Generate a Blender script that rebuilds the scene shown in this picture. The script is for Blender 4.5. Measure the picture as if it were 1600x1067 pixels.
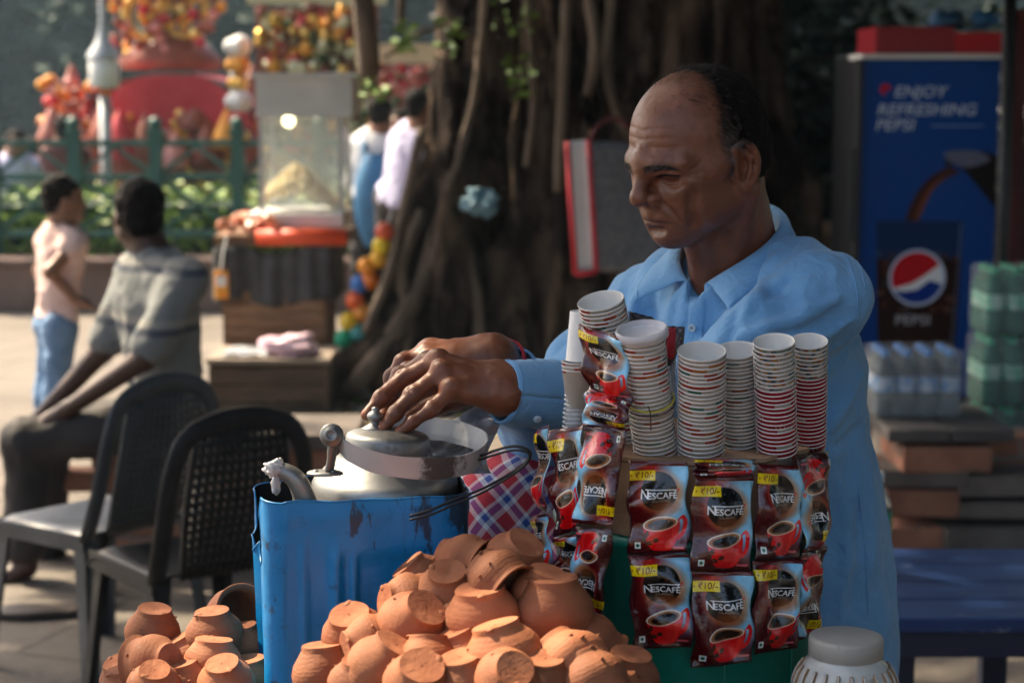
import bpy, math, random
import numpy as np
from mathutils import Vector, Matrix, Euler

for o in list(bpy.data.objects):
    bpy.data.objects.remove(o)
SC = bpy.context.scene
COL = SC.collection
R = math.radians
rnd = random.Random(7)

# ------------------------------------------------------------------ camera
CAM_Z, LENS, PITCH = 1.55, 65.0, R(7.756)
FPX = LENS / 36.0 * 1600.0
cd = bpy.data.cameras.new('camera')
cam = bpy.data.objects.new('camera', cd)
COL.objects.link(cam)
cam.location = (0, 0, CAM_Z)
cam.rotation_euler = (R(90) - PITCH, 0, 0)
cd.lens = LENS
cd.sensor_width = 36
cd.clip_start = 0.05
cd.clip_end = 400
cd.dof.use_dof = True
cd.dof.focus_distance = 2.17
cd.dof.aperture_fstop = 5.4
SC.camera = cam

# ------------------------------------------------------------------ light
SUN_EL, SUN_AZ = R(47), Vector((-0.80, 0.55))      # where the sun stands (left, a little behind)
wd = bpy.data.worlds.new('World')
SC.world = wd
wd.use_nodes = True
wt = wd.node_tree
sky = wt.nodes.new('ShaderNodeTexSky')
sky.sky_type = 'NISHITA'
sky.sun_disc = False
sky.sun_elevation = SUN_EL
sky.sun_rotation = math.atan2(SUN_AZ.x, SUN_AZ.y)
sky.air_density = 1.0
sky.dust_density = 6.0
sky.ozone_density = .6
wt.links.new(sky.outputs[0], wt.nodes['Background'].inputs[0])
wt.nodes['Background'].inputs[1].default_value = 0.14
sd = bpy.data.lights.new('sun', 'SUN')
sd.energy = 4.8
sd.angle = R(0.6)
sd.color = (1.0, 0.84, 0.60)
sun = bpy.data.objects.new('sun', sd)
COL.objects.link(sun)
a2 = SUN_AZ.normalized()
sdir = Vector((a2.x * math.cos(SUN_EL), a2.y * math.cos(SUN_EL), math.sin(SUN_EL)))
sun.rotation_euler = sdir.to_track_quat('Z', 'Y').to_euler()
sun.location = (-6, 3, 9)
SC.view_settings.view_transform = 'Standard'
SC.view_settings.look = 'None'
SC.view_settings.exposure = 1.45
SC.view_settings.gamma = 1
SC.view_settings.use_curve_mapping = False
SC.render.engine = 'CYCLES'
SC.cycles.use_denoising = True
SC.cycles.max_bounces = 7
SC.cycles.diffuse_bounces = 3
SC.cycles.glossy_bounces = 3
SC.cycles.transmission_bounces = 6
SC.cycles.transparent_max_bounces = 8
SC.cycles.volume_bounces = 0
SC.cycles.sample_clamp_indirect = 6
SC.cycles.caustics_reflective = False
SC.cycles.caustics_refractive = False

# ------------------------------------------------------------------ helpers
CP, SP_ = math.cos(PITCH), math.sin(PITCH)
def P(px, py, Y):
    """the point at depth Y that stands at photo position (px, py)"""
    u, v = (px - 800) / FPX, -(py - 533.5) / FPX
    d = Vector((u, CP + v * SP_, -SP_ + v * CP))
    t = Y / d.y
    return Vector((d.x * t, Y, CAM_Z + d.z * t))
def G(px, py):
    """ground point seen at (px, py)"""
    u, v = (px - 800) / FPX, -(py - 533.5) / FPX
    d = Vector((u, CP + v * SP_, -SP_ + v * CP))
    t = -CAM_Z / d.z
    return Vector((d.x * t, d.y * t, 0))

WM = {}
def tag(o, label=None, cat=None, group=None, kind=None):
    if label: o['label'] = label
    if cat: o['category'] = cat
    if group: o['group'] = group
    if kind: o['kind'] = kind
    return o
def thing(name, label, cat, loc=(0, 0, 0), rotz=0, group=None):
    o = bpy.data.objects.new(name, None)
    COL.objects.link(o)
    o.location = loc
    o.rotation_euler = (0, 0, rotz)
    o.empty_display_size = 0.05
    WM[o] = Matrix.Translation(Vector(loc)) @ Matrix.Rotation(rotz, 4, 'Z')
    return tag(o, label, cat, group)
def kids(o):
    return [c for c in bpy.data.objects if c.parent == o]
def copy_tree(o, parent=None):
    c = o.copy()
    COL.objects.link(c)
    c.parent = parent
    for ch in kids(o):
        copy_tree(ch, c)
    return c
def dup(root, loc, rot, label=None, group=None, scale=None):
    c = copy_tree(root)
    c.location = loc
    c.rotation_euler = rot
    if scale: c.scale = (scale,) * 3
    if label: c['label'] = label
    if group: c['group'] = group
    return c

def make(name, me, m, parent=None, org=None, world=True, smooth=True):
    """one mesh object; vertices come in world space and are moved to the parent's (or org's) frame"""
    if parent is not None:
        if world:
            me.transform(WM[parent].inverted())
        M = WM[parent]
    else:
        og = Vector(org) if org is not None else Vector((0, 0, 0))
        if world:
            me.transform(Matrix.Translation(-og))
        M = Matrix.Translation(og)
    ms = m if isinstance(m, (list, tuple)) else [m]
    for q in ms:
        me.materials.append(q)
    if smooth:
        me.polygons.foreach_set('use_smooth', [True] * len(me.polygons))
    me.update()
    o = bpy.data.objects.new(name, me)
    COL.objects.link(o)
    if parent is not None:
        o.parent = parent
    elif org is not None:
        o.location = og
    WM[o] = M
    return o

def basis(d, up=Vector((0, 0, 1))):
    d = d.normalized()
    if abs(d.dot(up)) > 0.98:
        up = Vector((1, 0, 0))
    s = d.cross(up).normalized()
    return d, s, s.cross(d).normalized()

class MB:
    def __init__(self):
        self.v, self.f, self.mi, self.uv = [], [], [], None
    def face(self, idx, mi=0):
        self.f.append(idx); self.mi.append(mi)
    def box(self, c, s, M=None, mi=0, taper=1.0):
        """box at c of size s, turned by the 3x3 matrix M; taper scales the top"""
        b = len(self.v)
        for z in (-.5, .5):
            t = 1 if z < 0 else taper
            for x, y in ((-.5, -.5), (.5, -.5), (.5, .5), (-.5, .5)):
                p = Vector((x * s[0] * t, y * s[1] * t, z * s[2]))
                if M is not None: p = M @ p
                self.v.append(Vector(c) + p)
        for q in ((3, 2, 1, 0), (4, 5, 6, 7), (0, 1, 5, 4), (1, 2, 6, 5), (2, 3, 7, 6), (3, 0, 4, 7)):
            self.face([b + i for i in q], mi)
        return self
    def bar(self, a, b_, w, h, up=Vector((0, 0, 1)), mi=0):
        a, b_ = Vector(a), Vector(b_)
        d, s, u = basis(b_ - a, up)
        M = Matrix((s, d, u)).transposed()
        return self.box((a + b_) / 2, (w, (b_ - a).length, h), M, mi)
    def tube(self, pts, rad, n=10, cap=True, mi=0, flat=None):
        pts = [Vector(p) for p in pts]
        if not isinstance(rad, (list, tuple)): rad = [rad] * len(pts)
        b0 = len(self.v)
        s = None
        for i, p in enumerate(pts):
            d = (pts[min(i + 1, len(pts) - 1)] - pts[max(i - 1, 0)]).normalized()
            if s is None:
                _, s, u = basis(d)
            else:
                s = (s - d * s.dot(d))
                s = s.normalized() if s.length > 1e-6 else basis(d)[1]
                u = s.cross(d)
            for k in range(n):
                a = 2 * math.pi * k / n
                fl = flat if flat else 1
                self.v.append(p + (s * math.cos(a) + u * math.sin(a) * fl) * rad[i])
        for i in range(len(pts) - 1):
            for k in range(n):
                a, c = b0 + i * n + k, b0 + i * n + (k + 1) % n
                self.face([a, c, c + n, a + n], mi)
        if cap:
            self.face([b0 + k for k in range(n)][::-1], mi)
            e = b0 + (len(pts) - 1) * n
            self.face([e + k for k in range(n)], mi)
        return self
    def lathe(self, prof, n=28, c=(0, 0, 0), M=None, wob=None, mi=0, a0=0, a1=2 * math.pi):
        """profile [(r, z)] turned round z"""
        b0 = len(self.v)
        c = Vector(c)
        full = abs(a1 - a0 - 2 * math.pi) < 1e-6
        m = n if full else n + 1
        for r_, z in prof:
            for k in range(m):
                a = a0 + (a1 - a0) * k / n
                q = r_ * (wob(a, z) if wob else 1)
                p = Vector((q * math.cos(a), q * math.sin(a), z))
                if M is not None: p = M @ p
                self.v.append(c + p)
        for i in range(len(prof) - 1):
            for k in range(n):
                a, d = b0 + i * m + k, b0 + i * m + (k + 1) % m
                self.face([a, d, d + m, a + m], mi)
        return self
    def grid(self, fn, nu, nv, mi=0, uv=False):
        b0 = len(self.v)
        for j in range(nv + 1):
            for i in range(nu + 1):
                self.v.append(Vector(fn(i / nu, j / nv)))
        for j in range(nv):
            for i in range(nu):
                a = b0 + j * (nu + 1) + i
                self.face([a, a + 1, a + nu + 2, a + nu + 1], mi)
        if uv:
            self.uv = self.uv or {}
            for j in range(nv + 1):
                for i in range(nu + 1):
                    self.uv[b0 + j * (nu + 1) + i] = (i / nu, j / nv)
        return self
    def ball(self, c, r, n=10, M=None, mi=0):
        rr = r if isinstance(r, (list, tuple)) else (r, r, r)
        prof = [(max(1e-4, math.sin(math.pi * i / (n // 2 + 2))), -math.cos(math.pi * i / (n // 2 + 2))) for i in range(n // 2 + 3)]
        D = Matrix.Diagonal(Vector(rr))
        return self.lathe(prof, n, c, (M @ D) if M is not None else D, mi=mi)
    def mesh(self, name):
        me = bpy.data.meshes.new(name)
        me.from_pydata([tuple(p) for p in self.v], [], self.f)
        if any(self.mi):
            me.polygons.foreach_set('material_index', self.mi)
        if self.uv:
            l = me.uv_layers.new(name='UVMap')
            for lp in me.loops:
                l.data[lp.index].uv = self.uv.get(lp.vertex_index, (0, 0))
        return me
    def build(self, name, m, parent=None, org=None, world=True, smooth=True, bevel=0, solid=0, sub=0):
        o = make(name, self.mesh(name), m, parent, org, world, smooth)
        if solid:
            q = o.modifiers.new('thick', 'SOLIDIFY'); q.thickness = solid; q.offset = 0
        if bevel:
            q = o.modifiers.new('bevel', 'BEVEL'); q.width = bevel; q.segments = 2; q.limit_method = 'ANGLE'; q.angle_limit = R(40)
            if smooth:
                q.harden_normals = True
        if sub:
            q = o.modifiers.new('sub', 'SUBSURF'); q.levels = sub; q.render_levels = sub
        return o

def spline(pts, n=8):
    """Catmull-Rom through pts"""
    pts = [Vector(p) for p in pts]
    q = [pts[0] * 2 - pts[1]] + pts + [pts[-1] * 2 - pts[-2]]
    out = []
    for i in range(1, len(q) - 2):
        for k in range(n):
            t = k / n
            a, b, c, d = q[i - 1], q[i], q[i + 1], q[i + 2]
            out.append(0.5 * ((2 * b) + (c - a) * t + (2 * a - 5 * b + 4 * c - d) * t * t + (3 * b - a - 3 * c + d) * t ** 3))
    out.append(pts[-1])
    return out
def lerps(vals, n):
    out = []
    for i in range(len(vals) - 1):
        for k in range(n):
            out.append(vals[i] + (vals[i + 1] - vals[i]) * k / n)
    return out + [vals[-1]]

# smooth value noise on arrays of points
def vnoise(p, sc=1.0, seed=0):
    q = np.asarray(p, dtype=np.float64) * sc + seed * 17.31
    i = np.floor(q).astype(np.int64)
    f = q - i
    f = f * f * (3 - 2 * f)
    def h(a, b, c):
        n = (a * 374761393 + b * 668265263 + c * 1274126177 + seed * 974711) & 0x7fffffff
        n = ((n ^ (n >> 13)) * 1274126177) & 0x7fffffff
        return ((n ^ (n >> 16)) & 0xffff) / 32767.5 - 1
    r_ = 0
    for a in (0, 1):
        for b in (0, 1):
            for c in (0, 1):
                w = (f[..., 0] if a else 1 - f[..., 0]) * (f[..., 1] if b else 1 - f[..., 1]) * (f[..., 2] if c else 1 - f[..., 2])
                r_ = r_ + w * h(i[..., 0] + a, i[..., 1] + b, i[..., 2] + c)
    return r_

class Field:
    """a solid shaped by blending simple volumes, then skinned with surface nets"""
    def __init__(self, lo, hi, h):
        self.lo, self.h = np.array(lo, np.float32), h
        self.n = [int((hi[i] - lo[i]) / h) + 2 for i in range(3)]
        self.ax = [self.lo[i] + h * np.arange(self.n[i], dtype=np.float32) for i in range(3)]
        self.F = np.full(self.n, 1.0, np.float32)
    def _box(self, lo, hi):
        s = []
        for i in range(3):
            a = max(0, int((lo[i] - self.lo[i]) / self.h))
            b = min(self.n[i], int((hi[i] - self.lo[i]) / self.h) + 2)
            if b <= a: return None
            s.append(slice(a, b))
        return tuple(s)
    def _op(self, lo, hi, k, fn, cut):
        mg = k + 3 * self.h
        s = self._box([a - mg for a in lo], [a + mg for a in hi])
        if s is None: return
        x = self.ax[0][s[0]][:, None, None]; y = self.ax[1][s[1]][None, :, None]; z = self.ax[2][s[2]][None, None, :]
        d = fn(x, y, z)
        A = self.F[s]
        if cut:
            d = -d
            hh = np.maximum(k - np.abs(A - d), 0) / k
            self.F[s] = np.maximum(A, d) + hh * hh * k * .25
        else:
            hh = np.maximum(k - np.abs(A - d), 0) / k
            self.F[s] = np.minimum(A, d) - hh * hh * k * .25
    def ell(self, c, r, k=.01, M=None, cut=False):
        c = [float(q) for q in c]
        r = [float(q) for q in r]
        m = np.array(M, float) if M is not None else np.eye(3)
        ext = [math.sqrt(sum((m[i][j] * r[j]) ** 2 for j in range(3))) for i in range(3)]
        def fn(x, y, z):
            dx, dy, dz = x - c[0], y - c[1], z - c[2]
            k0 = k1 = 0
            for j in range(3):
                q = dx * m[0][j] + dy * m[1][j] + dz * m[2][j]
                a = q / r[j]
                k0 = k0 + a * a
                a = a / r[j]
                k1 = k1 + a * a
            k0 = np.sqrt(k0); k1 = np.sqrt(k1) + 1e-6
            return (k0 * (k0 - 1) / k1).astype(np.float32)
        self._op([c[i] - ext[i] for i in range(3)], [c[i] + ext[i] for i in range(3)], k, fn, cut)
    def cone(self, a, b, ra, rb, k=.01, cut=False):
        a = [float(q) for q in a]; b = [float(q) for q in b]
        ab = [b[i] - a[i] for i in range(3)]
        L2 = sum(q * q for q in ab) + 1e-9
        def fn(x, y, z):
            dx, dy, dz = x - a[0], y - a[1], z - a[2]
            t = np.clip((dx * ab[0] + dy * ab[1] + dz * ab[2]) / L2, 0, 1)
            d = np.sqrt((dx - t * ab[0]) ** 2 + (dy - t * ab[1]) ** 2 + (dz - t * ab[2]) ** 2)
            return (d - (ra + (rb - ra) * t)).astype(np.float32)
        rm = max(ra, rb)
        self._op([min(a[i], b[i]) - rm for i in range(3)], [max(a[i], b[i]) + rm for i in range(3)], k, fn, cut)
    def chain(self, pts, rad, k=.01, cut=False):
        for i in range(len(pts) - 1):
            self.cone(pts[i], pts[i + 1], rad[i], rad[i + 1], k, cut)
    def half(self, p, n, k=.004):
        """cut away everything on the side n points to"""
        p = [float(q) for q in p]; n = [float(q) for q in n]
        x = self.ax[0][:, None, None]; y = self.ax[1][None, :, None]; z = self.ax[2][None, None, :]
        d = ((x - p[0]) * n[0] + (y - p[1]) * n[1] + (z - p[2]) * n[2]).astype(np.float32)
        A = self.F
        hh = np.maximum(k - np.abs(A - d), 0) / k
        self.F = np.maximum(A, d) + hh * hh * k * .25
    def wave(self, fn):
        """add a displacement fn(points) near the surface"""
        ii = np.nonzero(np.abs(self.F) < 5 * self.h)
        p = np.stack([self.ax[j][ii[j]] for j in range(3)], -1)
        self.F[ii] += fn(p).astype(np.float32)
    def arrays(self):
        F = self.F
        F[0] = F[-1] = 1; F[:, 0] = F[:, -1] = 1; F[:, :, 0] = F[:, :, -1] = 1
        S = F < 0
        n = self.n
        cnt = np.zeros([q - 1 for q in n], np.int8)
        offs = [(a, b, c) for a in (0, 1) for b in (0, 1) for c in (0, 1)]
        for a, b, c in offs:
            cnt += S[a:n[0] - 1 + a, b:n[1] - 1 + b, c:n[2] - 1 + c]
        act = np.nonzero((cnt > 0) & (cnt < 8))
        I = np.stack(act, -1)
        val = {o: F[I[:, 0] + o[0], I[:, 1] + o[1], I[:, 2] + o[2]] for o in offs}
        acc = np.zeros((len(I), 3)); num = np.zeros(len(I))
        for o in offs:
            for ax in range(3):
                if o[ax] == 0:
                    p = list(o); p[ax] = 1; p = tuple(p)
                    a, b = val[o], val[p]
                    m = (a < 0) != (b < 0)
                    t = np.where(m, a / np.where(m, a - b, 1), 0)
                    q = np.array(o, float)[None, :].repeat(len(I), 0)
                    q[:, ax] = t
                    acc += q * m[:, None]; num += m
        V = (I + acc / num[:, None]) * self.h + self.lo
        idx = np.full(cnt.shape, -1, np.int64)
        idx[act] = np.arange(len(I))
        faces = []
        for ax in range(3):
            u, w = (ax + 1) % 3, (ax + 2) % 3
            s0 = [slice(None)] * 3; s1 = [slice(None)] * 3
            s0[ax] = slice(0, -1); s1[ax] = slice(1, None)
            A, B = S[tuple(s0)], S[tuple(s1)]
            E = np.stack(np.nonzero(A != B), -1)
            ok = (E[:, u] > 0) & (E[:, w] > 0) & (E[:, u] < n[u] - 1) & (E[:, w] < n[w] - 1)
            E = E[ok]
            flip = A[E[:, 0], E[:, 1], E[:, 2]]
            q = []
            for du, dw in ((-1, -1), (0, -1), (0, 0), (-1, 0)):
                e = E.copy(); e[:, u] += du; e[:, w] += dw
                q.append(idx[e[:, 0], e[:, 1], e[:, 2]])
            Q = np.stack(q, -1)
            Q = np.where(flip[:, None], Q, Q[:, ::-1])
            faces.append(Q[(Q >= 0).all(1)])
        return V, np.concatenate(faces)
def np_mesh(name, V, Q):
    me = bpy.data.meshes.new(name)
    me.vertices.add(len(V)); me.vertices.foreach_set('co', np.asarray(V, np.float32).ravel())
    k = Q.shape[1]
    me.loops.add(Q.size); me.loops.foreach_set('vertex_index', Q.astype(np.int32).ravel())
    me.polygons.add(len(Q))
    me.polygons.foreach_set('loop_start', (np.arange(len(Q)) * k).astype(np.int32))
    me.polygons.foreach_set('loop_total', np.full(len(Q), k, np.int32))
    me.update(calc_edges=True); me.validate()
    return me
def join_arrays(parts):
    V, Q, b = [], [], 0
    for v, q in parts:
        V.append(v); Q.append(q + b); b += len(v)
    return np.concatenate(V), np.concatenate(Q)
def relax(V, Q, it=2, w=.5):
    """a little Laplacian smoothing"""
    n = len(V)
    for _ in range(it):
        S = np.zeros((n, 3)); c = np.zeros(n)
        for i in range(4):
            a, b = Q[:, i], Q[:, (i + 1) % 4]
            np.add.at(S, a, V[b]); np.add.at(c, a, 1)
        V = V + (S / np.maximum(c, 1)[:, None] - V) * w
    return V
def attr(me, name, arr):
    a = me.attributes.new(name, 'FLOAT_COLOR', 'POINT')
    c = np.ones((len(arr), 4), np.float32); c[:, :3] = arr
    a.data.foreach_set('color', c.ravel())
def fattr(me, name, arr):
    a = me.attributes.new(name, 'FLOAT', 'POINT')
    a.data.foreach_set('value', np.asarray(arr, np.float32))

# ------------------------------------------------------------------ materials
class NT:
    def __init__(self, m):
        m.use_nodes = True
        self.t = m.node_tree
        self.b = self.t.nodes['Principled BSDF']
    def n(self, typ, ins=None, **kw):
        q = self.t.nodes.new('ShaderNode' + typ)
        for k, v in kw.items(): setattr(q, k, v)
        for k, v in (ins or {}).items():
            if hasattr(v, 'is_output') or isinstance(v, bpy.types.NodeSocket): self.t.links.new(v, q.inputs[k])
            else: q.inputs[k].default_value = v
        return q
    def math(self, op, a, b=0.0, c=0.0):
        return self.n('Math', {0: a, 1: b, 2: c}, operation=op).outputs[0]
    def mix(self, f, a, b, bt='MIX'):
        q = self.n('MixRGB', blend_type=bt)
        for k, v in ((0, f), (1, a), (2, b)):
            if isinstance(v, bpy.types.NodeSocket): self.t.links.new(v, q.inputs[k])
            else: q.inputs[k].default_value = v if k == 0 else c4(v)
        return q.outputs[0]
    def ramp(self, f, stops, const=False):
        q = self.n('ValToRGB', {0: f})
        r_ = q.color_ramp
        if const: r_.interpolation = 'CONSTANT'
        while len(r_.elements) < len(stops): r_.elements.new(0.5)
        for e, (p, c) in zip(r_.elements, stops):
            e.position = p; e.color = c4(c)
        return q.outputs[0]
    def noise(self, v, sc, det=4, rough=.55, dist=0):
        return self.n('TexNoise', {'Vector': v, 'Scale': sc, 'Detail': det, 'Roughness': rough, 'Distortion': dist}).outputs[0]
    def coord(self, kind='Object', scale=None, rot=None):
        o = self.n('TexCoord').outputs[kind]
        if scale or rot:
            o = self.n('Mapping', {'Vector': o, 'Scale': scale or (1, 1, 1), 'Rotation': rot or (0, 0, 0)}).outputs[0]
        return o
    def set(self, k, v):
        if isinstance(v, bpy.types.NodeSocket): self.t.links.new(v, self.b.inputs[k])
        else: self.b.inputs[k].default_value = v
    def bump(self, h, st=.3, dist=.01, prev=None):
        ins = {'Height': h, 'Strength': st, 'Distance': dist}
        if prev is not None: ins['Normal'] = prev
        o = self.n('Bump', ins).outputs[0]
        self.t.links.new(o, self.b.inputs['Normal'])
        return o
def c4(c):
    if isinstance(c, (int, float)): return (c, c, c, 1)
    return tuple(c) if len(c) == 4 else (c[0], c[1], c[2], 1)
def mat(name, c, c2=None, sc=8, rough=.6, metal=0, bump=0, bsc=60, bdist=.004, lo=.35, hi=.65, rvar=0, sss=0, trans=0, ior=1.45, spec=.5,
        coat=0, alpha=1, stretch=None, spots=None, sheen=0, perobj=0):
    m = bpy.data.materials.new(name)
    t = NT(m)
    t.set('Roughness', rough); t.set('Metallic', metal); t.set('IOR', ior); t.set('Specular IOR Level', spec)
    co = t.coord('Object', stretch)
    col = None
    if c2 is not None:
        f = t.noise(co, sc)
        col = t.ramp(f, [(lo, c), (hi, c2)])
    if spots is not None:                       # (colour, scale, threshold): stains and wear
        sc_, ssc, th = spots
        f = t.noise(t.coord('Object'), ssc, 6, .65)
        k = t.ramp(f, [(th, 0), (th + .08, 1)])
        col = t.mix(k, col if col is not None else c, sc_)
    if perobj:
        q = t.n('ObjectInfo').outputs['Random']
        w = t.n('MapRange', {0: q, 3: 1 - perobj, 4: 1 + perobj}).outputs[0]
        h = t.n('HueSaturation', {'Value': w, 'Color': col if col is not None else c4(c)})
        col = h.outputs[0]
    if col is None: t.set('Base Color', c4(c))
    else: t.set('Base Color', col)
    if rvar:
        t.set('Roughness', t.n('MapRange', {0: t.noise(co, sc * 2.3), 3: rough - rvar, 4: rough + rvar}).outputs[0])
    if bump: t.bump(t.noise(co, bsc, 5), bump, bdist)
    if sss:
        t.set('Subsurface Weight', sss); t.set('Subsurface Radius', (1.0, .35, .2)); t.set('Subsurface Scale', .006)
    if trans: t.set('Transmission Weight', trans)
    if coat: t.set('Coat Weight', coat); t.set('Coat Roughness', .12)
    if sheen: t.set('Sheen Weight', sheen)
    if alpha < 1: t.set('Alpha', alpha)
    return m

# ------------------------------------------------------------------ shared materials
M = {}
M['iron'] = mat('green iron paint', (.012, .075, .062), (.02, .11, .09), 6, .5)
M['bark'] = mat('banyan bark', (.018, .012, .009), (.15, .105, .073), 7, .95, bump=1, bsc=22, bdist=.06, lo=.34, hi=.72, stretch=(1, 1, .22), spots=((.018, .012, .010), 2.2, .50), spec=.1)
M['leaf'] = mat('leaf', (.03, .07, .018), (.07, .12, .03), 3, .5, perobj=.1)
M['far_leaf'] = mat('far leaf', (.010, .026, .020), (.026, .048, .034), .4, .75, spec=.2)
M['hedge'] = mat('hedge leaf', (.10, .19, .025), (.24, .34, .05), 4, .5)
M['kerb'] = mat('kerb plaster', (.16, .10, .08), (.22, .15, .12), 3, .85, bump=.3)
M['brick'] = mat('brick', (.23, .095, .06), (.33, .15, .09), 9, .9, bump=.6, bsc=70, spots=((.12, .09, .07), 7, .58), perobj=.35)
M['slab'] = mat('stone slab', (.085, .07, .06), (.15, .125, .108), 5, .85, bump=.4, bsc=40, perobj=.15)
M['mortar'] = mat('mortar', (.16, .13, .11), (.22, .19, .16), 8, .95, bump=.5)
M['red'] = mat('red cloth', (.52, .02, .035), (.62, .05, .07), 5, .6)
M['rust'] = mat('red brown lacquer', (.22, .05, .03), (.32, .09, .05), 4, .5)
M['gold'] = mat('gold foil', (.75, .42, .08), (.85, .6, .2), 8, .3, metal=.85)
M['orange'] = mat('marigold', (.75, .25, .02), (.8, .4, .05), 20, .6)
M['pink'] = mat('pink petals', (.6, .2, .18), (.75, .4, .35), 20, .6)
M['cream'] = mat('cream petals', (.65, .58, .32), (.75, .7, .5), 20, .6)
M['white'] = mat('white paint', (.72, .72, .70), (.8, .8, .78), 5, .5)
M['greypaint'] = mat('grey sheet metal', (.34, .37, .39), (.44, .46, .47), 5, .45, metal=.2)
M['black'] = mat('black cloth', (.018, .018, .02), (.035, .035, .04), 6, .7, bump=.3, bsc=20, bdist=.02)
M['wood'] = mat('rough wood', (.16, .085, .045), (.27, .16, .09), 6, .8, bump=.4, bsc=60, stretch=(1, 8, 8), perobj=.25)
M['dark'] = mat('dark steel', (.02, .022, .025), None, 8, .5)

# ------------------------------------------------------------------ ground, haze and far wood
def ground_mat():
    m = bpy.data.materials.new('pavement')
    t = NT(m)
    co = t.coord('Object')
    n1 = t.noise(co, .9, 6); n2 = t.noise(co, 14, 5)
    base = t.ramp(n1, [(.3, (.115, .097, .08)), (.7, (.185, .155, .128))])
    br = t.n('TexBrick', {'Vector': t.coord('Object', rot=(0, 0, .35)), 'Color1': c4(.95), 'Color2': c4(.78), 'Mortar': c4(.45), 'Scale': 1.0, 'Mortar Size': .012, 'Brick Width': .6, 'Row Height': .6})
    col = t.mix(1, base, br.outputs[0], 'MULTIPLY')
    k = t.ramp(n2, [(.55, 0), (.7, 1)])
    col = t.mix(t.math('MULTIPLY', k, .5), col, (.13, .09, .07))
    t.set('Base Color', col); t.set('Roughness', .85)
    t.bump(t.math('ADD', n2, t.math('MULTIPLY', br.outputs[1], -.6)), .5, .02)
    return m
g = MB()
g.grid(lambda u, v: ((u - .5) * 300, v * 300 - 60, 0), 30, 30)
tag(g.build('ground', ground_mat(), smooth=False), kind='structure')

lw = MB()
lw.grid(lambda u, v: ((u - .5) * 200, 17.6 + v * 70, .004), 4, 4)
tag(lw.build('lawn', mat('dark lawn', (.02, .045, .018), (.04, .07, .025), 2, .9), smooth=False), kind='structure')
HAZE = True
if HAZE:
    hz = MB().box((0, 44, 5.2), (130, 100, 12.6))
    hm = bpy.data.materials.new('haze')
    hm.use_nodes = True
    ht = hm.node_tree
    ht.nodes.remove(ht.nodes['Principled BSDF'])
    pv = ht.nodes.new('ShaderNodeVolumePrincipled')
    pv.inputs['Color'].default_value = (.62, .84, 1.0, 1)
    pv.inputs['Density'].default_value = 0.0011
    pv.inputs['Anisotropy'].default_value = .2
    ht.links.new(pv.outputs[0], ht.nodes['Material Output'].inputs['Volume'])
    tag(hz.build('haze', hm, smooth=False), kind='stuff')

def leaves(mb, c, r, n, size, rr, mi=0, shell=.45):
    """leaf-sized quads through an ellipsoid"""
    for _ in range(n):
        while True:
            q = Vector((rr.uniform(-1, 1), rr.uniform(-1, 1), rr.uniform(-1, 1)))
            if shell < q.length < 1: break
        p = Vector(c) + Vector((q.x * r[0], q.y * r[1], q.z * r[2]))
        d = Vector((rr.gauss(0, 1), rr.gauss(0, 1), rr.gauss(0, .6))).normalized()
        _, s, u = basis(d)
        w = size * rr.uniform(.6, 1.3)
        b = len(mb.v)
        mb.v += [p - s * w * .5, p - u * w * .28, p + s * w * .5 + d * w * .15, p + u * w * .28]
        mb.face([b, b + 1, b + 2, b + 3], mi)
rr = random.Random(3)
fw = MB()
for i in range(70):
    y = rr.uniform(40, 66)
    x = rr.uniform(-26, 16)
    px = 800 + x / y * FPX
    h = rr.uniform(7, 10)
    if 335 < px < 420 or 575 < px < 735: h = rr.uniform(2.4, 3.4)
    leaves(fw, (x, y, h * .5), (rr.uniform(2.2, 3.6), 2.5, h * .5), 620, .75, rr)
tag(fw.build('distant_trees', M['far_leaf'], smooth=False), kind='stuff')

# kerb wall, hedge
kb = MB()
kb.box((-1.5, 13.1, .16), (13, .3, .32)).box((-1.5, 13.1, .345), (13, .36, .05))
tag(kb.build('kerb_wall', M['kerb'], org=(-1.5, 13.1, 0), bevel=.015, smooth=False), 'low brown plastered wall under the hedge behind the child', 'wall')
hd = MB()
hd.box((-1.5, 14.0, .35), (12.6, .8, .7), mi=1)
for i in range(9000):
    x, y, z = rr.uniform(-7.9, 4.9), rr.uniform(13.45, 14.55), rr.uniform(.2, .84)
    if z < .66 and y > 13.6: y = 13.5 + rr.random() * .12
    d = Vector((rr.gauss(0, 1), rr.gauss(-.4, 1), rr.gauss(.5, .8))).normalized()
    _, s, u = basis(d)
    w = rr.uniform(.05, .11); p = Vector((x, y, z)); b = len(hd.v)
    hd.v += [p - s * w * .5, p - u * w * .3, p + s * w * .5, p + u * w * .3]
    hd.face([b, b + 1, b + 2, b + 3], 0)
tag(hd.build('hedge', [M['hedge'], M['far_leaf']], org=(-1.5, 14, 0), smooth=False), 'clipped bright green hedge growing along the green iron fence', 'hedge')

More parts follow.
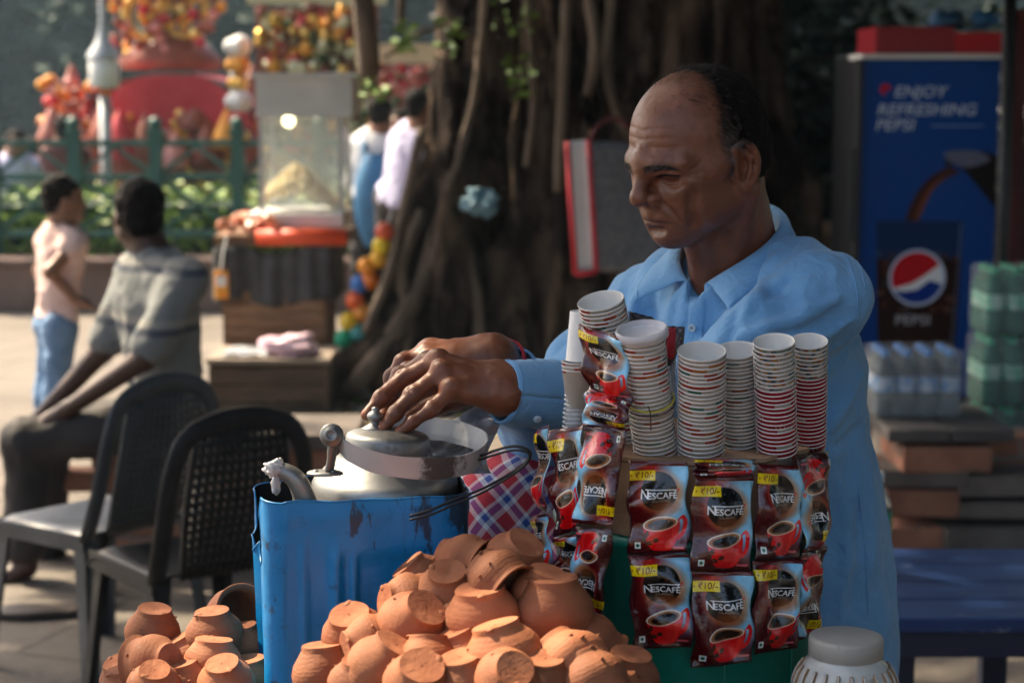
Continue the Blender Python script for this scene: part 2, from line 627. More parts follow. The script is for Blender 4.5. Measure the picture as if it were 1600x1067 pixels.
# green iron fence
FY = 13.3
fn = thing('iron_fence', 'teal green iron fence with crossed bars along the hedge', 'fence', (-1.5, FY, .37))
xs = [(px - 800) / FPX * FY for px in range(-135, 1400, 127)]
for i, x in enumerate(xs):
    p = MB().box((x, FY, .80), (.085, .085, .86))
    p.box((x, FY, 1.25), (.11, .11, .04)).ball((x, FY, 1.31), .05, 8)
    p.build('post', M['iron'], fn, smooth=False)
    if i < len(xs) - 1:
        x2 = xs[i + 1]
        for z in (.52, .93, 1.17):
            MB().bar((x + .045, FY, z), (x2 - .045, FY, z), .035, .045).build('rail', M['iron'], fn, smooth=False)
        for (za, zb, yy) in ((.56, .90, -.012), (.90, .56, .012)):
            MB().bar((x + .05, FY + yy, za), (x2 - .05, FY + yy, zb), .018, .03).build('cross_bar', M['iron'], fn, smooth=False)
        MB().bar((x + .05, FY, .965), ((x + x2) / 2, FY, 1.145), .018, .028).build('cross_bar', M['iron'], fn, smooth=False)
        MB().bar(((x + x2) / 2, FY, 1.145), (x2 - .05, FY, .965), .018, .028).build('cross_bar', M['iron'], fn, smooth=False)

# garden lamp beyond the fence
lp = P(163, 120, 15.2)
lm = thing('garden_lamp', 'white lantern with a pointed cap on a pole beyond the iron fence', 'lamp', (lp.x, 15.2, 0))
MB().tube([(lp.x, 15.2, 0), (lp.x, 15.2, 1.5)], .05, 10).build('pole', M['greypaint'], lm)
MB().lathe([(.02, 1.55), (.11, 1.56), (.125, 1.58), (.125, 1.78), (.11, 1.80)], 16, (lp.x, 15.2, 0)).build('lantern', M['white'], lm)
MB().lathe([(.14, 1.80), (.125, 1.85), (.07, 1.92), (.045, 2.0), (.03, 2.08), (.02, 2.8), (.001, 2.82)], 16, (lp.x, 15.2, 0)).build('cap', M['greypaint'], lm)

# decorated carriages
def blobs(mb, n, cx, cy, cz, sx, sy, sz, r0, r1, seed, mis):
    q = random.Random(seed)
    for _ in range(n):
        c = (cx + q.uniform(-1, 1) * sx, cy + q.uniform(-1, 1) * sy, cz + q.uniform(-1, 1) * sz)
        mb.ball(c, q.uniform(r0, r1), 7, mi=q.choice(mis))
FL = [M['red'], M['gold'], M['orange'], M['pink'], M['cream'], M['leaf'], M['white'], M['rust']]
def wheel(parent, x, y, r):
    w = MB()
    ring = [(x + r * math.cos(a), y, r + r * math.sin(a)) for a in [2 * math.pi * k / 24 for k in range(25)]]
    w.tube(ring, .03, 6, cap=False)
    wo = w.build('wheel', M['rust'], parent)
    for k in range(8):
        a = math.pi * k / 4
        MB().bar((x, y, r), (x + (r - .03) * math.cos(a), y, r + (r - .03) * math.sin(a)), .025, .025).build('spoke', M['gold'], wo, smooth=False)
    MB().ball((x, y, r), .07, 8).build('hub', M['gold'], wo)
def carriage(x, y, label, seed):
    t = thing('horse_carriage', label, 'carriage', (x, y, 0), 0, 'decorated carriages beyond the fence')
    b = MB()
    b.grid(lambda u, v: (x + (u - .5) * 1.7 * (1 - .25 * (1 - v) ** 2), y - .5 * math.cos((u - .5) * 2.4), .55 + v * .75 + .25 * abs(u - .5) ** 2), 16, 8)
    b.grid(lambda u, v: (x + (u - .5) * 1.7 * (1 - .25 * (1 - v) ** 2), y + .5 * math.cos((u - .5) * 2.4), .55 + v * .75 + .25 * abs(u - .5) ** 2), 16, 8)
    b.box((x, y, .58), (1.25, .5, .08))
    b.build('body', M['rust'], t)
    h = MB()
    h.grid(lambda u, v: (x + .15 + .66 * math.cos(math.pi * u) * (1 + .08 * v), y + .5 - v * 1.15, 1.22 + .46 * math.sin(math.pi * u) ** .6), 18, 8)
    h.grid(lambda u, v: (x + .15 + .66 * 1.08 * (2 * u - 1), y - .652 , 1.22 + v * .45 * (1 - abs(2 * u - 1) ** 3)), 18, 4)
    h.build('hood', M['red'], t)
    for s in (-1, 1):
        wheel(t, x - .75, y + s * .56, .42); wheel(t, x + .6, y + s * .56, .55)
        MB().lathe([(.2, 0), (.2, .02), (.1, .28), (.02, .5), (.001, .52)], 10, (x + s * .78, y - .2, 1.25)).build('side_spire', M['rust'], t)
        MB().lathe([(.14, 0), (.17, .06), (.05, .2), (.001, .24)], 10, (x + s * .35, y - .6, 1.2)).build('side_spire', M['rust'], t)
    c = MB()
    c.lathe([(.42, 1.72), (.46, 1.8), (.30, 1.95), (.2, 2.05)], 18, (x + .05, y, 0))
    c.build('crest_base', M['rust'], t)
    o = MB()
    for (dx, z, r_) in ((-.1, 2.18, .2), (.2, 2.2, .2), (.05, 2.42, .24), (-.2, 2.55, .16), (.3, 2.5, .17)):
        ring = [(x + dx + r_ * math.cos(a), y - .2, z + r_ * math.sin(a)) for a in [2 * math.pi * k / 16 for k in range(17)]]
        o.tube(ring, .045, 6, cap=False)
        o.ball((x + dx, y - .2, z), r_ * .55, 8)
    o.build('crest', M['gold'], t)
    sq_ = random.Random(seed + 9)
    for i in range(9):
        xx = x - .85 + 1.7 * i / 8 + sq_.uniform(-.05, .05); zz = sq_.uniform(.85, 1.12); k = sq_.uniform(.7, 1.2)
        MB().lathe([(.13 * k, 0), (.15 * k, .05), (.11 * k, .16 * k), (.04 * k, .30 * k), (.001, .36 * k)], 9, (xx, y - .78 - .05 * (i % 2), zz)).build('side_spire', FL[(7, 3, 7, 0, 7, 3, 7, 2, 7)[i]], t)
    f = MB()
    blobs(f, 110, x, y - .62, 1.16, .85, .06, .18, .025, .06, seed, [0, 1, 2, 7, 3, 7, 7, 0, 3, 2])
    blobs(f, 110, x + .05, y - .3, 2.3, .5, .2, .5, .03, .06, seed + 1, [0, 1, 2, 3, 7, 7, 7, 0, 3, 5])
    blobs(f, 70, x - .6, y - .5, 1.42, .4, .1, .2, .025, .06, seed + 2, [0, 1, 2, 3, 2, 7, 7, 3, 0])
    q = f.build('flowers', FL, t); q['kind'] = 'stuff'
    return t
ca = P(262, 200, 16.3)
carriage(ca.x, 16.3, 'red hooded carriage with a tall gold crest and marigold garlands', 11)
def flower_arch(px0, px1, y, z0, z1, label, seed, mis):
    x0, x1 = P(px0, 100, y).x, P(px1, 100, y).x
    t = thing('flower_arch', label, 'flower arch', ((x0 + x1) / 2, y, 0), 0)
    for x in (x0, x1):
        MB().box((x, y, (z1 + .15) / 2), (.07, .07, z1 + .15)).build('post', M['rust'], t, smooth=False)
    MB().box(((x0 + x1) / 2, y, z1 + .12), (x1 - x0 + .2, .1, .18)).build('beam', M['cream'], t, smooth=False)
    MB().box(((x0 + x1) / 2, y + .12, (z0 + z1) / 2), (x1 - x0 - .08, .03, z1 - z0)).build('back_panel', M['rust'], t, smooth=False)
    f = MB()
    blobs(f, 300, (x0 + x1) / 2, y, (z0 + z1) / 2, (x1 - x0) / 2, .09, (z1 - z0) / 2, .025, .07, seed, mis)
    f.build('flowers', FL, t)['kind'] = 'stuff'
flower_arch(408, 585, 15.2, 1.0, 2.2, 'panel of gold and orange flowers on red posts behind the popcorn cart', 5, [1, 2, 4, 4, 4, 0, 7, 7, 5])
flower_arch(600, 720, 17.0, .9, 1.75, 'pink and red flower display left of the banyan trunk', 6, [3, 3, 3, 0, 7, 7, 4, 5])
for k, (px, w) in enumerate(((365, .10), (378, .14))):
    c = P(px, 150, 15.5)
    t = thing('garland_pole', ('slim' if k == 0 else 'thick') + ' pole with gold and red balls left of the popcorn cart', 'pole', (c.x, 15.5, 0))
    MB().tube([(c.x, 15.5, 0), (c.x, 15.5, 1.95)], .025, 8).build('pole', M['greypaint'], t)
    for i in range(6):
        MB().ball((c.x, 15.45, 1.15 + .15 * i), w * (.5 + .1 * (i % 3)), 8).build('ball', FL[(1, 0, 6, 1, 2, 6)[i]], t)

# ------------------------------------------------------------------ people
def M3(f, up=Vector((0, 0, 1))):
    """columns: forward, left, up"""
    f = f.normalized()
    l = up.cross(f).normalized()
    return Matrix((f, l, f.cross(l))).transposed()
def face_z(x, z):
    """draws the lower face up to its true length"""
    if z >= 0: return z
    f = min(1, max(0, (x + .005) / .045))
    q = z * .82 if z > -.08 else -.0656 + (z + .08) * 1.08
    return z + (q - z) * f
def head_ops(fd, O, Mh, s=1.0, fine=True, neck=None):
    """a head: x forward, y to its left, z up; O lies between the ears at eye height"""
    def W(x, y, z):
        return Vector(O) + Mh @ (Vector((x, y, face_z(x, z))) * s)
    def E(c, r, k, cut=False, rot=None):
        fd.ell(W(*c), [q * s for q in r], k * s, (Mh @ rot) if rot is not None else Mh, cut)
    def C(a, b, ra, rb, k, cut=False):
        fd.cone(W(*a), W(*b), ra * s, rb * s, k * s, cut)
    E((-.009, 0, .025), (.087, .074, .073), .01)
    E((.015, 0, .009), (.073, .064, .077), .03)
    E((.030, 0, -.05), (.058, .053, .056), .03)
    for y in (-1, 1):
        C((-.006, y * .056, -.060), (.066, y * .020, -.098), .016, .018, .03)
        C((.052, y * .046, -.022), (.012, y * .066, -.012), .017, .011, .025)
        E((.058, y * .034, -.05), (.027, .024, .030), .02)
        E((.040, y * .044, -.072), (.030, .020, .028), .02)
    E((.072, 0, -.100), (.020, .028, .018), .024)
    if not fine:
        E((.096, 0, -.03), (.016, .013, .028), .012)
        for y in (-1, 1): E((-.012, y * .078, -.012), (.018, .007, .030), .004)
    else:
        for y in (-1, 1):
            E((.092, y * .033, -.006), (.017, .020, .010), .012, True)       # eye socket
            C((.0865, y * .002, .009), (.0855, y * .022, .0085), .0090, .0098, .018)
            C((.0855, y * .022, .0085), (.069, y * .052, .008), .0098, .0088, .014)    # brow
        E((.091, 0, .010), (.010, .012, .02), .014)
        C((.0905, 0, .010), (.1105, 0, -.029), .0075, .0100, .008)             # nose
        E((.1105, 0, -.034), (.0115, .0125, .0105), .008)
        for y in (-1, 1):
            E((.0965, y * .0155, -.040), (.0120, .0072, .0085), .0045)
            E((.102, y * .0075, -.0500), (.0048, .0030, .003), .003, True)
        C((.092, 0, -.046), (.0935, 0, -.062), .008, .008, .012)               # upper lip mass
        E((.078, 0, -.07), (.020, .036, .026), .018)
        E((.0925, 0, -.0735), (.0080, .020, .0050), .007)                     # lips
        E((.0910, 0, -.0835), (.0080, .0175, .0056), .007)
        E((.082, 0, -.104), (.013, .016, .012), .012)
        for y in (-1, 1):                                                    # eyes, lids lowered
            E((.0735, y * .0325, -.003), (.0140, .0165, .0112), .005)
        for y in (-1, 1):                                                    # ears
            q = lambda x, yy, z: (-.004 + (x + .014) * .74, y * (yy - .0035), -.026 + (z + .010) * .94)
            rot = Matrix.Rotation(-.22, 3, 'Y')
            E(q(-.014, .0735, -.010), (.0135, .009, .028), .006, rot=rot)
            hx = [(-.000, .0745, .004), (.002, .0790, .016), (-.006, .0845, .0255), (-.020, .088, .0245), (-.031, .0895, .013), (-.034, .0895, -.004), (-.029, .0865, -.020), (-.020, .0825, -.032)]
            pts = spline(hx, 4)
            for i in range(len(pts) - 1):
                C(q(*pts[i]), q(*pts[i + 1]), .0044, .0044, .002)
            E(q(-.011, .0790, -.037), (.0085, .0048, .0105), .006)           # lobe
            E(q(-.012, .0875, -.006), (.0115, .0090, .0175), .0025, True, rot=rot)
            C(q(-.004, .084, -.012), q(-.008, .082, -.022), .0070, .0062, .003, True)
            hx = [(-.019, .0835, .014), (-.0245, .0850, 0), (-.021, .0845, -.016), (-.013, .0815, -.026)]
            for i in range(3): C(q(*hx[i]), q(*hx[i + 1]), .0032, .0032, .003)
            C(q(.004, .0775, -.008), q(.003, .0775, -.016), .0042, .0038, .003)   # tragus
    if neck is not None:
        n0 = W(-.030, 0, -.035)
        fd.cone(n0, neck, .050 * s, .062 * s, .028)
        if fine:
            for y in (-1, 1):
                fd.cone(W(-.02, y * .058, -.06), Vector(neck) + Mh.to_3x3() @ Vector((.055, y * .012, -.04)), .013, .010, .018)
            fd.cone(W(.035, 0, -.105), Vector(neck) + Mh.to_3x3() @ Vector((.05, 0, -.03)), .020, .022, .02)
    return W
def hand_ops(fd, wrist, rw, knuckles, fingers, rad, k=.010, thumb=None, trad=None):
    """palm from the wrist to the four knuckles, then each finger's own chain"""
    c = sum((Vector(q) for q in knuckles), Vector()) / 4
    for i, q in enumerate(knuckles):
        side = (Vector(q) - c) * .45
        fd.cone(Vector(wrist) + side, q, rw * .82, rad[i] * 1.30, .016)
    for a, b in zip(knuckles, knuckles[1:]):
        fd.cone(a, b, rad[0] * 1.05, rad[1] * 1.05, .008)
    for f, q, r_ in zip(fingers, knuckles, rad):
        pts = [Vector(q)] + [Vector(p) for p in f]
        rs = [r_ * 1.22, r_ * 1.04, r_ * .92, r_ * .78][:len(pts)]
        for i in range(len(pts) - 1):
            fd.cone(pts[i], pts[i + 1], rs[i], rs[i + 1], .0035 if i else .007)
        for p, r2 in zip(pts[1:-1], rs[1:-1]):
            fd.ell(p, (r2 * 1.12,) * 3, .005)
    if thumb:
        pts = [Vector(p) for p in thumb]
        for i in range(len(pts) - 1):
            fd.cone(pts[i], pts[i + 1], trad[i], trad[i + 1], .008)

def skin_mat(name, c, c2, rough=.45):
    m = bpy.data.materials.new(name)
    t = NT(m)
    co = t.coord('Object')
    base = t.ramp(t.noise(co, 22, 5, .6), [(.3, c), (.7, c2)])
    a = t.n('Attribute', attribute_name='tone')
    col = t.mix(1, base, a.outputs['Color'], 'MULTIPLY')
    t.set('Base Color', col)
    t.set('Roughness', t.n('MapRange', {0: t.noise(co, 60, 3), 3: rough - .1, 4: rough + .12}).outputs[0])
    t.set('Subsurface Weight', .12); t.set('Subsurface Radius', (1, .35, .2)); t.set('Subsurface Scale', .006)
    n = t.n('Math', {0: t.noise(co, 420, 3), 1: t.noise(co, 130, 3)}, operation='ADD').outputs[0]
    t.bump(n, .28, .0014)
    return m
M['skin_dark'] = skin_mat('deep brown skin', (.140, .046, .021), (.195, .068, .032), .44)
M['skin_black'] = skin_mat('very dark skin', (.045, .018, .011), (.065, .027, .016), .5)
M['skin_mid'] = skin_mat('brown skin', (.20, .095, .055), (.27, .13, .08))
M['hair'] = mat('black hair', (.007, .006, .006), (.014, .011, .010), 60, .75, bump=.5, bsc=140, spec=.1)

def figure(name, label, base, h, skin, head, hdir, joints, shirt=None, trousers=None, hair=True, shoe=None, sleeve=.55, s_head=1.0, parts=None):
    """a clothed figure from its joints. joints: neck, chest, pelvis, sh/el/wr/hip/kn/an/toe as (right, left) pairs"""
    J = joints
    pts = [head, J['neck'], J['pelvis']] + [p for k in ('sh', 'el', 'wr', 'hip', 'kn', 'an', 'toe') for p in J[k]]
    lo = [min(p[i] for p in pts) - .2 for i in range(3)]
    hi = [max(p[i] for p in pts) + .2 for i in range(3)]
    q = J.get('scale', 1.0)
    Mh = M3(hdir)
    tl = (J['sh'][1] - J['sh'][0]).normalized()
    up = (J['neck'] - J['pelvis']).normalized()
    fw = tl.cross(up).normalized()
    Mt = Matrix((fw, tl, up)).transposed()
    def torso(fd, g):
        mid = J['pelvis'].lerp(J['neck'], .70)
        fd.ell(mid, ((.105 + g) * q, (.165 + g) * q, .20 * q), .05, Mt)
        fd.ell(J['pelvis'].lerp(J['neck'], .36), ((.098 + g) * q, (.145 + g) * q, .19 * q), .05, Mt)
        fd.ell(J['pelvis'], ((.11 + g) * q, (.16 + g) * q, .13 * q), .05, Mt)
        for s in J['sh']:
            fd.cone(J['neck'] - up * .05 * q, s, (.050 + g) * q, (.052 + g) * q, .05)
    fd = Field(lo, hi, h)
    W = head_ops(fd, head, Mh, s_head, False, J['neck'] - up * .02)
    torso(fd, -.012)
    for i in (0, 1):
        fd.chain([J['sh'][i], J['el'][i], J['wr'][i]], [.046 * q, .038 * q, .026 * q], .02)
        d = (J['wr'][i] - J['el'][i]).normalized()
        hd_ = J['hand'][i] if 'hand' in J else d
        a = J['wr'][i]
        _, sd, ud = basis(hd_)
        fd.cone(a, a + hd_ * .075 * q, .027 * q, .032 * q, .015)
        for kx in (-1.5, -.5, .5, 1.5):
            fd.chain([a + hd_ * .07 * q + sd * kx * .016 * q, a + hd_ * .115 * q + sd * kx * .018 * q, a + hd_ * .155 * q + sd * kx * .016 * q - ud * .02 * q], [.0095 * q, .009 * q, .008 * q], .004)
        fd.chain([a + hd_ * .02 * q + sd * .02 * q, a + hd_ * .06 * q + sd * .045 * q, a + hd_ * .10 * q + sd * .045 * q], [.012 * q, .011 * q, .009 * q], .008)
        fd.chain([J['hip'][i], J['kn'][i], J['an'][i]], [.075 * q, .052 * q, .036 * q], .03)
        fd.cone(J['an'][i] - Vector((0, 0, .02)), J['toe'][i], .036 * q, .026 * q, .02)
    V, Q = fd.arrays()
    me = np_mesh(name, V, Q)
    attr(me, 'tone', np.ones((len(V), 3)))
    body = make(name, me, M[skin], org=base)
    tag(body, label, 'person')
    body_children = {}
    if shirt:
        f2 = Field(lo, hi, h)
        torso(f2, .014)
        for i in (0, 1):
            e = J['sh'][i].lerp(J['el'][i], min(1, sleeve / .5)) if sleeve <= .5 else J['el'][i].lerp(J['wr'][i], (sleeve - .5) * 2)
            if sleeve > 0:
                f2.chain([J['sh'][i], J['el'][i], e] if sleeve > .5 else [J['sh'][i], e], [.066 * q, .062 * q, .05 * q] if sleeve > .5 else [.060 * q, .062 * q], .04)
        f2.cone(J['neck'] - up * .01, J['neck'] + up * .2, .058 * q, .07 * q, .01, True)
        if 'hem' in J: f2.half(J['hem'], -up)
        f2.wave(lambda p: .007 * vnoise(p * np.array([1, 1, .5]), 22, 3) + .004 * vnoise(p, 48, 4))
        V, Q = f2.arrays()
        make('shirt', np_mesh('shirt', V, Q), M[shirt], body)
    if trousers:
        f3 = Field(lo, hi, h)
        f3.ell(J['pelvis'] - up * .02, (.120 * q, .168 * q, .12 * q), .05, Mt)
        for i in (0, 1):
            f3.chain([J['hip'][i], J['kn'][i], J['an'][i] + Vector((0, 0, .05))], [.094 * q, .072 * q, .062 * q], .04)
        f3.wave(lambda p: .008 * vnoise(p, 16, 5) + .004 * vnoise(p, 40, 6))
        V, Q = f3.arrays()
        make('trousers', np_mesh('trousers', V, Q), M[trousers], body)
    if hair:
        f4 = Field([head[i] - .2 for i in range(3)], [head[i] + .2 for i in range(3)], min(h, .007))
        f4.ell(W(-.022, 0, .042), [v * s_head for v in (.096, .084, .087)], .01, Mh)
        f4.ell(W(-.05, 0, -.02), [v * s_head for v in (.058, .068, .058)], .02, Mh)
        f4.ell(W(.085, 0, -.03), [v * s_head for v in (.062, .09, .085)], .015, Mh, True)
        for y in (-1, 1): f4.ell(W(.01, y * .085, -.03), [v * s_head for v in (.04, .02, .045)], .01, Mh, True)
        f4.wave(lambda p: .005 * vnoise(p, 60, 8))
        V, Q = f4.arrays()
        make('hair', np_mesh('hair', V, Q), M['hair'], body)
    if shoe:
        for i in (0, 1):
            f5 = Field([J['toe'][i][k] - .3 for k in range(3)], [J['toe'][i][k] + .3 for k in range(3)], .008)
            f5.cone(J['an'][i] - Vector((0, 0, .045)), J['toe'][i], .046 * q, .036 * q, .03)
            z0 = min(J['toe'][i].z, J['an'][i].z) - .04
            V, Q = f5.arrays()
            make('shoe', np_mesh('shoe', V, Q), M[shoe], body)
    return body

M['jeans'] = mat('blue jeans', (.10, .19, .34), (.16, .27, .44), 12, .8, bump=.3, bsc=200)
M['pinkshirt'] = mat('pale pink cotton', (.62, .42, .38), (.74, .56, .52), 9, .8)
M['darktrousers'] = mat('dark trousers', (.022, .018, .018), (.04, .032, .03), 6, .75, bump=.3, bsc=40)
M['lavender'] = mat('lavender cotton', (.48, .46, .68), (.58, .56, .76), 7, .8)
M['whiteshirt'] = mat('white cotton', (.66, .68, .70), (.76, .77, .78), 7, .8)
M['maroonshirt'] = mat('maroon cotton', (.10, .03, .03), (.15, .05, .04), 7, .8)
M['orangeshirt'] = mat('orange cotton', (.75, .30, .03), (.8, .4, .06), 7, .8)
M['bluebag'] = mat('blue nylon', (.02, .10, .22), (.03, .15, .30), 9, .5)
M['sandal'] = mat('sandal', (.04, .025, .02), None, 5, .6)
def striped_shirt():
    m = bpy.data.materials.new('grey striped cotton')
    t = NT(m)
    co = t.coord('Object')
    z = t.n('SeparateXYZ', {0: co}).outputs[2]
    w = t.math('ADD', z, t.math('MULTIPLY', t.noise(co, 3, 2), .03))
    f = t.math('FRACT', t.math('MULTIPLY', w, 5.5))
    col = t.ramp(f, [(0, (.17, .18, .18)), (.44, (.17, .18, .18)), (.47, (.06, .07, .09)), (.58, (.06, .07, .09)), (.60, (.24, .235, .215)), (.72, (.24, .235, .215)), (.75, (.17, .18, .18))], True)
    t.set('Base Color', col); t.set('Roughness', .85)
    t.bump(t.noise(co, 300, 2), .2, .002)
    return m
M['stripes'] = striped_shirt()
V3 = Vector
# the man on the planter wall, seen from behind his right shoulder
Ys = 5.85
J = dict(neck=P(238, 395, Ys), pelvis=P(262, 652, Ys + .02),
         sh=(P(290, 438, Ys - .16), P(212, 432, Ys + .14)),
         el=(P(225, 560, Ys - .22), P(160, 548, Ys + .12)), wr=(P(105, 640, Ys - .16), P(60, 655, Ys + .12)),
         hip=(P(262, 655, Ys - .08), P(255, 655, Ys + .10)), kn=(P(42, 690, Ys - .14), P(75, 680, Ys + .16)),
         an=(P(40, 878, Ys - .1), P(75, 880, Ys + .2)), toe=(P(-10, 912, Ys - .14), P(40, 905, Ys + .2)))
J['hem'] = P(262, 640, Ys)
figure('person', 'man in grey striped shirt and dark trousers sitting on the brick wall', (J['pelvis'].x, Ys, 0), .010, 'skin_black',
       P(216, 336, Ys), V3((-.50, .86, -.02)), J, 'stripes', 'darktrousers', sleeve=.42, s_head=.94)
# the child
Yc = 7.46
c0 = P(88, 500, Yc).x
def px(x, y, d=0): return P(x, y, Yc + d)
J = dict(neck=px(98, 352), pelvis=px(88, 500), sh=(px(118, 378, -.08), px(76, 376, .09)), el=(px(66, 428, -.13), px(70, 430, .14)),
         wr=(px(104, 468, -.13), px(100, 470, .12)), hip=(px(94, 512, -.05), px(84, 512, .05)), kn=(px(88, 620, -.06), px(74, 618, .05)),
         an=(px(92, 722, -.07), px(70, 712, .06)), toe=(px(122, 738, -.09), px(98, 728, .05)), scale=.68, hem=px(88, 498),
         hand=(V3((.8, .1, -.3)), V3((.8, 0, -.3))))
J['el'] = (px(78, 425, -.16), px(62, 425, .13)); J['wr'] = (px(118, 468, -.10), px(112, 470, .10))
figure('person', 'child in pale pink sleeveless top and blue jeans standing by the hedge', (c0, Yc, 0), .008, 'skin_mid',
       px(100, 312), V3((.9, .4, -.05)), J, 'pinkshirt', 'jeans', sleeve=.12, s_head=.82, shoe='sandal')
# three grown-ups far behind, beside the tree
def standing(px_, top, Y, label, shirt, trs, face, sleeve, sway=0):
    hz_ = P(px_, top, Y).z - .115
    x = P(px_, top, Y).x
    k = (hz_ + .115) / 1.70
    f = V3((face[0], face[1], 0)).normalized(); l = V3((0, 0, 1)).cross(f)
    B = V3((x + sway, Y, 0)); N = V3((x, Y, hz_ - .17 * k))
    pel = B + V3((0, 0, .92 * k))
    J = dict(neck=N, pelvis=pel, sh=(N - l * .17 * k - V3((0, 0, .06)), N + l * .17 * k - V3((0, 0, .06))))
    J['el'] = tuple(s + V3((0, 0, -.29 * k)) + l * e * .05 for s, e in zip(J['sh'], (-1, 1)))
    J['wr'] = tuple(s + V3((0, 0, -.24 * k)) + f * .06 for s in J['el'])
    J['hip'] = (pel - l * .085, pel + l * .085)
    J['kn'] = tuple(B + l * e * .1 + V3((0, 0, .49 * k)) + f * .02 for e in (-1, 1))
    J['an'] = tuple(B + l * e * .11 + V3((0, 0, .08)) for e in (-1, 1))
    J['toe'] = tuple(B + l * e * .12 + V3((0, 0, .04)) + f * .16 for e in (-1, 1))
    J['hem'] = pel - V3((0, 0, .06))
    return figure('person', label, tuple(B), .014, 'skin_mid', V3((x, Y, hz_)) , V3((face[0], face[1], -.05)), J, shirt, trs, sleeve=sleeve, shoe='sandal'), N, f, l, k
b1, N1, f1, l1, k1 = standing(655, 140, 12.0, 'man in lavender shirt standing left of the banyan trunk', 'lavender', 'darktrousers', (.55, .8), .9, -.14)
b2, N2, f2_, l2, k2 = standing(594, 152, 12.6, 'person in white shirt with a blue backpack beside the popcorn cart', 'whiteshirt', 'darktrousers', (.2, 1), .5, -.05)
b3, N3, _, _, _ = standing(624, 172, 13.2, 'person in orange top standing between the white and lavender shirts', 'orangeshirt', 'darktrousers', (-.4, -1), .4)
standing(24, 205, 14.6, 'person in pale blue top beyond the iron fence at the left edge', 'lavender', 'darktrousers', (.3, -1), .5)
standing(100, 182, 15.0, 'dark haired person in maroon top beyond the fence above the child', 'maroonshirt', 'darktrousers', (-.3, 1), .5)
standing(55, 215, 15.6, 'person in white top beyond the fence between maroon and pale blue tops', 'whiteshirt', 'jeans', (.6, .6), .4)
bp = MB()
c = N2 - f2_ * .17 - V3((0, 0, .42)) + V3((.02, -.02, 0))
bp.grid(lambda u, v: c + l2 * (math.cos(2 * math.pi * u) * .16 * math.sin(math.pi * (.08 + .84 * v)) ** .5) + V3((0, 0, (v - .5) * .62)) - f2_ * (math.sin(2 * math.pi * u) * .11 * math.sin(math.pi * (.08 + .84 * v)) ** .5), 20, 12)
bk = bp.build('backpack', M['bluebag'], org=tuple(c))
tag(bk, 'blue backpack worn on the back of the white shirt', 'backpack')
for s in (-1, 1):
    MB().tube(spline([c + l2 * s * .09 + V3((0, 0, .26)), c + l2 * s * .11 + f2_ * .12 + V3((0, 0, .40)), c + l2 * s * .1 + f2_ * .30 + V3((0, 0, .28)), c + l2 * s * .1 + f2_ * .10 + V3((0, 0, -.2))], 6), .022, 6, flat=.4).build('strap', M['bluebag'], bk)

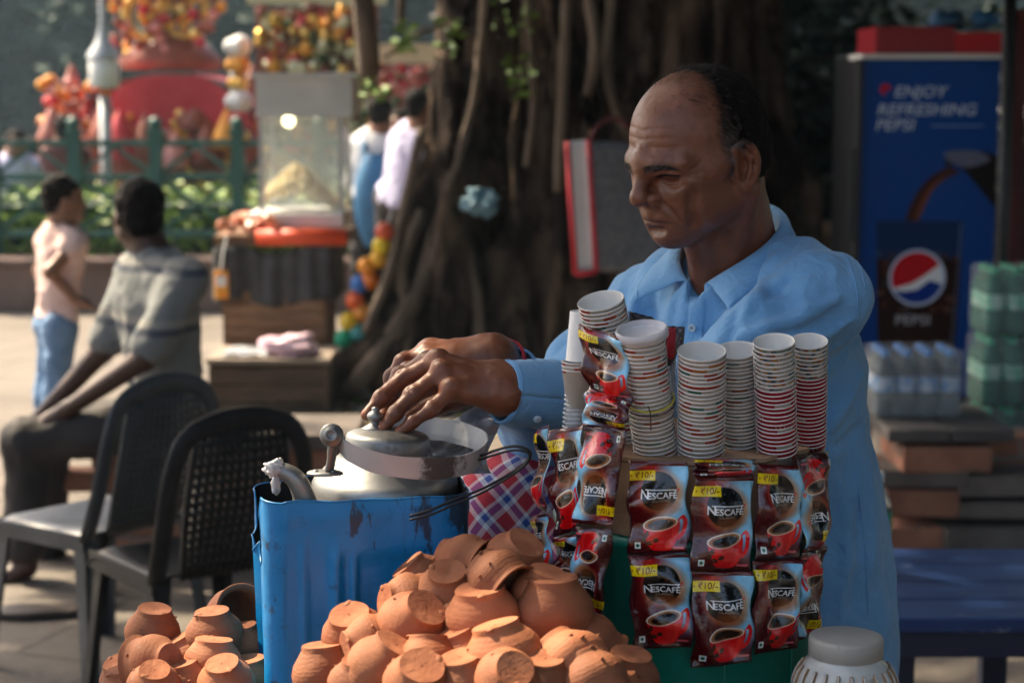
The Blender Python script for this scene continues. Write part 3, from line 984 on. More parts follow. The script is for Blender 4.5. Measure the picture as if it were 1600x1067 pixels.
# ------------------------------------------------------------------ flat print, painted in code
class Paint:
    """a little vector painter: unit coords, x right 0..1, y up 0..asp"""
    def __init__(self, w, h, bg):
        self.w, self.h = w, h
        self.a = np.zeros((h, w, 3), np.float32); self.a[:] = bg
        self.asp = h / w
        self.X, self.Y = np.meshgrid((np.arange(w) + .5) / w, (np.arange(h) + .5) / w)
    def put(self, m, c):
        m = np.clip(m, 0, 1)[..., None]
        self.a = self.a * (1 - m) + (np.array(c, np.float32) if not callable(c) else c(self.X, self.Y)) * m
    def ell(self, cx, cy, rx, ry, c, al=1, soft=None, rot=0):
        ca, sa = math.cos(rot), math.sin(rot)
        dx, dy = self.X - cx, self.Y - cy
        u, v = (dx * ca + dy * sa) / rx, (-dx * sa + dy * ca) / ry
        d = (1 - np.sqrt(u * u + v * v)) * min(rx, ry)
        self.put(np.clip(d / (soft or 1.2 / self.w) + .5, 0, 1) * al, c)
    def poly(self, pts, c, al=1):
        m = np.zeros_like(self.X)
        n = len(pts)
        for ox, oy in ((-.25, -.25), (.25, -.25), (.25, .25), (-.25, .25)):
            X, Y = self.X + ox / self.w, self.Y + oy / self.w
            ins = np.zeros(X.shape, bool)
            for i in range(n):
                (x0, y0), (x1, y1) = pts[i], pts[(i + 1) % n]
                if y0 == y1: continue
                ins ^= ((Y < y0) != (Y < y1)) & (X < (x1 - x0) * (Y - y0) / (y1 - y0) + x0)
            m += ins * .25
        self.put(m * al, c)
    def curve(self, pts, c, al=1, n=8):
        q = [Vector((x, y, 0)) for x, y in pts]
        self.poly([(p.x, p.y) for p in spline(q + [q[0]], n)[:-1]], c, al)
    def line(self, pts, w, c, al=1):
        q = [Vector((x, y, 0)) for x, y in pts]
        for a, b in zip(q, q[1:]):
            d = (b - a).normalized(); s = Vector((-d.y, d.x, 0)) * w / 2; e = d * w * .3
            self.poly([((a - e + s).x, (a - e + s).y), ((b + e + s).x, (b + e + s).y), ((b + e - s).x, (b + e - s).y), ((a - e - s).x, (a - e - s).y)], c, al)
    def text(self, s, cx, cy, size, c, bold=0, shear=0, sx=1, rot=0, align='CENTER'):
        cu = bpy.data.curves.new('lettering', 'FONT')
        cu.body = s; cu.size = size; cu.align_x = align; cu.shear = shear; cu.offset = bold * size; cu.resolution_u = 3
        o = bpy.data.objects.new('lettering', cu)
        COL.objects.link(o)
        dg = bpy.context.evaluated_depsgraph_get()
        me = o.evaluated_get(dg).to_mesh()
        me.calc_loop_triangles()
        V = [v.co.copy() for v in me.vertices]
        T = [tuple(t.vertices) for t in me.loop_triangles]
        o.evaluated_get(dg).to_mesh_clear()
        bpy.data.objects.remove(o); bpy.data.curves.remove(cu)
        ca, sa = math.cos(rot), math.sin(rot)
        m = np.zeros_like(self.X)
        for t in T:
            p = [(cx + (V[i].x * sx * ca - V[i].y * sa), cy + (V[i].x * sx * sa + V[i].y * ca)) for i in t]
            x0, x1 = min(q[0] for q in p), max(q[0] for q in p); y0, y1 = min(q[1] for q in p), max(q[1] for q in p)
            i0, i1 = max(0, int(x0 * self.w) - 1), min(self.w, int(x1 * self.w) + 2)
            j0, j1 = max(0, int(y0 * self.w) - 1), min(self.h, int(y1 * self.w) + 2)
            if i1 <= i0 or j1 <= j0: continue
            for ox, oy in ((-.25, -.25), (.25, -.25), (.25, .25), (-.25, .25)):
                X = self.X[j0:j1, i0:i1] + ox / self.w; Y = self.Y[j0:j1, i0:i1] + oy / self.w
                e = [(p[(k + 1) % 3][0] - p[k][0]) * (Y - p[k][1]) - (p[(k + 1) % 3][1] - p[k][1]) * (X - p[k][0]) for k in range(3)]
                m[j0:j1, i0:i1] += .25 * (((e[0] >= 0) & (e[1] >= 0) & (e[2] >= 0)) | ((e[0] <= 0) & (e[1] <= 0) & (e[2] <= 0)))
        self.put(m, c)
    def image(self, name):
        im = bpy.data.images.new(name, self.w, self.h)
        px_ = np.ones((self.h, self.w, 4), np.float32); px_[..., :3] = np.clip(self.a, 0, 1)
        im.pixels.foreach_set(px_.ravel())
        im.pack()
        return im
def print_mat(name, im, rough=.3, spec=.5, bump=0, bsc=60, bdist=.002, coat=0, grime=None):
    m = bpy.data.materials.new(name)
    t = NT(m)
    tx = t.n('TexImage', {'Vector': t.n('TexCoord').outputs['UV']})
    tx.image = im
    col = tx.outputs[0]
    if grime:
        col = t.mix(t.ramp(t.noise(t.coord('Object'), grime[1], 5), [(.45, 0), (.75, grime[2])]), col, grime[0])
    t.set('Base Color', col)
    t.set('Roughness', rough); t.set('Specular IOR Level', spec)
    if coat: t.set('Coat Weight', coat); t.set('Coat Roughness', .1)
    if bump: t.bump(t.noise(t.coord('Object'), bsc, 3), bump, bdist)
    return m

# ------------------------------------------------------------------ the banyan
TY = 9.5
tr = thing('banyan_tree', 'old banyan with a trunk of tangled hanging roots', 'tree', (P(900, 600, TY).x, TY, 0))
lo = [P(480, 0, TY).x, TY - 1.3, -.05]; hi = [P(1290, 0, TY).x, TY + 1.5, 3.6]
fd = Field(lo, hi, .024)
def T(px_, py, d=0): return P(px_, py, TY + d)
fd.ell((P(960, 0, TY).x, TY + 1.1, 1.6), (.95, .5, 3.2), .2)
roots = [  # (pixel, pixel, depth offset) down the trunk, radii
    ([(756, -60, .3), (732, 90, .15), (700, 240, 0), (655, 360, -.15), (600, 480, -.3), (556, 575, -.45), (520, 612, -.5)], [.18, .15, .12, .10, .09, .10, .08]),
    ([(700, 250, -.02), (705, 340, -.15), (735, 430, -.25), (752, 530, -.35), (742, 640, -.5)], [.10, .09, .07, .065, .07]),
    ([(690, 330, -.2), (680, 420, -.32), (640, 500, -.42), (596, 590, -.6)], [.07, .07, .065, .07]),
    ([(690, 250, .1), (655, 350, .05), (620, 430, -.05), (580, 530, -.2), (525, 600, -.3)], [.10, .10, .11, .11, .09]),
    ([(730, 300, .35), (700, 480, .3), (690, 660, .3)], [.26, .34, .42]),
    ([(640, 360, -.2), (618, 410, -.26), (640, 455, -.33)], [.05, .05, .05]),
    ([(868, -60, 0), (862, 120, -.1), (850, 260, -.22), (812, 380, -.3), (785, 470, -.35), (770, 640, -.5)], [.16, .15, .12, .11, .10, .12]),
    ([(850, 300, -.25), (870, 420, -.35), (850, 520, -.4), (842, 640, -.5)], [.09, .09, .085, .09]),
    ([(905, 300, -.2), (905, 460, -.32), (880, 560, -.4), (860, 640, -.45)], [.10, .09, .1, .1]),
    ([(800, -60, .15), (790, 100, .05), (770, 220, 0), (760, 330, -.05)], [.14, .13, .12, .06]),
    ([(930, 250, -.1), (960, 400, -.2), (950, 640, -.3)], [.09, .09, .12]),
    ([(910, -60, -.1), (926, 90, -.2), (955, 200, -.2), (985, 300, -.15)], [.08, .06, .06, .08]),
    ([(1000, -60, 0), (1010, 150, -.1), (1030, 400, -.15), (1040, 640, -.2)], [.12, .10, .11, .16]),
    ([(1090, -60, .1), (1110, 150, 0), (1120, 400, -.05), (1150, 640, -.1)], [.12, .10, .12, .16]),
    ([(1170, -60, .3), (1180, 150, .3), (1200, 400, .25), (1240, 640, .2)], [.16, .15, .16, .2]),
]
tq = random.Random(31)
for i in range(62):
    x0 = tq.uniform(705, 1210); dz = tq.uniform(-.25, .35); w = tq.choice((.018, .026, .035, .05, .065))
    pts = [(x0, -60, dz)]
    for y in (90, 220, 340, 470, 640):
        x0 += tq.gauss(0, 27) + (x0 - 950) * .04
        pts.append((max(690, x0), y, dz - .0007 * y + tq.uniform(-.08, .08)))
    roots.append((pts, [w * tq.uniform(.8, 1.25) for _ in pts]))
for pts, rad in roots:
    q = spline([T(*p) for p in pts], 5)
    fd.chain(q, lerps(rad, 5), .016)
for pts, rad in (([(780, 250, -.3), (770, 420, -.45), (775, 600, -.6)], [.05, .09, .10]), ([(830, 420, -.5), (815, 620, -.7)], [.06, .09]),
                 ([(690, 480, -.2), (690, 620, -.5)], [.10, .16]), ([(905, 0, -.4), (890, 200, -.4)], [.05, .06])):
    fd.chain([T(*p) for p in pts], rad, .06, True)
fd.wave(lambda p: .028 * vnoise(p * np.array([1, 1, .22]), 9, 2) + .018 * vnoise(p * np.array([1, 1, .3]), 21, 3) + .02 * vnoise(p, 4, 1))
V, Q = fd.arrays()
make('trunk', np_mesh('trunk', V, Q), M['bark'], tr)
M['root'] = mat('aerial root bark', (.09, .065, .048), (.20, .15, .11), 7, .9, bump=.7, bsc=30, bdist=.03, stretch=(1, 1, .4))
rq = random.Random(21)
for pts, r_ in (([(915, -40, -.45), (930, 80, -.5), (918, 150, -.5)], .028), ([(760, -40, -.3), (742, 150, -.35), (700, 300, -.4), (676, 420, -.5)], .022),
                ([(820, -40, -.35), (835, 150, -.4), (822, 260, -.4)], .02), ([(888, -40, -.4), (880, 120, -.45), (872, 300, -.5)], .026),
                ([(745, 60, -.1), (705, 40, -.3), (650, 55, -.5), (600, 90, -.6)], .012),
                ([(660, 200, -.3), (630, 330, -.4), (610, 420, -.5), (570, 520, -.6)], .025), ([(960, -40, -.4), (950, 120, -.45), (985, 220, -.45)], .024),
                ([(712, 330, -.25), (735, 420, -.38), (748, 520, -.5), (735, 640, -.6)], .03), ([(690, 340, -.25), (662, 440, -.4), (610, 530, -.55), (548, 610, -.7)], .045), ([(660, 330, -.2), (628, 430, -.35), (640, 520, -.5), (600, 620, -.65)], .03)):
    q = spline([T(*p) for p in pts], 5)
    MB().tube(q, [r_ * rq.uniform(.85, 1.15) for _ in q], 8).build('aerial_root', M['root'], tr)
for pts, r_ in (([(560, -60, -1.2), (573, 60, -1.2), (577, 118, -1.15)], .05), ([(628, -60, -.9), (626, 20, -.9), (624, 40, -.9)], .02)):
    q = spline([T(*p) for p in pts], 5)
    MB().tube(q, r_, 8).build('hanging_root', M['root'], tr)
for a, b, c, r0 in (((.3, TY + .3, 2.9), (-1.6, TY - 2.5, 4.6), (-3.2, TY - 5, 5.3), .26), ((.6, TY + .2, 3), (.6, TY - 3, 4.8), (.4, TY - 6.5, 5.6), .28),
                    ((.9, TY + .4, 3), (3, TY - 1.5, 4.6), (5, TY - 3.5, 5.4), .26), ((.7, TY + .8, 3), (2, TY + 2.5, 4.8), (3.5, TY + 4, 5.6), .22),
                    ((.4, TY + .5, 2.9), (-1, TY + 1.6, 4.6), (-2, TY + 3, 5.4), .2)):
    q = spline([a, b, c], 6)
    MB().tube(q, lerps([r0, r0 * .65, r0 * .3], 6), 10).build('limb', M['bark'], tr)
cm = MB()
cq = random.Random(9)
for i in range(300):
    while True:
        x, y = cq.uniform(-7.2, 9), cq.uniform(-5, 17)
        if y < 1.4 - .5 * math.sin(x * 2) and x < .7: continue
        edge = -6.9 + .35 * math.sin(y * 1.7) + min(3.3, max(0, y - 6.2) * 1.3) + max(0, y - 8.8) * .25  # unseen outline shaped for light: open front left, shading table and chairs
        if x > edge - cq.expovariate(2.5): break
    leaves(cm, (x, y, cq.uniform(4.7, 6.3)), (1.2, 1.2, .6), 240, .30, cq, shell=0)
for i in range(70):                                       # unseen skirt of foliage added on the far right to shade that side
    x, y = cq.uniform(3.2, 8), cq.uniform(-3, 16)
    if x < 1.0 + y * .34: continue
    leaves(cm, (x, y, cq.uniform(1.5, 4.8)), (1.0, 1.0, .9), 200, .30, cq, shell=0)
# leaves cut away along the sun's path so spots land on chosen places
holes = [((-.05, 1.68, 1.0), .13), ((-.36, 2.02, 1.0), .12), ((-1.52, 5.92, 1.1), .24), ((-.75, 9.1, 1.0), .40), ((.0, 9.2, 1.3), .16), ((.35, 9.2, .7), .12), ((-1.6, 4.3, 0), .25), ((-.5, 8.9, .3), .2), ((-.95, 4.2, 0), .12), ((-1.25, 3.9, 0), .10), ((.5, 7.2, 0), .2)]
keep = []
for f in cm.f:
    p_ = cm.v[f[0]]
    ok = True
    for (tx, ty, tz), r_ in holes:
        k_ = (p_.z - tz) / sdir.z
        if (p_.x - sdir.x * k_ - tx) ** 2 + (p_.y - sdir.y * k_ - ty) ** 2 < (r_ + .2) ** 2: ok = False
    if ok: keep.append(f)
cm.f = keep; cm.mi = [0] * len(keep)
cm.build('crown', M['leaf'], tr, smooth=False)
sp = MB()
for p, s, n in ((T(812, 120, -.5), .10, 26), (T(700, 60, -.5), .10, 20), (T(632, 55, -.95), .08, 26), (T(585, 130, -1.1), .07, 16), (T(800, 30, -.5), .12, 20)):
    leaves(sp, p, (s, s, s * 1.2), n, .06, cq, shell=0)
M['fresh'] = mat('fresh leaf', (.08, .16, .02), (.16, .26, .04), 9, .5)
sp.build('sprig', M['fresh'], tr, smooth=False)['kind'] = 'stuff'
lt = MB()
for _ in range(700):
    x, y = cq.uniform(-1.35, .6), cq.uniform(6.5, 9.6)
    if cq.random() < .75: x, y = P(cq.uniform(430, 620), 600, 9.2).x, cq.uniform(8.3, 9.6)
    d = V3((cq.gauss(0, .4), cq.gauss(0, .4), 1)).normalized(); _, s, u = basis(d, V3((0, 1, 0)))
    a = cq.uniform(0, 6.3); s, u = s * math.cos(a) + u * math.sin(a), u * math.cos(a) - s * math.sin(a)
    w = cq.uniform(.04, .1); p = V3((x, y, cq.uniform(.01, .05))); b = len(lt.v)
    lt.v += [p - s * w * .5, p - u * w * .3, p + s * w * .5, p + u * w * .3]
    lt.face([b, b + 1, b + 2, b + 3], cq.choice((0, 0, 1, 2)))
tag(lt.build('leaf_litter', [mat('dead leaf', (.10, .06, .035), (.2, .13, .08), 9, .8), M['fresh'], mat('paper scrap', .4, (.5, .47, .42), 9, .8)], smooth=False), kind='stuff')

# dark shrubs right of the trunk
for k, (px_, Y, r_, h_, lab) in enumerate(((1236, 11.2, .55, 1.6, 'dark leafy shrub right behind the banyan trunk'), (1300, 12.4, .6, 2.1, 'tall dark shrub growing behind the red and blue drinks cooler'),
                                           (1440, 13.5, 1.1, 1.9, 'broad dark shrub behind the drinks cooler top'), (1180, 12.6, .7, 2.2, 'tall dark shrub hidden mostly by the vendor head'))):
    x = P(px_, 300, Y).x
    s = thing('shrub', lab, 'shrub', (x, Y, 0))
    mb = MB()
    for i in range(9):
        leaves(mb, (x + cq.uniform(-.6, .6) * r_, Y + cq.uniform(-.3, .3), h_ * (.12 + .11 * i)), (r_ * .75, .45, h_ * .16), 260, .12, cq, shell=0)
    mb.build('foliage', M['far_leaf'], s, smooth=False)
    st = MB()
    for i in range(4):
        st.tube(spline([(x + .05 * i - .1, Y, 0), (x + cq.uniform(-.2, .2), Y, h_ * .4), (x + cq.uniform(-.5, .5) * r_, Y, h_ * .85)], 4), .022, 6)
    st.build('stem', M['bark'], s)

# cloth bundle tied on the trunk
def crumple(c, r, n, seed, amp=.35, M_=None):
    mb = MB()
    def fn(u, v):
        a, b = 2 * math.pi * u, math.pi * (v * .98 + .01)
        d = np.array([[math.cos(a) * math.sin(b), math.sin(a) * math.sin(b), math.cos(b)]])
        k = 1 + amp * float(vnoise(d, 2.2, seed)[0]) + amp * .5 * float(vnoise(d, 5, seed + 1)[0])
        p = V3((d[0][0] * r[0], d[0][1] * r[1], d[0][2] * r[2])) * k
        return V3(c) + p
    mb.grid(fn, n, n)
    return mb
M['bluepoly'] = mat('pale blue polythene', (.07, .17, .24), (.16, .29, .36), 12, .4)
c = T(752, 318, -.62)
tag(crumple(c, (.075, .05, .062), 60, 4, .5).build('plastic_bundle', M['bluepoly'], org=tuple(c)), 'pale blue plastic bundle stuck among the banyan roots', 'plastic bag')

# shopping bag hung on the trunk
YB = 7.6
bg = thing('shopping_bag', 'grey shopping bag with a white red edged side hanging on the banyan', 'bag', tuple(P(950, 430, YB)))
def quad_slab(p, th, nrm):
    mb = MB()
    a = [V3(q) for q in p]; n = V3(nrm).normalized() * th
    def fn(u, v):
        q = a[3].lerp(a[2], u).lerp(a[0].lerp(a[1], u), v)
        return q + n * .4 * math.sin(u * 7) * math.sin(v * 3)
    mb.grid(fn, 12, 14)
    return mb
w1, w2, w3, w4 = P(886, 222, YB), P(919, 219, YB), P(931, 424, YB), P(899, 428, YB)
quad_slab((w1, w2, w3, w4), .02, (0, -1, 0)).build('white_side', M['white'], bg, solid=.006)
g2, g3 = P(1030, 226, YB + .22), P(1030, 428, YB + .22)
quad_slab((w2, g2, g3, w3), .03, (0, -1, 0)).build('grey_panel', mat('grey woven plastic', (.17, .17, .19), (.25, .25, .27), 30, .7, bump=.3, bsc=300), bg, solid=.006)
for pts in ((w1, w4), (w2, w3), (w4, w3)):
    MB().tube([pts[0] - V3((0, .012, 0)), pts[0].lerp(pts[1], .5) - V3((0, .016, 0)), pts[1] - V3((0, .012, 0))], .012, 6).build('red_piping', M['red'], bg)
MB().tube(spline([w2 + V3((.02, 0, 0)), P(928, 205, YB), P(955, 186, YB + .1), P(985, 200, YB + .1), P(990, 226, YB + .15)], 5), .010, 6).build('handle', mat('maroon webbing', (.10, .012, .015), None, 5, .7), bg)

# ------------------------------------------------------------------ popcorn cart
CY = 9.4
cx0, cx1 = P(352, 400, CY).x, P(520, 400, CY).x
def zof(py, Y): return P(800, py, Y).z
pc = thing('popcorn_cart', 'popcorn cart with a glass case over a black skirt and plank box', 'cart', ((cx0 + cx1) / 2, CY, 0))
glass = bpy.data.materials.new('clear glass'); t = NT(glass)
t.set('Base Color', c4((.8, .9, .92))); t.set('Roughness', .06); t.set('Alpha', .16)
gx0, gx1 = P(408, 200, CY).x, P(540, 200, CY).x
zt, zh, zb, zr, zs, zk = zof(122, CY), zof(182, CY), zof(330, CY), zof(352, CY), zof(378, CY), zof(465, CY)
gm = (gx0 + gx1) / 2
hb = MB()
hb.box((gm + .02, CY + .1, (zt + zh) / 2), (gx1 - gx0 + .05, .5, zt - zh))
hb.box((gm + .06, CY + .1, zt + .012), (gx1 - gx0 + .16, .6, .022))
hb.build('canopy_board', mat('pale sheet metal', (.48, .52, .53), (.6, .63, .63), 5, .45), pc, smooth=False)
for x in (gx0 + .015, gx1 - .015):
    for y in (CY - .12, CY + .32):
        MB().box((x, y, (zh + zb) / 2), (.024, .024, zh - zb)).build('corner_post', M['greypaint'], pc, smooth=False)
for (c, s) in (((gm, CY - .128, (zh + zb) / 2), (gx1 - gx0 - .06, .004, zh - zb)), ((gm, CY + .328, (zh + zb) / 2), (gx1 - gx0 - .06, .004, zh - zb)),
               ((gx0 + .006, CY + .1, (zh + zb) / 2), (.004, .40, zh - zb)), ((gx1 - .006, CY + .1, (zh + zb) / 2), (.004, .40, zh - zb))):
    MB().box(c, s).build('glass_pane', glass, pc, smooth=False)
em = bpy.data.materials.new('lit bulb'); t = NT(em); t.set('Emission Color', (1, .85, .45, 1)); t.set('Emission Strength', 3.2)
lb = MB().ball((P(448, 190, CY).x, CY + .08, zof(190, CY)), .030, 12).build('bulb', em, pc)
MB().tube([(P(448, 190, CY).x, CY + .08, zof(180, CY) + .03), (P(448, 190, CY).x, CY + .08, zof(180, CY) + .004)], .015, 8).build('socket', M['dark'], lb)
pq = random.Random(4)
pm = MB()
for _ in range(900):
    u, v = pq.uniform(-1, 1), pq.uniform(-1, 1)
    hh = .23 * max(0, 1 - abs(u + .25) ** 1.3 * .8) * (1 - .4 * v * v)
    pm.ball((gm + u * (gx1 - gx0) * .44, CY + .1 + v * .19, zb + .012 + hh * pq.uniform(.55, 1)), pq.uniform(.010, .018), 5)
pop = pm.build('popcorn', mat('popcorn', (.78, .62, .30), (.86, .78, .55), 25, .7), pc); pop['kind'] = 'stuff'
MB().box((gm - .03, CY + .1, (zb + zr) / 2), (gx1 - gx0 + .06, .54, zb - zr)).build('tray', M['white'], pc, smooth=False, bevel=.01)
M['redorange'] = mat('red orange plastic', (.72, .07, .02), (.8, .1, .03), 6, .35)
MB().tube([(gx0 - .0, CY - .24, (zr + zs) / 2), (gx1 + .02, CY - .24, (zr + zs) / 2)], .042, 12).build('rail', M['redorange'], pc)
MB().box(((cx0 + cx1) / 2 + .03, CY + .08, (zr + zs) / 2 - .02), (cx1 - cx0 + .1, .6, .05)).build('counter', M['wood'], pc, smooth=False)
sk = MB()
sk.grid(lambda u, v: (cx0 - .02 + (cx1 - cx0 + .04) * u, CY - .255 - .022 * math.sin(u * 17) * (1 - v) - .01 * math.sin(u * 41), zk + .02 * math.sin(u * 9) + (zs - zk - .02) * v), 40, 10)
sk.grid(lambda u, v: (cx0 - .02 - .015 * math.sin(u * 15) * (1 - v), CY - .255 + .6 * u, zk + (zs - zk - .02) * v), 20, 6)
sk.grid(lambda u, v: (cx1 + .02 + .015 * math.sin(u * 15) * (1 - v), CY - .255 + .6 * u, zk + (zs - zk - .02) * v), 20, 6)
sk.build('skirt', mat('charcoal cloth', (.035, .036, .04), (.07, .072, .078), 6, .7, bump=.3, bsc=20, bdist=.02), pc, solid=.005)
for i in range(7):
    z = .12 + (zk + .06 - .12) * (i + .5) / 7
    for y in (CY - .23, CY + .32):
        MB().box(((cx0 + cx1) / 2 + .01, y, z), (cx1 - cx0 - .06, .02, (zk + .06 - .12) / 7 - .008)).build('slat', M['wood'], pc, smooth=False)
for x in (cx0 + .04, cx1 - .04):
    for y in (CY - .21, CY + .3):
        MB().box((x, y, (zk + .1) / 2), (.045, .045, zk + .1)).build('leg', M['wood'], pc, smooth=False)
    MB().box((x, CY + .045, .4), (.02, .5, .45)).build('side_board', M['wood'], pc, smooth=False)
pk = MB()
for i in range(38):
    c = (P(pq.uniform(350, 432), 355, CY - .15).x, CY - .05 + pq.uniform(-.18, .15), zr - .005 + pq.uniform(-.012, .055))
    pk.box(c, (.07, .05, .03), Euler((pq.uniform(-.6, .6), pq.uniform(-.6, .6), pq.uniform(0, 3))).to_matrix())
tag(pk.build('snack_packets', mat('orange brown wrapper', (.5, .13, .06), (.65, .3, .18), 18, .35), org=(cx0, CY, zr), smooth=False, bevel=.008), 'heap of orange brown snack packets on the left end of the cart', 'packets', kind='stuff')
c = P(346, 445, CY - .3)
hp = thing('hanging_packet', 'orange and white packet hanging off the left of the popcorn cart', 'packet', tuple(c))
MB().box(c, (.07, .02, .14)).build('packet', M['orange'], hp, smooth=False, bevel=.008)
MB().box(c - V3((0, .011, -.02)), (.05, .004, .05)).build('print', M['white'], hp, smooth=False)
MB().tube(spline([c + V3((0, 0, .07)), c + V3((.01, .02, .16)), P(354, 372, CY - .26)], 4), .005, 5).build('string', M['white'], hp)
M['oldwood'] = mat('old dark wood', (.055, .035, .024), (.11, .075, .05), 6, .85, bump=.4, bsc=60, stretch=(1, 8, 8), perobj=.25)
tbc = P(428, 574, CY - .62)
lowc = thing('low_box', 'low plank box with papers on top in front of the popcorn cart', 'box', (tbc.x, CY - .62, 0))
zt2 = zof(556, CY - .62)
for i in range(3):
    MB().box((tbc.x, CY - .82, .05 + i * .085), (.52, .02, .078)).build('slat', M['oldwood'], lowc, smooth=False)
    MB().box((tbc.x, CY - .42, .05 + i * .085), (.52, .02, .078)).build('slat', M['oldwood'], lowc, smooth=False)
for s in (-1, 1):
    MB().box((tbc.x + s * .27, CY - .62, .14), (.02, .42, .27)).build('end_board', M['oldwood'], lowc, smooth=False)
MB().box((tbc.x, CY - .62, .29), (.58, .46, .025)).build('top_board', mat('grey board', (.20, .16, .125), (.28, .22, .175), 5, .8), lowc, smooth=False)
pp = MB()
pp.grid(lambda u, v: (tbc.x - .22 + .22 * u, CY - .8 + .3 * v, .306 + .012 * abs(math.sin(u * 7 + v * 3))), 10, 8)
tag(pp.build('newspaper', mat('printed paper', (.13, .15, .19), (.4, .4, .4), 30, .8, lo=.5, hi=.62), org=(tbc.x - .1, CY - .7, .306), solid=.002), 'dark printed paper lying on the low plank box', 'newspaper')
c = V3((tbc.x + .09, CY - .72, .345))
tag(crumple(c, (.12, .08, .055), 24, 9, .5).build('plastic_bag', mat('pink polythene', (.62, .38, .48), (.75, .58, .65), 12, .35), org=tuple(c)), 'crumpled pink plastic bag on the low plank box', 'plastic bag')

# string of coloured balls
cols = [((601, 362), (.62, .10, .04), 'red'), ((596, 384), (.75, .55, .03), 'yellow'), ((573, 416), (.75, .28, .02), 'orange'), ((562, 444), (.04, .16, .5), 'blue'),
        ((555, 470), (.72, .12, .03), 'red orange'), ((545, 502), (.75, .52, .03), 'yellow'), ((537, 530), (.02, .38, .2), 'green'), ((560, 520), (.08, .36, .36), 'teal'), ((592, 404), (.75, .4, .03), 'amber'), ((578, 438), (.72, .2, .03), 'deep orange'),
        ((566, 488), (.75, .3, .05), 'light orange'), ((545, 552), (.10, .35, .45), 'turquoise')]
rope = spline([P(612, 330, 9.2), P(600, 365, 9.2), P(575, 420, 9.18), P(555, 480, 9.15), P(538, 545, 9.1), P(530, 575, 9.1)], 6)
tag(MB().tube(rope, .006, 6).build('cord', M['white'], org=tuple(rope[0])), 'thin white cord with plastic balls running up the banyan root', 'cord')
for (x, y), c, nm in cols:
    q = P(x, y, 9.08)
    m = mat(nm + ' plastic', c, None, 8, .3)
    b = MB().ball((0, 0, 0), .048, 16)
    o = b.build('toy_ball', m, org=(0, 0, 0)); o.location = q
    pos = {'yellow': ' hanging near the top of the cord' if y < 400 else ' near the foot of the cord'}.get(nm, ' hanging on the cord beside the banyan root')
    tag(o, nm + ' plastic ball' + pos, 'ball', 'coloured balls hanging by the root')

# ------------------------------------------------------------------ drinks cooler
FYc = 8.0
fx0, fx1 = P(1343, 300, FYc).x, P(1556, 300, FYc).x
fm, fw_ = (fx0 + fx1) / 2, fx1 - fx0
ztop = zof(92, FYc); zhead = zof(43, FYc)
zbot = .22
A = (ztop - zbot) / fw_
p = Paint(400, int(400 * A), (.0, .27, .57))
p.put(.35 * np.clip(1 - p.Y / p.asp, 0, 1), (.0, .18, .44))
def fy(py): return (zof(py, FYc) - zbot) / fw_
def fx_(px_): return (P(px_, 300, FYc).x - fx0) / fw_
W_ = (.80, .84, .90)
p.text('ENJOY', fx_(1392), fy(152), .115, W_, .009, .2, 1.12, align='LEFT')
p.text('REFRESHING', fx_(1366), fy(180), .115, W_, .009, .2, 1.12, align='LEFT')
p.text('PEPSI', fx_(1364), fy(204), .115, W_, .009, .2, 1.12, align='LEFT')
p.line([(fx_(1452), fy(197)), (fx_(1532), fy(197))], .008, (.6, .7, .85))
def globe(cx, cy, r_):
    p.ell(cx, cy, r_ * 1.12, r_ * 1.12, (.75, .8, .9))
    p.ell(cx, cy, r_, r_, (.93, .94, .95))
    q = []
    for k in range(25):
        a = math.pi * (.17 + .97 * k / 24); q.append((cx + r_ * math.cos(a), cy + r_ * math.sin(a)))
    q += [(cx - .2 * r_, cy - .22 * r_), (cx + .3 * r_, cy + .1 * r_)]
    p.poly(q, (.78, .03, .10))
    q = []
    for k in range(25):
        a = math.pi * (1.17 + .75 * k / 24); q.append((cx + r_ * math.cos(a), cy + r_ * math.sin(a)))
    q += [(cx + .5 * r_, cy - .1 * r_), (cx, cy - .48 * r_), (cx - .5 * r_, cy - .55 * r_)]
    p.poly(q, (.02, .20, .55))
gx, gy = fx_(1379), fy(140)
p.ell(gx, gy, .04, .04, (.80, .05, .12)); p.ell(gx + .02, gy - .02, .022, .018, (.1, .25, .6))
# bottle neck, stream, tumbler
p.curve([(fx_(1560), fy(330)), (fx_(1500), fy(262)), (fx_(1478), fy(262)), (fx_(1480), fy(242)), (fx_(1510), fy(236)), (fx_(1560), fy(250))], (.07, .04, .05))
p.curve([(fx_(1480), fy(252)), (fx_(1475), fy(238)), (fx_(1522), fy(236)), (fx_(1545), fy(250)), (fx_(1510), fy(262))], (.40, .42, .50))
p.curve([(fx_(1500), fy(268)), (fx_(1465), fy(290)), (fx_(1440), fy(330)), (fx_(1430), fy(385)), (fx_(1412), fy(388)), (fx_(1420), fy(330)), (fx_(1445), fy(285)), (fx_(1480), fy(262))], (.25, .10, .05))
p.curve([(fx_(1490), fy(268)), (fx_(1460), fy(294)), (fx_(1438), fy(340)), (fx_(1430), fy(340)), (fx_(1452), fy(292))], (.45, .24, .14))
x0, x1, x2, x3 = fx_(1370), fx_(1508), fx_(1496), fx_(1382)
p.poly([(x0, fy(345)), (x1, fy(345)), (x2, fy(640)), (x3, fy(640))], (.06, .18, .36))
p.poly([(x0 + .01, fy(405)), (x1 - .01, fy(405)), (x2, fy(640)), (x3, fy(640))], (.16, .07, .05))
pr = random.Random(2)
for _ in range(60):
    p.ell(pr.uniform(x0 + .03, x1 - .03), fy(pr.uniform(395, 490)), pr.uniform(.01, .035), pr.uniform(.01, .03), pr.choice(((.35, .18, .10), (.30, .33, .36), (.22, .10, .06), (.45, .32, .25))), .7)
p.line([(x1 - .02, fy(350)), (x2 - .02, fy(600))], .012, (.5, .6, .7), .6)
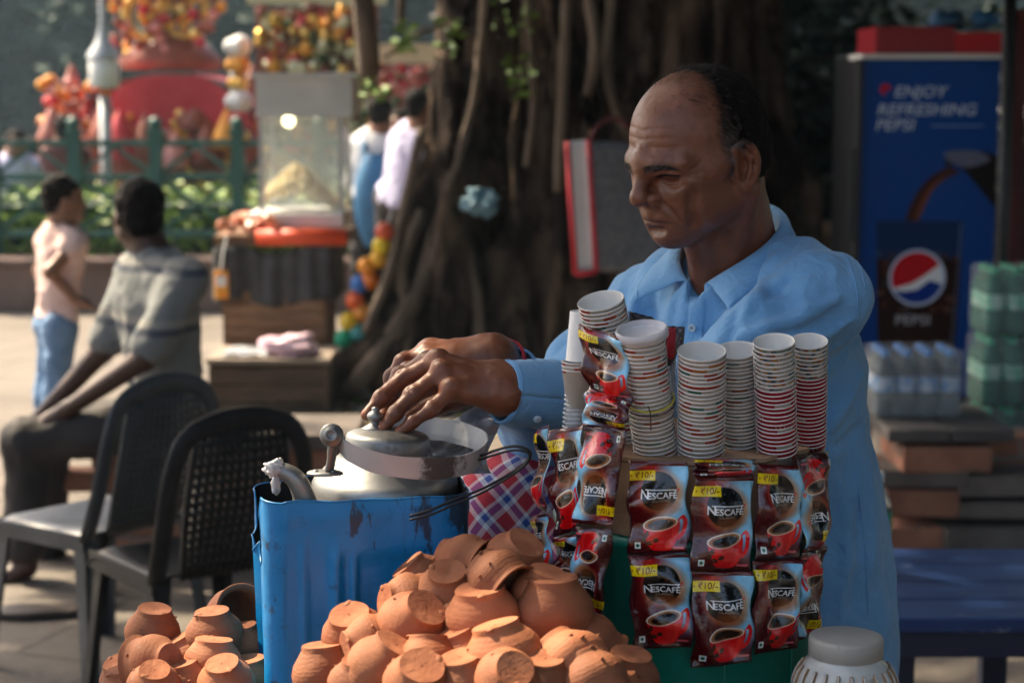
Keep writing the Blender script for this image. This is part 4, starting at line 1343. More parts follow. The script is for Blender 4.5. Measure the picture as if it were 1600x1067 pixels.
globe(fx_(1437), fy(434), .188)
p.text('PEPSI', fx_(1432), fy(507), .10, (.7, .7, .72), .012, 0, 1.2)
im = p.image('cooler_print')
M['cooler'] = print_mat('cooler door print', im, .4, .15)
fr = thing('drinks_cooler', 'tall blue drinks cooler with a printed door and red header', 'cooler', (fm, FYc, 0))
MB().box((fm, FYc + .36, (ztop + .04) / 2 + .02), (fw_ + .01, .62, ztop - .04)).build('cabinet', mat('black cabinet', (.006, .007, .01), None, 5, .5), fr, smooth=False, bevel=.01)
d = MB()
d.grid(lambda u, v: (fx0 + fw_ * u, FYc, zbot + (ztop - zbot) * v), 2, 4, uv=True)
dr = d.build('door', M['cooler'], fr, smooth=False)
MB().box((fm, FYc + .026, (zbot + ztop) / 2), (fw_, .045, ztop - zbot)).build('door_frame', M['dark'], dr, smooth=False)
MB().box((fx0 - .012, FYc + .0, (zbot + ztop) / 2), (.02, .06, ztop - zbot)).build('edge_trim', M['dark'], dr, smooth=False)
MB().box((fx0 - .04, FYc - .03, 1.1), (.02, .03, .4)).build('handle', M['dark'], dr, smooth=False)
hx = fx0 + .05
MB().box((hx + (fx1 - hx) * .31, FYc + .2, (ztop + zhead) / 2 + .012), ((fx1 - hx) * .62, .42, zhead - ztop - .022)).build('header', mat('dark red sign', (.30, .01, .02), None, 5, .4), fr, smooth=False)
MB().box((fx1 - (fx1 - hx) * .189, FYc + .2, (ztop + zhead) / 2), ((fx1 - hx) * .374, .43, zhead - ztop - .045)).build('header', mat('bright red sign', (.55, .01, .02), None, 5, .35), fr, smooth=False)
MB().box((fm, FYc + .1, ztop + .008), (fw_ + .03, .3, .02)).build('ledge', M['white'], fr, smooth=False)
for (x, s, m, lb_) in ((1478, .07, M['bluebag'], 'blue packet lying on the red cooler header'), (1538, .06, mat('blue film', (.03, .2, .45), None, 5, .3), 'bright blue packet at the right end of the cooler header')):
    c = P(x, 34, FYc + .2); c.z = zhead + .035
    tag(crumple(c, (s, s, .04), 14, x, .35).build('packet', m, org=tuple(c)), lb_, 'packet')
# dark stall frame at the right edge, awning over it
st = thing('stall_frame', 'dark red boards of the stall at the right edge beside the cooler', 'stall', (P(1600, 300, 7.9).x, 7.9, 0))
for px_ in (1580, 1615, 1650):
    MB().box((P(px_, 300, 8.25).x, 8.25, .95), (.088, .03, 1.9)).build('board', mat('maroon board', (.10, .012, .012), (.15, .02, .018), 5, .6), st, smooth=False)
MB().tube([(P(1568, 300, 7.7).x, 7.7, 0), (P(1568, 300, 7.7).x, 7.7, 2.1)], .028, 10).build('post', M['dark'], st)
MB().tube([(P(1790, 300, 7.7).x, 7.7, 0), (P(1790, 300, 7.7).x, 7.7, 2.3)], .028, 10).build('post', M['dark'], st)
aw = MB()
ax0, ax1 = P(1180, 0, 7.6).x, P(1900, 0, 7.6).x
aw.grid(lambda u, v: (ax0 + (ax1 - ax0) * u, 7.1 + 2.2 * v, 2.02 + .42 * v - .06 * math.sin(math.pi * u * 3) ** 2 + .012 * math.sin(v * 9 + u * 20)), 30, 10)
awn = aw.build('awning', mat('dark blue tarpaulin', (.012, .014, .03), (.02, .022, .045), 3, .6), org=(ax0, 7.1, 2.02), solid=.006)
tag(awn, 'dark blue tarpaulin awning sagging above the drinks cooler', 'awning')

# ------------------------------------------------------------------ bottles in shrink wrap
def bottle_mesh(mb, c, h=.22, r=.032, mi=0):
    mb.lathe([(.001, 0), (r * .8, 0), (r, .012), (r, h * .28), (r * .93, h * .30), (r * .93, h * .34), (r, h * .36), (r, h * .62), (r * .9, h * .72), (r * .45, h * .86), (r * .4, h * .9)], 12, c, mi=mi)
M['pet'] = mat('clear bottle', (.60, .68, .72), None, 8, .08, trans=.85, ior=1.2)
M['petgreen'] = mat('green tinted bottle', (.07, .34, .24), None, 8, .1, trans=.6, ior=1.2)
M['bluecap'] = mat('blue cap', (.05, .2, .5), None, 8, .4)
M['greencap'] = mat('green cap', (.02, .3, .16), None, 8, .4)
M['film'] = mat('shrink film', (.8, .85, .88), None, 8, .10, alpha=.12, bump=.6, bsc=30, bdist=.01)
def pack(c, nx, ny, h, bm, cm_, label, lab_mat):
    t = thing('bottle_pack', label, 'bottle pack', tuple(c))
    r_ = h * .155
    for i in range(nx):
        for j in range(ny):
            q = (c[0] + (i - (nx - 1) / 2) * r_ * 2.04, c[1] + (j - (ny - 1) / 2) * r_ * 2.04, c[2] + .002)
            mb = MB(); bottle_mesh(mb, q, h, r_); b = mb.build('bottle', bm, t)
            MB().lathe([(r_ * .44, h * .895), (r_ * .44, h * .985), (.001, h * .99)], 10, q).build('cap', cm_, b)
            MB().lathe([(r_ * 1.01, h * .38), (r_ * 1.01, h * .6)], 12, q).build('label_band', lab_mat, b)
    MB().box((c[0], c[1], c[2] + h * .5), (nx * r_ * 2.08, ny * r_ * 2.08, h * 1.01)).build('shrink_film', M['film'], t, bevel=.02, smooth=False)
WY = 6.2
zc = P(1420, 655, WY).z
pack((P(1424, 640, 6.32).x, 6.32, zc), 4, 3, .235, M['pet'], M['bluecap'], 'shrink wrapped pack of clear water bottles on the stone slab', mat('blue white label', (.10, .25, .5), (.45, .52, .6), 30, .4))
z2 = zc - .0
for k in range(3):
    pack((P(1590, 640, 6.5).x + .01 * k, 6.55 + .02 * k, z2 - .25 + .248 * k + .03 * 0), 4, 3, .245, M['petgreen'], M['greencap'],
         'green tinted bottle pack at the right edge, ' + ('bottom', 'middle', 'top')[k] + ' of the stack', mat('green label', (.05, .4, .25), (.5, .65, .58), 25, .4))
zpk = z2 - .25
tag(MB().box((P(1590, 640, 6.5).x, 6.56, zpk / 2 - .002), (.36, .3, zpk - .004)).build('crate', M['wood'], org=(P(1590, 640, 6.5).x, 6.56, 0), smooth=False), 'wooden crate under the green bottle packs', 'crate')

# ------------------------------------------------------------------ brick seat wall round the tree
bwq = random.Random(12)
bm0 = MB().box((0, 0, 0), (.222, .108, .066)).mesh('brick')
def brickwall(x0, x1, y, courses, label, skip=None, rough=0):
    t = thing('brick_wall', label, 'wall', ((x0 + x1) / 2, y, 0))
    hgt = courses * .076
    MB().box(((x0 + x1) / 2, y + .16, hgt / 2 - .004), (x1 - x0 - .02, .30, hgt - .012)).build('mortar_core', M['mortar'], t, smooth=False)
    first = None
    for k in range(courses):
        x = x0 - (.115 if k % 2 else 0)
        while x < x1:
            c = V3((x + .111, y + .05 + bwq.uniform(-rough, rough) * .5, .036 + k * .076))
            if c.x + .111 > x0 and c.x - .111 < x1 and not (skip and bwq.random() < skip):
                if first is None:
                    o = make('brick', bm0, M['brick'], t, world=False, smooth=False)
                    mod = o.modifiers.new('bevel', 'BEVEL'); mod.width = .006; mod.segments = 2
                    first = o
                else:
                    o = first.copy(); COL.objects.link(o)
                o.location = c - V3(t.location)
                o.rotation_euler = (bwq.uniform(-.03, .03), bwq.uniform(-.02, .02) * (1 + 3 * rough / .02), bwq.uniform(-.02, .02) * (1 + rough / .01))
            x += .232
    return t, hgt
t, hgt = brickwall(P(142, 700, 6.0).x, P(560, 700, 6.0).x, 6.0, 5, 'low brick wall under the seated man')
x0, x1 = P(142, 700, 6.0).x, P(560, 700, 6.0).x
n = 3
for i in range(n):
    MB().box((x0 + (x1 - x0) * (i + .5) / n, 6.16, hgt + .025), ((x1 - x0) / n - .008, .40, .05)).build('coping_slab', M['slab'], t, smooth=False, bevel=.006)
t, hgt = brickwall(P(1385, 700, 6.2).x, P(1640, 700, 6.2).x, 6.2, 5, 'rough brick wall beneath the wrapped water bottles', .12, .02)
x0, x1 = P(1368, 700, 6.2).x, P(1562, 700, 6.2).x
for i in range(2):
    MB().box((x0 + (x1 - x0) * (i + .5) / 2, 6.26, zc - .022), ((x1 - x0) / 2 - .006, .5, .042), Matrix.Rotation(.01 * i, 3, 'Y')).build('coping_slab', mat('dark slab', (.05, .045, .045), (.09, .08, .075), 6, .7), t, smooth=False, bevel=.006)
MB().box(((x0 + x1) / 2, 6.3, (hgt + zc - .043) / 2), (x1 - x0 - .1, .36, max(.01, zc - .043 - hgt - .004))).build('bedding', M['mortar'], t, smooth=False)
for i, (px_, py, w, h, m) in enumerate(((1470, 712, .30, .085, 'brick'), (1440, 742, .30, .06, 'slab'), (1560, 790, .42, .055, 'slab'), (1440, 780, .24, .09, 'brick'), (1570, 752, .34, .07, 'slab'), (1430, 835, .28, .08, 'brick'), (1545, 835, .36, .08, 'slab'))):
    c = P(px_, py, 6.08)
    MB().box((c.x, 6.11 + .01 * (i % 2), c.z), (w, .22, h), Euler((0, bwq.uniform(-.03, .03), bwq.uniform(-.12, .12))).to_matrix()).build('loose_block', M[m], t, smooth=False, bevel=.007)

# tan carton glimpsed over the shoulder
c = P(1290, 356, 9.6)
tag(MB().box((c.x, 9.6, c.z), (.09, .09, .06)).build('carton', mat('cardboard', (.45, .26, .14), (.52, .32, .18), 8, .8), org=(c.x, 9.6, c.z), smooth=False, bevel=.004), 'small tan carton behind the vendor shoulder beside the cooler', 'box')
tag(MB().box((c.x, 9.6, (c.z - .03) / 2 - .002), (.07, .07, c.z - .034)).build('stand_post', M['wood'], org=(c.x, 9.6, 0), smooth=False), 'wooden post under the small tan carton', 'post')

# ------------------------------------------------------------------ blue bench with a bottle
bx0, bx1 = P(1375, 1000, 3.75).x, P(1740, 1000, 3.75).x
ZB = .46
bn = thing('bench', 'worn blue painted bench at the lower right', 'bench', ((bx0 + bx1) / 2, 4.0, 0))
M['bluewood'] = mat('worn blue paint', (.006, .022, .085), (.014, .042, .14), 5, .38, bump=.3, bsc=40, stretch=(.4, 2.2, 2), spots=((.20, .24, .30), 5, .60), rvar=.12)
for i in range(4):
    y0 = 3.74 + i * .148
    MB().box(((bx0 + bx1) / 2, y0 + .07, ZB - .016), (bx1 - bx0, .1455, .032), Matrix.Rotation(bwq.uniform(-.006, .006), 3, 'X')).build('plank', M['bluewood'], bn, smooth=False, bevel=.004)
for y in (3.77, 4.27):
    MB().box(((bx0 + bx1) / 2, y, ZB - .062), (bx1 - bx0 - .04, .03, .055)).build('apron', mat('dark blue paint', (.01, .016, .04), None, 5, .5), bn, smooth=False)
lx = P(1395, 1040, 3.8).x
for x in (lx, bx1 - .12):
    for y in (3.80, 4.24):
        MB().box((x, y, (ZB - .036) / 2), (.085 if y < 4 else .06, .045, ZB - .036)).build('leg', mat('dark bench leg', (.008, .012, .03), None, 5, .5), bn, smooth=False, bevel=.004)
c = P(1366, 905, 4.1); c.z = ZB
bb = thing('water_bottle', 'clear water bottle standing on the blue bench behind the shirt', 'bottle', tuple(c))
mb = MB(); bottle_mesh(mb, c, .235, .036); mb.build('body', M['pet'], bb)
MB().lathe([(.016, .212), (.016, .234), (.001, .235)], 12, c).build('cap', M['white'], bb)
MB().lathe([(.0365, .09), (.0365, .145)], 14, c).build('label_band', M['greencap'], bb)

# ------------------------------------------------------------------ plastic chairs
M['plastic'] = mat('black plastic', (.010, .010, .011), (.016, .016, .018), 20, .48, bump=.12, bsc=200, rvar=.08, spec=.3)
M['plasticgrey'] = mat('grey black plastic', (.035, .040, .045), (.055, .061, .068), 16, .40, bump=.12, bsc=200, rvar=.08, spec=.5)
def chair(label, m, loc, rot, sc=1.0):
    """monobloc chair; x forward"""
    t = thing('plastic_chair', label, 'chair', loc, rot, 'black plastic garden chairs')
    Wd, Dp, H = .23, .22, .435
    s = MB()
    def seat(u, v):
        x = -Dp + 2 * Dp * u; y = (v - .5) * 2 * Wd * (1 - .08 * (1 - u))
        e = max(0, (u - .82) / .18)
        return (x, y, H + .006 - .018 * math.sin(math.pi * v) * math.sin(math.pi * min(1, u * 1.1)) - .035 * e * e - .02 * max(0, abs(v - .5) * 2 - .86) / .14)
    s.grid(seat, 24, 20)
    s.build('seat', m, t, world=False, solid=.007)
    ap = MB()
    for sgn in (-1, 1):
        ap.bar((-Dp + .02, sgn * (Wd - .018), H - .02), (Dp - .01, sgn * (Wd - .008), H - .028), .008, .045)
    ap.bar((Dp - .006, -Wd + .02, H - .045), (Dp - .006, Wd - .02, H - .045), .045, .008, V3((1, 0, 0)))
    ap.build('apron', m, t, world=False, smooth=False)
    for sx, sy in ((1, 1), (1, -1), (-1, 1), (-1, -1)):
        a = V3((sx * (Dp - .02), sy * (Wd - .022), H - .004)); b = V3((sx * (Dp + .035), sy * (Wd + .018), 0))
        l = MB()
        w0, w1 = .052, .036
        for (d1, d2, th) in ((V3((0, -sy, 0)), V3((-sx, 0, 0)), .007), (V3((-sx, 0, 0)), V3((0, -sy, 0)), .007)):
            n = len(l.v)
            for p, w in ((a, w0), (b, w1)):
                l.v += [p, p + d1 * w, p + d1 * w + d2 * th, p + d2 * th]
            for i in range(4):
                l.face([n + i, n + (i + 1) % 4, n + 4 + (i + 1) % 4, n + 4 + i])
            l.face([n + 4, n + 5, n + 6, n + 7])
        l.build('leg', m, t, world=False, smooth=False)
    bx = lambda z: -Dp + .01 - (z - H) * .30 - .03 * math.sin((z - H) / .39 * math.pi)
    fr_ = MB()
    pts = [(-.205, H - .01), (-.212, H + .12), (-.205, H + .26), (-.165, H + .355), (-.08, H + .392), (0, H + .40), (.08, H + .392), (.165, H + .355), (.205, H + .26), (.212, H + .12), (.205, H - .01)]
    cv = spline([V3((bx(z), y, z)) for y, z in pts], 5)
    fr_.tube(cv, .027, 10, flat=.42)
    fr_.build('back_frame', m, t, world=False)
    pn = MB()
    wy = lambda z: .125 + .025 * math.sin((z - H) / .38 * math.pi)
    for k in range(13):
        q = -1 + 2 * k / 12
        pn.tube([V3((bx(z) + .0, q * wy(z), z)) for z in np.linspace(H - .01, H + .385 - .02 * q * q, 8)], .0108 if 0 < k < 12 else .012, 5, flat=.7)
    for k in range(15):
        z = H + .03 + .024 * k
        pn.tube([V3((bx(z) + .001, q * wy(z), z)) for q in np.linspace(-1, 1, 6)], .0110 if k else .012, 5, flat=.7)
    pn.build('back_panel', m, t, world=False)
    t.scale = (sc * .95, sc * .87, sc)
    return t
cA = P(150, 830, 4.85); chair('grey black plastic chair nearest the seated man, its back open to the camera', M['plasticgrey'], (cA.x, 4.85, 0), R(140), .97)
cB = P(298, 880, 4.45); chair('black plastic chair with a latticed back beside the blue tin', M['plastic'], (cB.x, 4.45, 0), R(124), .96)
# litter by the chair
c = G(150, 925) + V3((0, 0, .025))
tag(crumple(c, (.05, .04, .03), 20, 14, .5).build('plastic_wrapper', M['white'], org=tuple(c)), 'crumpled white wrapper on the ground by the chair legs', 'litter')
c = G(160, 945) + V3((0, 0, .015))
tag(crumple(c, (.035, .03, .018), 16, 15, .5).build('plastic_wrapper', mat('yellow wrapper', (.6, .5, .03), None, 8, .4), org=tuple(c)), 'crumpled yellow wrapper on the ground by the chair legs', 'litter')
c = G(62, 962)
tag(MB().grid(lambda u, v: (c.x + (u - .5) * .25, c.y + (v - .5) * .09 * (1 + .3 * math.sin(u * 5)), .012 + .006 * u), 10, 4).build('slipper', M['sandal'], org=tuple(c), solid=.018), 'dark slipper on the ground below the seated man', 'slipper')

# ------------------------------------------------------------------ the tea table
TZ = .765
tt = thing('table', 'rough wooden tea table under the stove tin and the clay cups', 'table', (-.05, 1.95, 0))
for i in range(8):
    MB().box((-.05, 1.6065 + i * .0935, TZ - .014), (1.5, .091, .026)).build('plank', M['wood'], tt, smooth=False, bevel=.003)
for x in (-.72, .62):
    for y in (1.64, 2.2):
        MB().box((x, y, (TZ - .03) / 2), (.06, .06, TZ - .03)).build('leg', M['wood'], tt, smooth=False)
for y in (1.64, 2.2):
    MB().box((-.05, y, TZ - .06), (1.28, .03, .06)).build('apron', M['wood'], tt, smooth=False)

# ------------------------------------------------------------------ blue stove tin
A_, B_ = P(410, 787, 1.97), P(737, 778, 2.012)
ux = V3((B_.x - A_.x, B_.y - A_.y, 0)); sw = ux.length; ux.normalize(); uy = V3((-ux.y, ux.x, 0))
zf = A_.z; zbk = P(389, 764, 2.17).z
cen = V3((A_.x, A_.y, 0)) + ux * sw / 2 + uy * sw / 2
M['tinblue'] = bpy.data.materials.new('blue enamel tin')
def tin_mat(m, base, dark, rust):
    t = NT(m)
    co = t.coord('Object')
    c = t.ramp(t.noise(co, 7, 5), [(.3, base), (.7, tuple(q * .8 for q in base))])
    sp1 = t.ramp(t.noise(co, 26, 7, .7), [(.595, 0), (.68, .85)])
    c = t.mix(sp1, c, dark)
    z = t.n('SeparateXYZ', {0: co}).outputs
    scr = t.ramp(t.noise(t.coord('Object', (60, 60, 9)), 3, 4, .6), [(.68, 0), (.76, .55)])
    c = t.mix(scr, c, rust)
    # grime burnt on near the rim and worn streaks running down from it
    s_ = t.n('SeparateXYZ', {0: co}).outputs
    g_ = t.math('ADD', t.math('MULTIPLY', t.math('SUBTRACT', s_[2], .255), 6.0), t.math('MULTIPLY', s_[0], 3.2))
    g_ = t.math('ADD', g_, t.math('MULTIPLY', t.math('SUBTRACT', t.noise(t.coord('Object', (1, 1, .35)), 34, 6, .7), .5), 3.2))
    c = t.mix(t.ramp(g_, [(.62, 0), (.80, .85)]), c, (.010, .016, .022))
    st_ = t.noise(t.coord('Object', (1, 1, .06)), 60, 4, .6)
    c = t.mix(t.ramp(st_, [(.60, 0), (.72, .30)]), c, dark)
    t.set('Base Color', c)
    t.set('Roughness', t.n('MapRange', {0: t.noise(co, 18, 5), 3: .25, 4: .55}).outputs[0])
    h = t.math('ADD', t.noise(co, 14, 3), t.math('MULTIPLY', t.noise(co, 240, 3), .05))
    t.bump(h, .35, .012)
    return m
tin_mat(M['tinblue'], (.003, .215, .54), (.012, .03, .06), (.05, .17, .36))
M['soot'] = mat('soot', (.006, .006, .006), (.015, .013, .012), 20, .9)
tn = thing('stove_tin', 'dented blue square tin stove holding the aluminium kettle', 'stove', (cen.x, cen.y, TZ), math.atan2(ux.y, ux.x))
rc = .026; hs = sw / 2
sect = []      # (x, y, side, t) counter-clockwise from the front left corner
for side, (cx_, cy_, a0) in enumerate(((hs - rc, -hs + rc, -90), (hs - rc, hs - rc, 0), (-hs + rc, hs - rc, 90), (-hs + rc, -hs + rc, 180))):
    n0 = 46
    st_ = [(-hs + rc, -hs), (hs, -hs + rc), (hs - rc, hs), (-hs, hs - rc)][side]
    en = [(hs - rc, -hs), (hs, hs - rc), (-hs + rc, hs), (-hs, -hs + rc)][side]
    for k in range(n0):
        t_ = k / n0
        sect.append((st_[0] + (en[0] - st_[0]) * t_, st_[1] + (en[1] - st_[1]) * t_, side, t_))
    for k in range(8):
        a = R(a0 + 90 * k / 8)
        sect.append((cx_ + rc * math.cos(a), cy_ + rc * math.sin(a), side + .5, k / 8))
hgt = zf - TZ
nseg = len(sect); nz = 46
def tin_shell(off):
    mb = MB()
    nq = random.Random(3)
    for j in range(nz + 1):
        v = j / nz
        for i, (x, y, sd_, t_) in enumerate(sect):
            top = hgt
            if sd_ in (3,):                                   # torn air notch in the left wall
                w = math.sin(math.pi * min(1, max(0, (t_ - .12) / .86))) ** .55 if .12 < t_ < .98 else 0
                top = hgt - .074 * w * (1 + .12 * math.sin(t_ * 40) + .08 * math.sin(t_ * 97))
                top -= (1 - t_) * .027
            elif sd_ in (2, 2.5): top = hgt - .027 * (t_ if sd_ == 2 else 1)
            top += .0007 * math.sin(i * .37) + .0008 * math.sin(i * .13 + 1)
            z = top * v
            d = 0
            zz = z / hgt
            if sd_ in (0, 1, 2, 3):
                g = lambda c, w: math.exp(-((t_ - c) / w) ** 2)
                if zz < .90:
                    e = min(1, (.90 - zz) / .06)
                    d += e * (.0016 * g(.10, .018) + .0030 * g(.30, .03) * min(1, max(0, (.86 - zz) / .05)) - .0022 * g(.36, .03) * min(1, max(0, (.84 - zz) / .05)) + .0020 * g(.41, .018) * min(1, max(0, (.82 - zz) / .05)))
                if zz < .82:
                    d += -.003 * (1 if .43 < t_ < .88 else 0) * min(1, (.82 - zz) / .03)
                if .90 < zz: d += .0012 * math.sin((zz - .9) / .1 * math.pi) ** 2
                d += .0035 * math.sin(t_ * 9 + zz * 5) * math.sin(math.pi * t_) * .5
            p = V3((x, y, 0)); nrm = V3((x, y, 0)).normalized()
            if sd_ == 0: nrm = V3((0, -1, 0))
            if sd_ == 1: nrm = V3((1, 0, 0))
            if sd_ == 2: nrm = V3((0, 1, 0))
            if sd_ == 3: nrm = V3((-1, 0, 0))
            p += nrm * (d * 1.7 + off)
            mb.v.append(V3((p.x, p.y, z)))
    for j in range(nz):
        for i in range(nseg):
            a, b = j * nseg + i, j * nseg + (i + 1) % nseg
            mb.face([a, b, b + nseg, a + nseg] if off == 0 else [a, a + nseg, b + nseg, b])
    return mb
s0 = tin_shell(0)
n0 = len(s0.v); top0 = nz * nseg
s0.face([i for i in range(nseg)][::-1])
s0.build('wall', M['tinblue'], tn, world=False)
s1 = tin_shell(-.0014)
s1.face([i for i in range(nseg)])
s1.build('lining', M['soot'], tn, world=False)
rim = [s0.v[top0 + i] for i in range(nseg)]
MB().tube(rim + [rim[0]], .0012, 6, cap=False).build('rim', M['tinblue'], tn, world=False)
MB().box((0, 0, .14), (sw - .03, sw - .03, .06)).build('clay_bed', M['soot'], tn, world=False, smooth=False)

# ------------------------------------------------------------------ kettle
M['alu'] = bpy.data.materials.new('worn aluminium'); t = NT(M['alu'])
co = t.coord('Object')
rng = t.noise(t.coord('Object', (1, 1, 14)), 30, 3)
c = t.ramp(t.noise(co, 16, 6), [(.3, (.21, .21, .205)), (.7, (.35, .35, .34))])
c = t.mix(t.ramp(t.noise(co, 38, 7, .7), [(.60, 0), (.72, .8)]), c, (.16, .12, .09))
t.set('Base Color', c); t.set('Metallic', .92)
t.set('Roughness', t.n('MapRange', {0: t.noise(co, 40, 5), 3: .36, 4: .60}).outputs[0])
t.bump(t.math('ADD', t.math('MULTIPLY', rng, .3), t.math('MULTIPLY', t.noise(co, 20, 3), 1.5)), .16, .003)
M['alusoot'] = bpy.data.materials.new('aluminium with burnt soot'); t = NT(M['alusoot'])
co = t.coord('Object')
sx = t.n('SeparateXYZ', {0: co}).outputs
k = t.math('SUBTRACT', 1, t.math('MULTIPLY', t.math('ABSOLUTE', t.math('SUBTRACT', sx[0], .068)), 24))
k = t.math('ADD', k, t.math('MULTIPLY', t.math('SUBTRACT', t.noise(co, 60, 7, .7), .5), 2.0))
k2 = t.ramp(t.noise(co, 45, 6, .7), [(.60, 0), (.82, .5)])
c = t.ramp(t.noise(co, 16, 6), [(.3, (.46, .46, .46)), (.7, (.58, .58, .58))])
c = t.mix(k2, c, (.17, .11, .07))
k = t.math('MULTIPLY', k, t.math('LESS_THAN', sx[1], -.015))
kk = t.ramp(k, [(.34, 0), (.72, .92)])
c = t.mix(kk, c, (.045, .03, .022))
t.set('Base Color', c)
t.set('Metallic', t.math('SUBTRACT', .22, t.math('MULTIPLY', kk, .2)))
t.set('Roughness', t.math('ADD', .46, t.math('MULTIPLY', kk, .4)))
t.bump(t.noise(co, 80, 5), .3, .002)
KY = 2.088
kx = P(601, 740, KY).x
K0 = V3((kx, KY, 0))
z_sh = P(602, 757, KY).z + .008
ke = thing('kettle', 'worn aluminium kettle with a soot stained strap handle', 'kettle', (kx, KY, zf - .13))
prof = [(.001, zf - .13), (.080, zf - .13), (.084, zf - .12), (.084, z_sh - .012), (.0842, z_sh - .004), (.081, z_sh + .002), (.078, z_sh + .0045), (.066, z_sh + .016), (.054, z_sh + .026), (.0515, z_sh + .029), (.0515, z_sh + .034)]
MB().lathe(prof, 64, K0, wob=lambda a, z: 1 + .004 * math.sin(a * 3 + 1) + .003 * math.sin(a * 7)).build('body', M['alu'], ke)
zl = z_sh + .027
tilt = Matrix.Rotation(R(3), 3, 'Y') @ Matrix.Rotation(R(-2), 3, 'X')
lid = MB().lathe([(.0480, 0), (.0485, .001), (.0483, .020), (.0465, .0235), (.042, .0262), (.025, .0300), (.010, .0325), (.001, .033)], 56, K0 + V3((.003, -.002, zl)), tilt)
lo_ = lid.build('lid', M['alu'], ke)
kc = K0 + V3((-.011, -.004, zl + .030))
MB().lathe([(.0155, .0), (.0155, .002), (.011, .0055), (.0062, .0095), (.0052, .0125), (.0080, .0155), (.0098, .0195), (.0098, .0225), (.0075, .0265), (.0048, .029), (.0042, .031), (.0046, .034), (.001, .036)], 32, kc, tilt @ Matrix.Diagonal((.95, .95, .74))).build('knob', M['alu'], lo_)
# pivot lug, rivets
def lug(px0, py0, Y, sgn):
    pl = MB()
    b = P(px0, py0, Y)
    q = basis(V3((b.x - kx, b.y - KY, 0)))[0]
    pl.lathe([(.001, .004), (.0135, .004), (.016, .0025), (.0165, 0), (.001, -.001)], 24, b, Matrix(((1.25, 0, 0), (0, .8, 0), (0, 0, 1))) @ Matrix.Rotation(R(0), 3, 'X'))
    o = pl.build('lug_plate', M['alu'], ke)
    for dx in (-.010, .010):
        MB().ball(b + V3((dx, -.004, .004)), (.0036, .0036, .0024), 10).build('rivet', M['alu'], o)
    return b
b = lug(508, 741, 2.005, 1)
tp = P(522, 684, 2.0)
MB().tube(spline([b + V3((.004, 0, .002)), b.lerp(tp, .4) + V3((.003, 0, 0)), tp], 5), [.0078] * 4 + [.0072] * 3 + [.0085] * 4, 12, flat=.5).build('pivot_arm', M['alu'], ke)
dk = tp + V3((-.002, -.006, .004))
Mx = Matrix.Rotation(R(90), 3, 'X') @ Matrix.Rotation(R(0), 3, 'Y')
MB().lathe([(.001, -.007), (.0125, -.007), (.0130, -.004), (.0130, .004), (.0115, .0062), (.008, .0062), (.0075, .0075), (.0045, .0078), (.004, .0068), (.001, .007)], 28, dk, Matrix.Rotation(R(78), 3, 'X')).build('pivot_disc', M['alu'], ke)
# strap handle: a flat band lying round the lid
bp_ = [(528, 690, 2.003), (545, 706, 1.988), (585, 722, 1.978), (640, 731, 1.978), (700, 731, 1.992), (740, 721, 2.018), (756, 705, 2.050), (752, 690, 2.085), (728, 679, 2.115), (696, 672, 2.135), (668, 669, 2.150), (630, 668, 2.155), (590, 674, 2.150)]
pts = spline([P(*q) for q in bp_], 8)
hb = MB()
bw, bt = .0130, .0008
for i, p_ in enumerate(pts):
    d = (pts[min(i + 1, len(pts) - 1)] - pts[max(i - 1, 0)]).normalized()
    n_ = V3((d.y, -d.x, 0)).normalized()
    w = (V3((0, 0, 1)) + n_ * .25).normalized() * bw * (1 + .03 * math.sin(i * .5))
    for q in (-w - n_ * bt, -w * .5 - n_ * bt * 1.7, w * .5 - n_ * bt * 1.7, w - n_ * bt, w + n_ * bt, -w + n_ * bt):
        hb.v.append(p_ + q)
for i in range(len(pts) - 1):
    for k in range(6):
        a, c = i * 6 + k, i * 6 + (k + 1) % 6
        hb.face([a, c, c + 6, a + 6])
hb.face([0, 1, 2, 3, 4, 5]); e = (len(pts) - 1) * 6; hb.face([e + 5, e + 4, e + 3, e + 2, e + 1, e])
hb.build('strap_handle', M['alusoot'], ke, smooth=False)
# spout
sp_ = spline([P(496, 850, 2.02), P(482, 805, 2.004), P(473, 770, 2.0), P(463, 750, 1.998), P(449, 739, 1.998), P(434, 735, 1.998)], 6)
MB().tube(sp_, lerps([.020, .0145, .0120, .0112, .0102, .0094], 6), 20).build('spout', M['alu'], ke)
tip = P(429, 733, 1.996)
mb = crumple(tip, (.0105, .010, .011), 26, 3, .45)
m2 = crumple(tip + V3((.002, -.004, -.016)), (.005, .004, .010), 14, 8, .4)
bofs = len(mb.v); mb.v += m2.v; mb.f += [[i + bofs for i in f] for f in m2.f]; mb.mi += m2.mi
M['poly'] = mat('clear polythene', (.62, .62, .62), (.78, .78, .78), 60, .18, trans=.35, bump=.5, bsc=200, bdist=.002)
mb.build('spout_wrapping', M['poly'], ke)

# tied black wire
M['wire'] = mat('black wire', (.008, .008, .008), None, 8, .45)
w = MB()
for off, rr_ in ((0, .0016), (.004, .0014)):
    q = [(640, 806, 1.976), (672, 797, 1.978), (706, 782, 1.985), (752, 764, 1.99), (800, 738, 1.99), (824, 720, 1.985), (829, 708, 1.98), (820, 700, 1.98), (800, 697, 1.985), (772, 704, 2.0), (750, 712, 2.03), (742, 706, 2.05)]
    pts = spline([P(x + off * 900 * math.sin(i), y + off * 1500, Y - off) for i, (x, y, Y) in enumerate(q)], 8)
    w.tube(pts, rr_, 8)
tag(w.build('wire', M['wire'], org=tuple(P(740, 770, 1.99))), 'black wire tied round the kettle and looping to its right', 'wire')

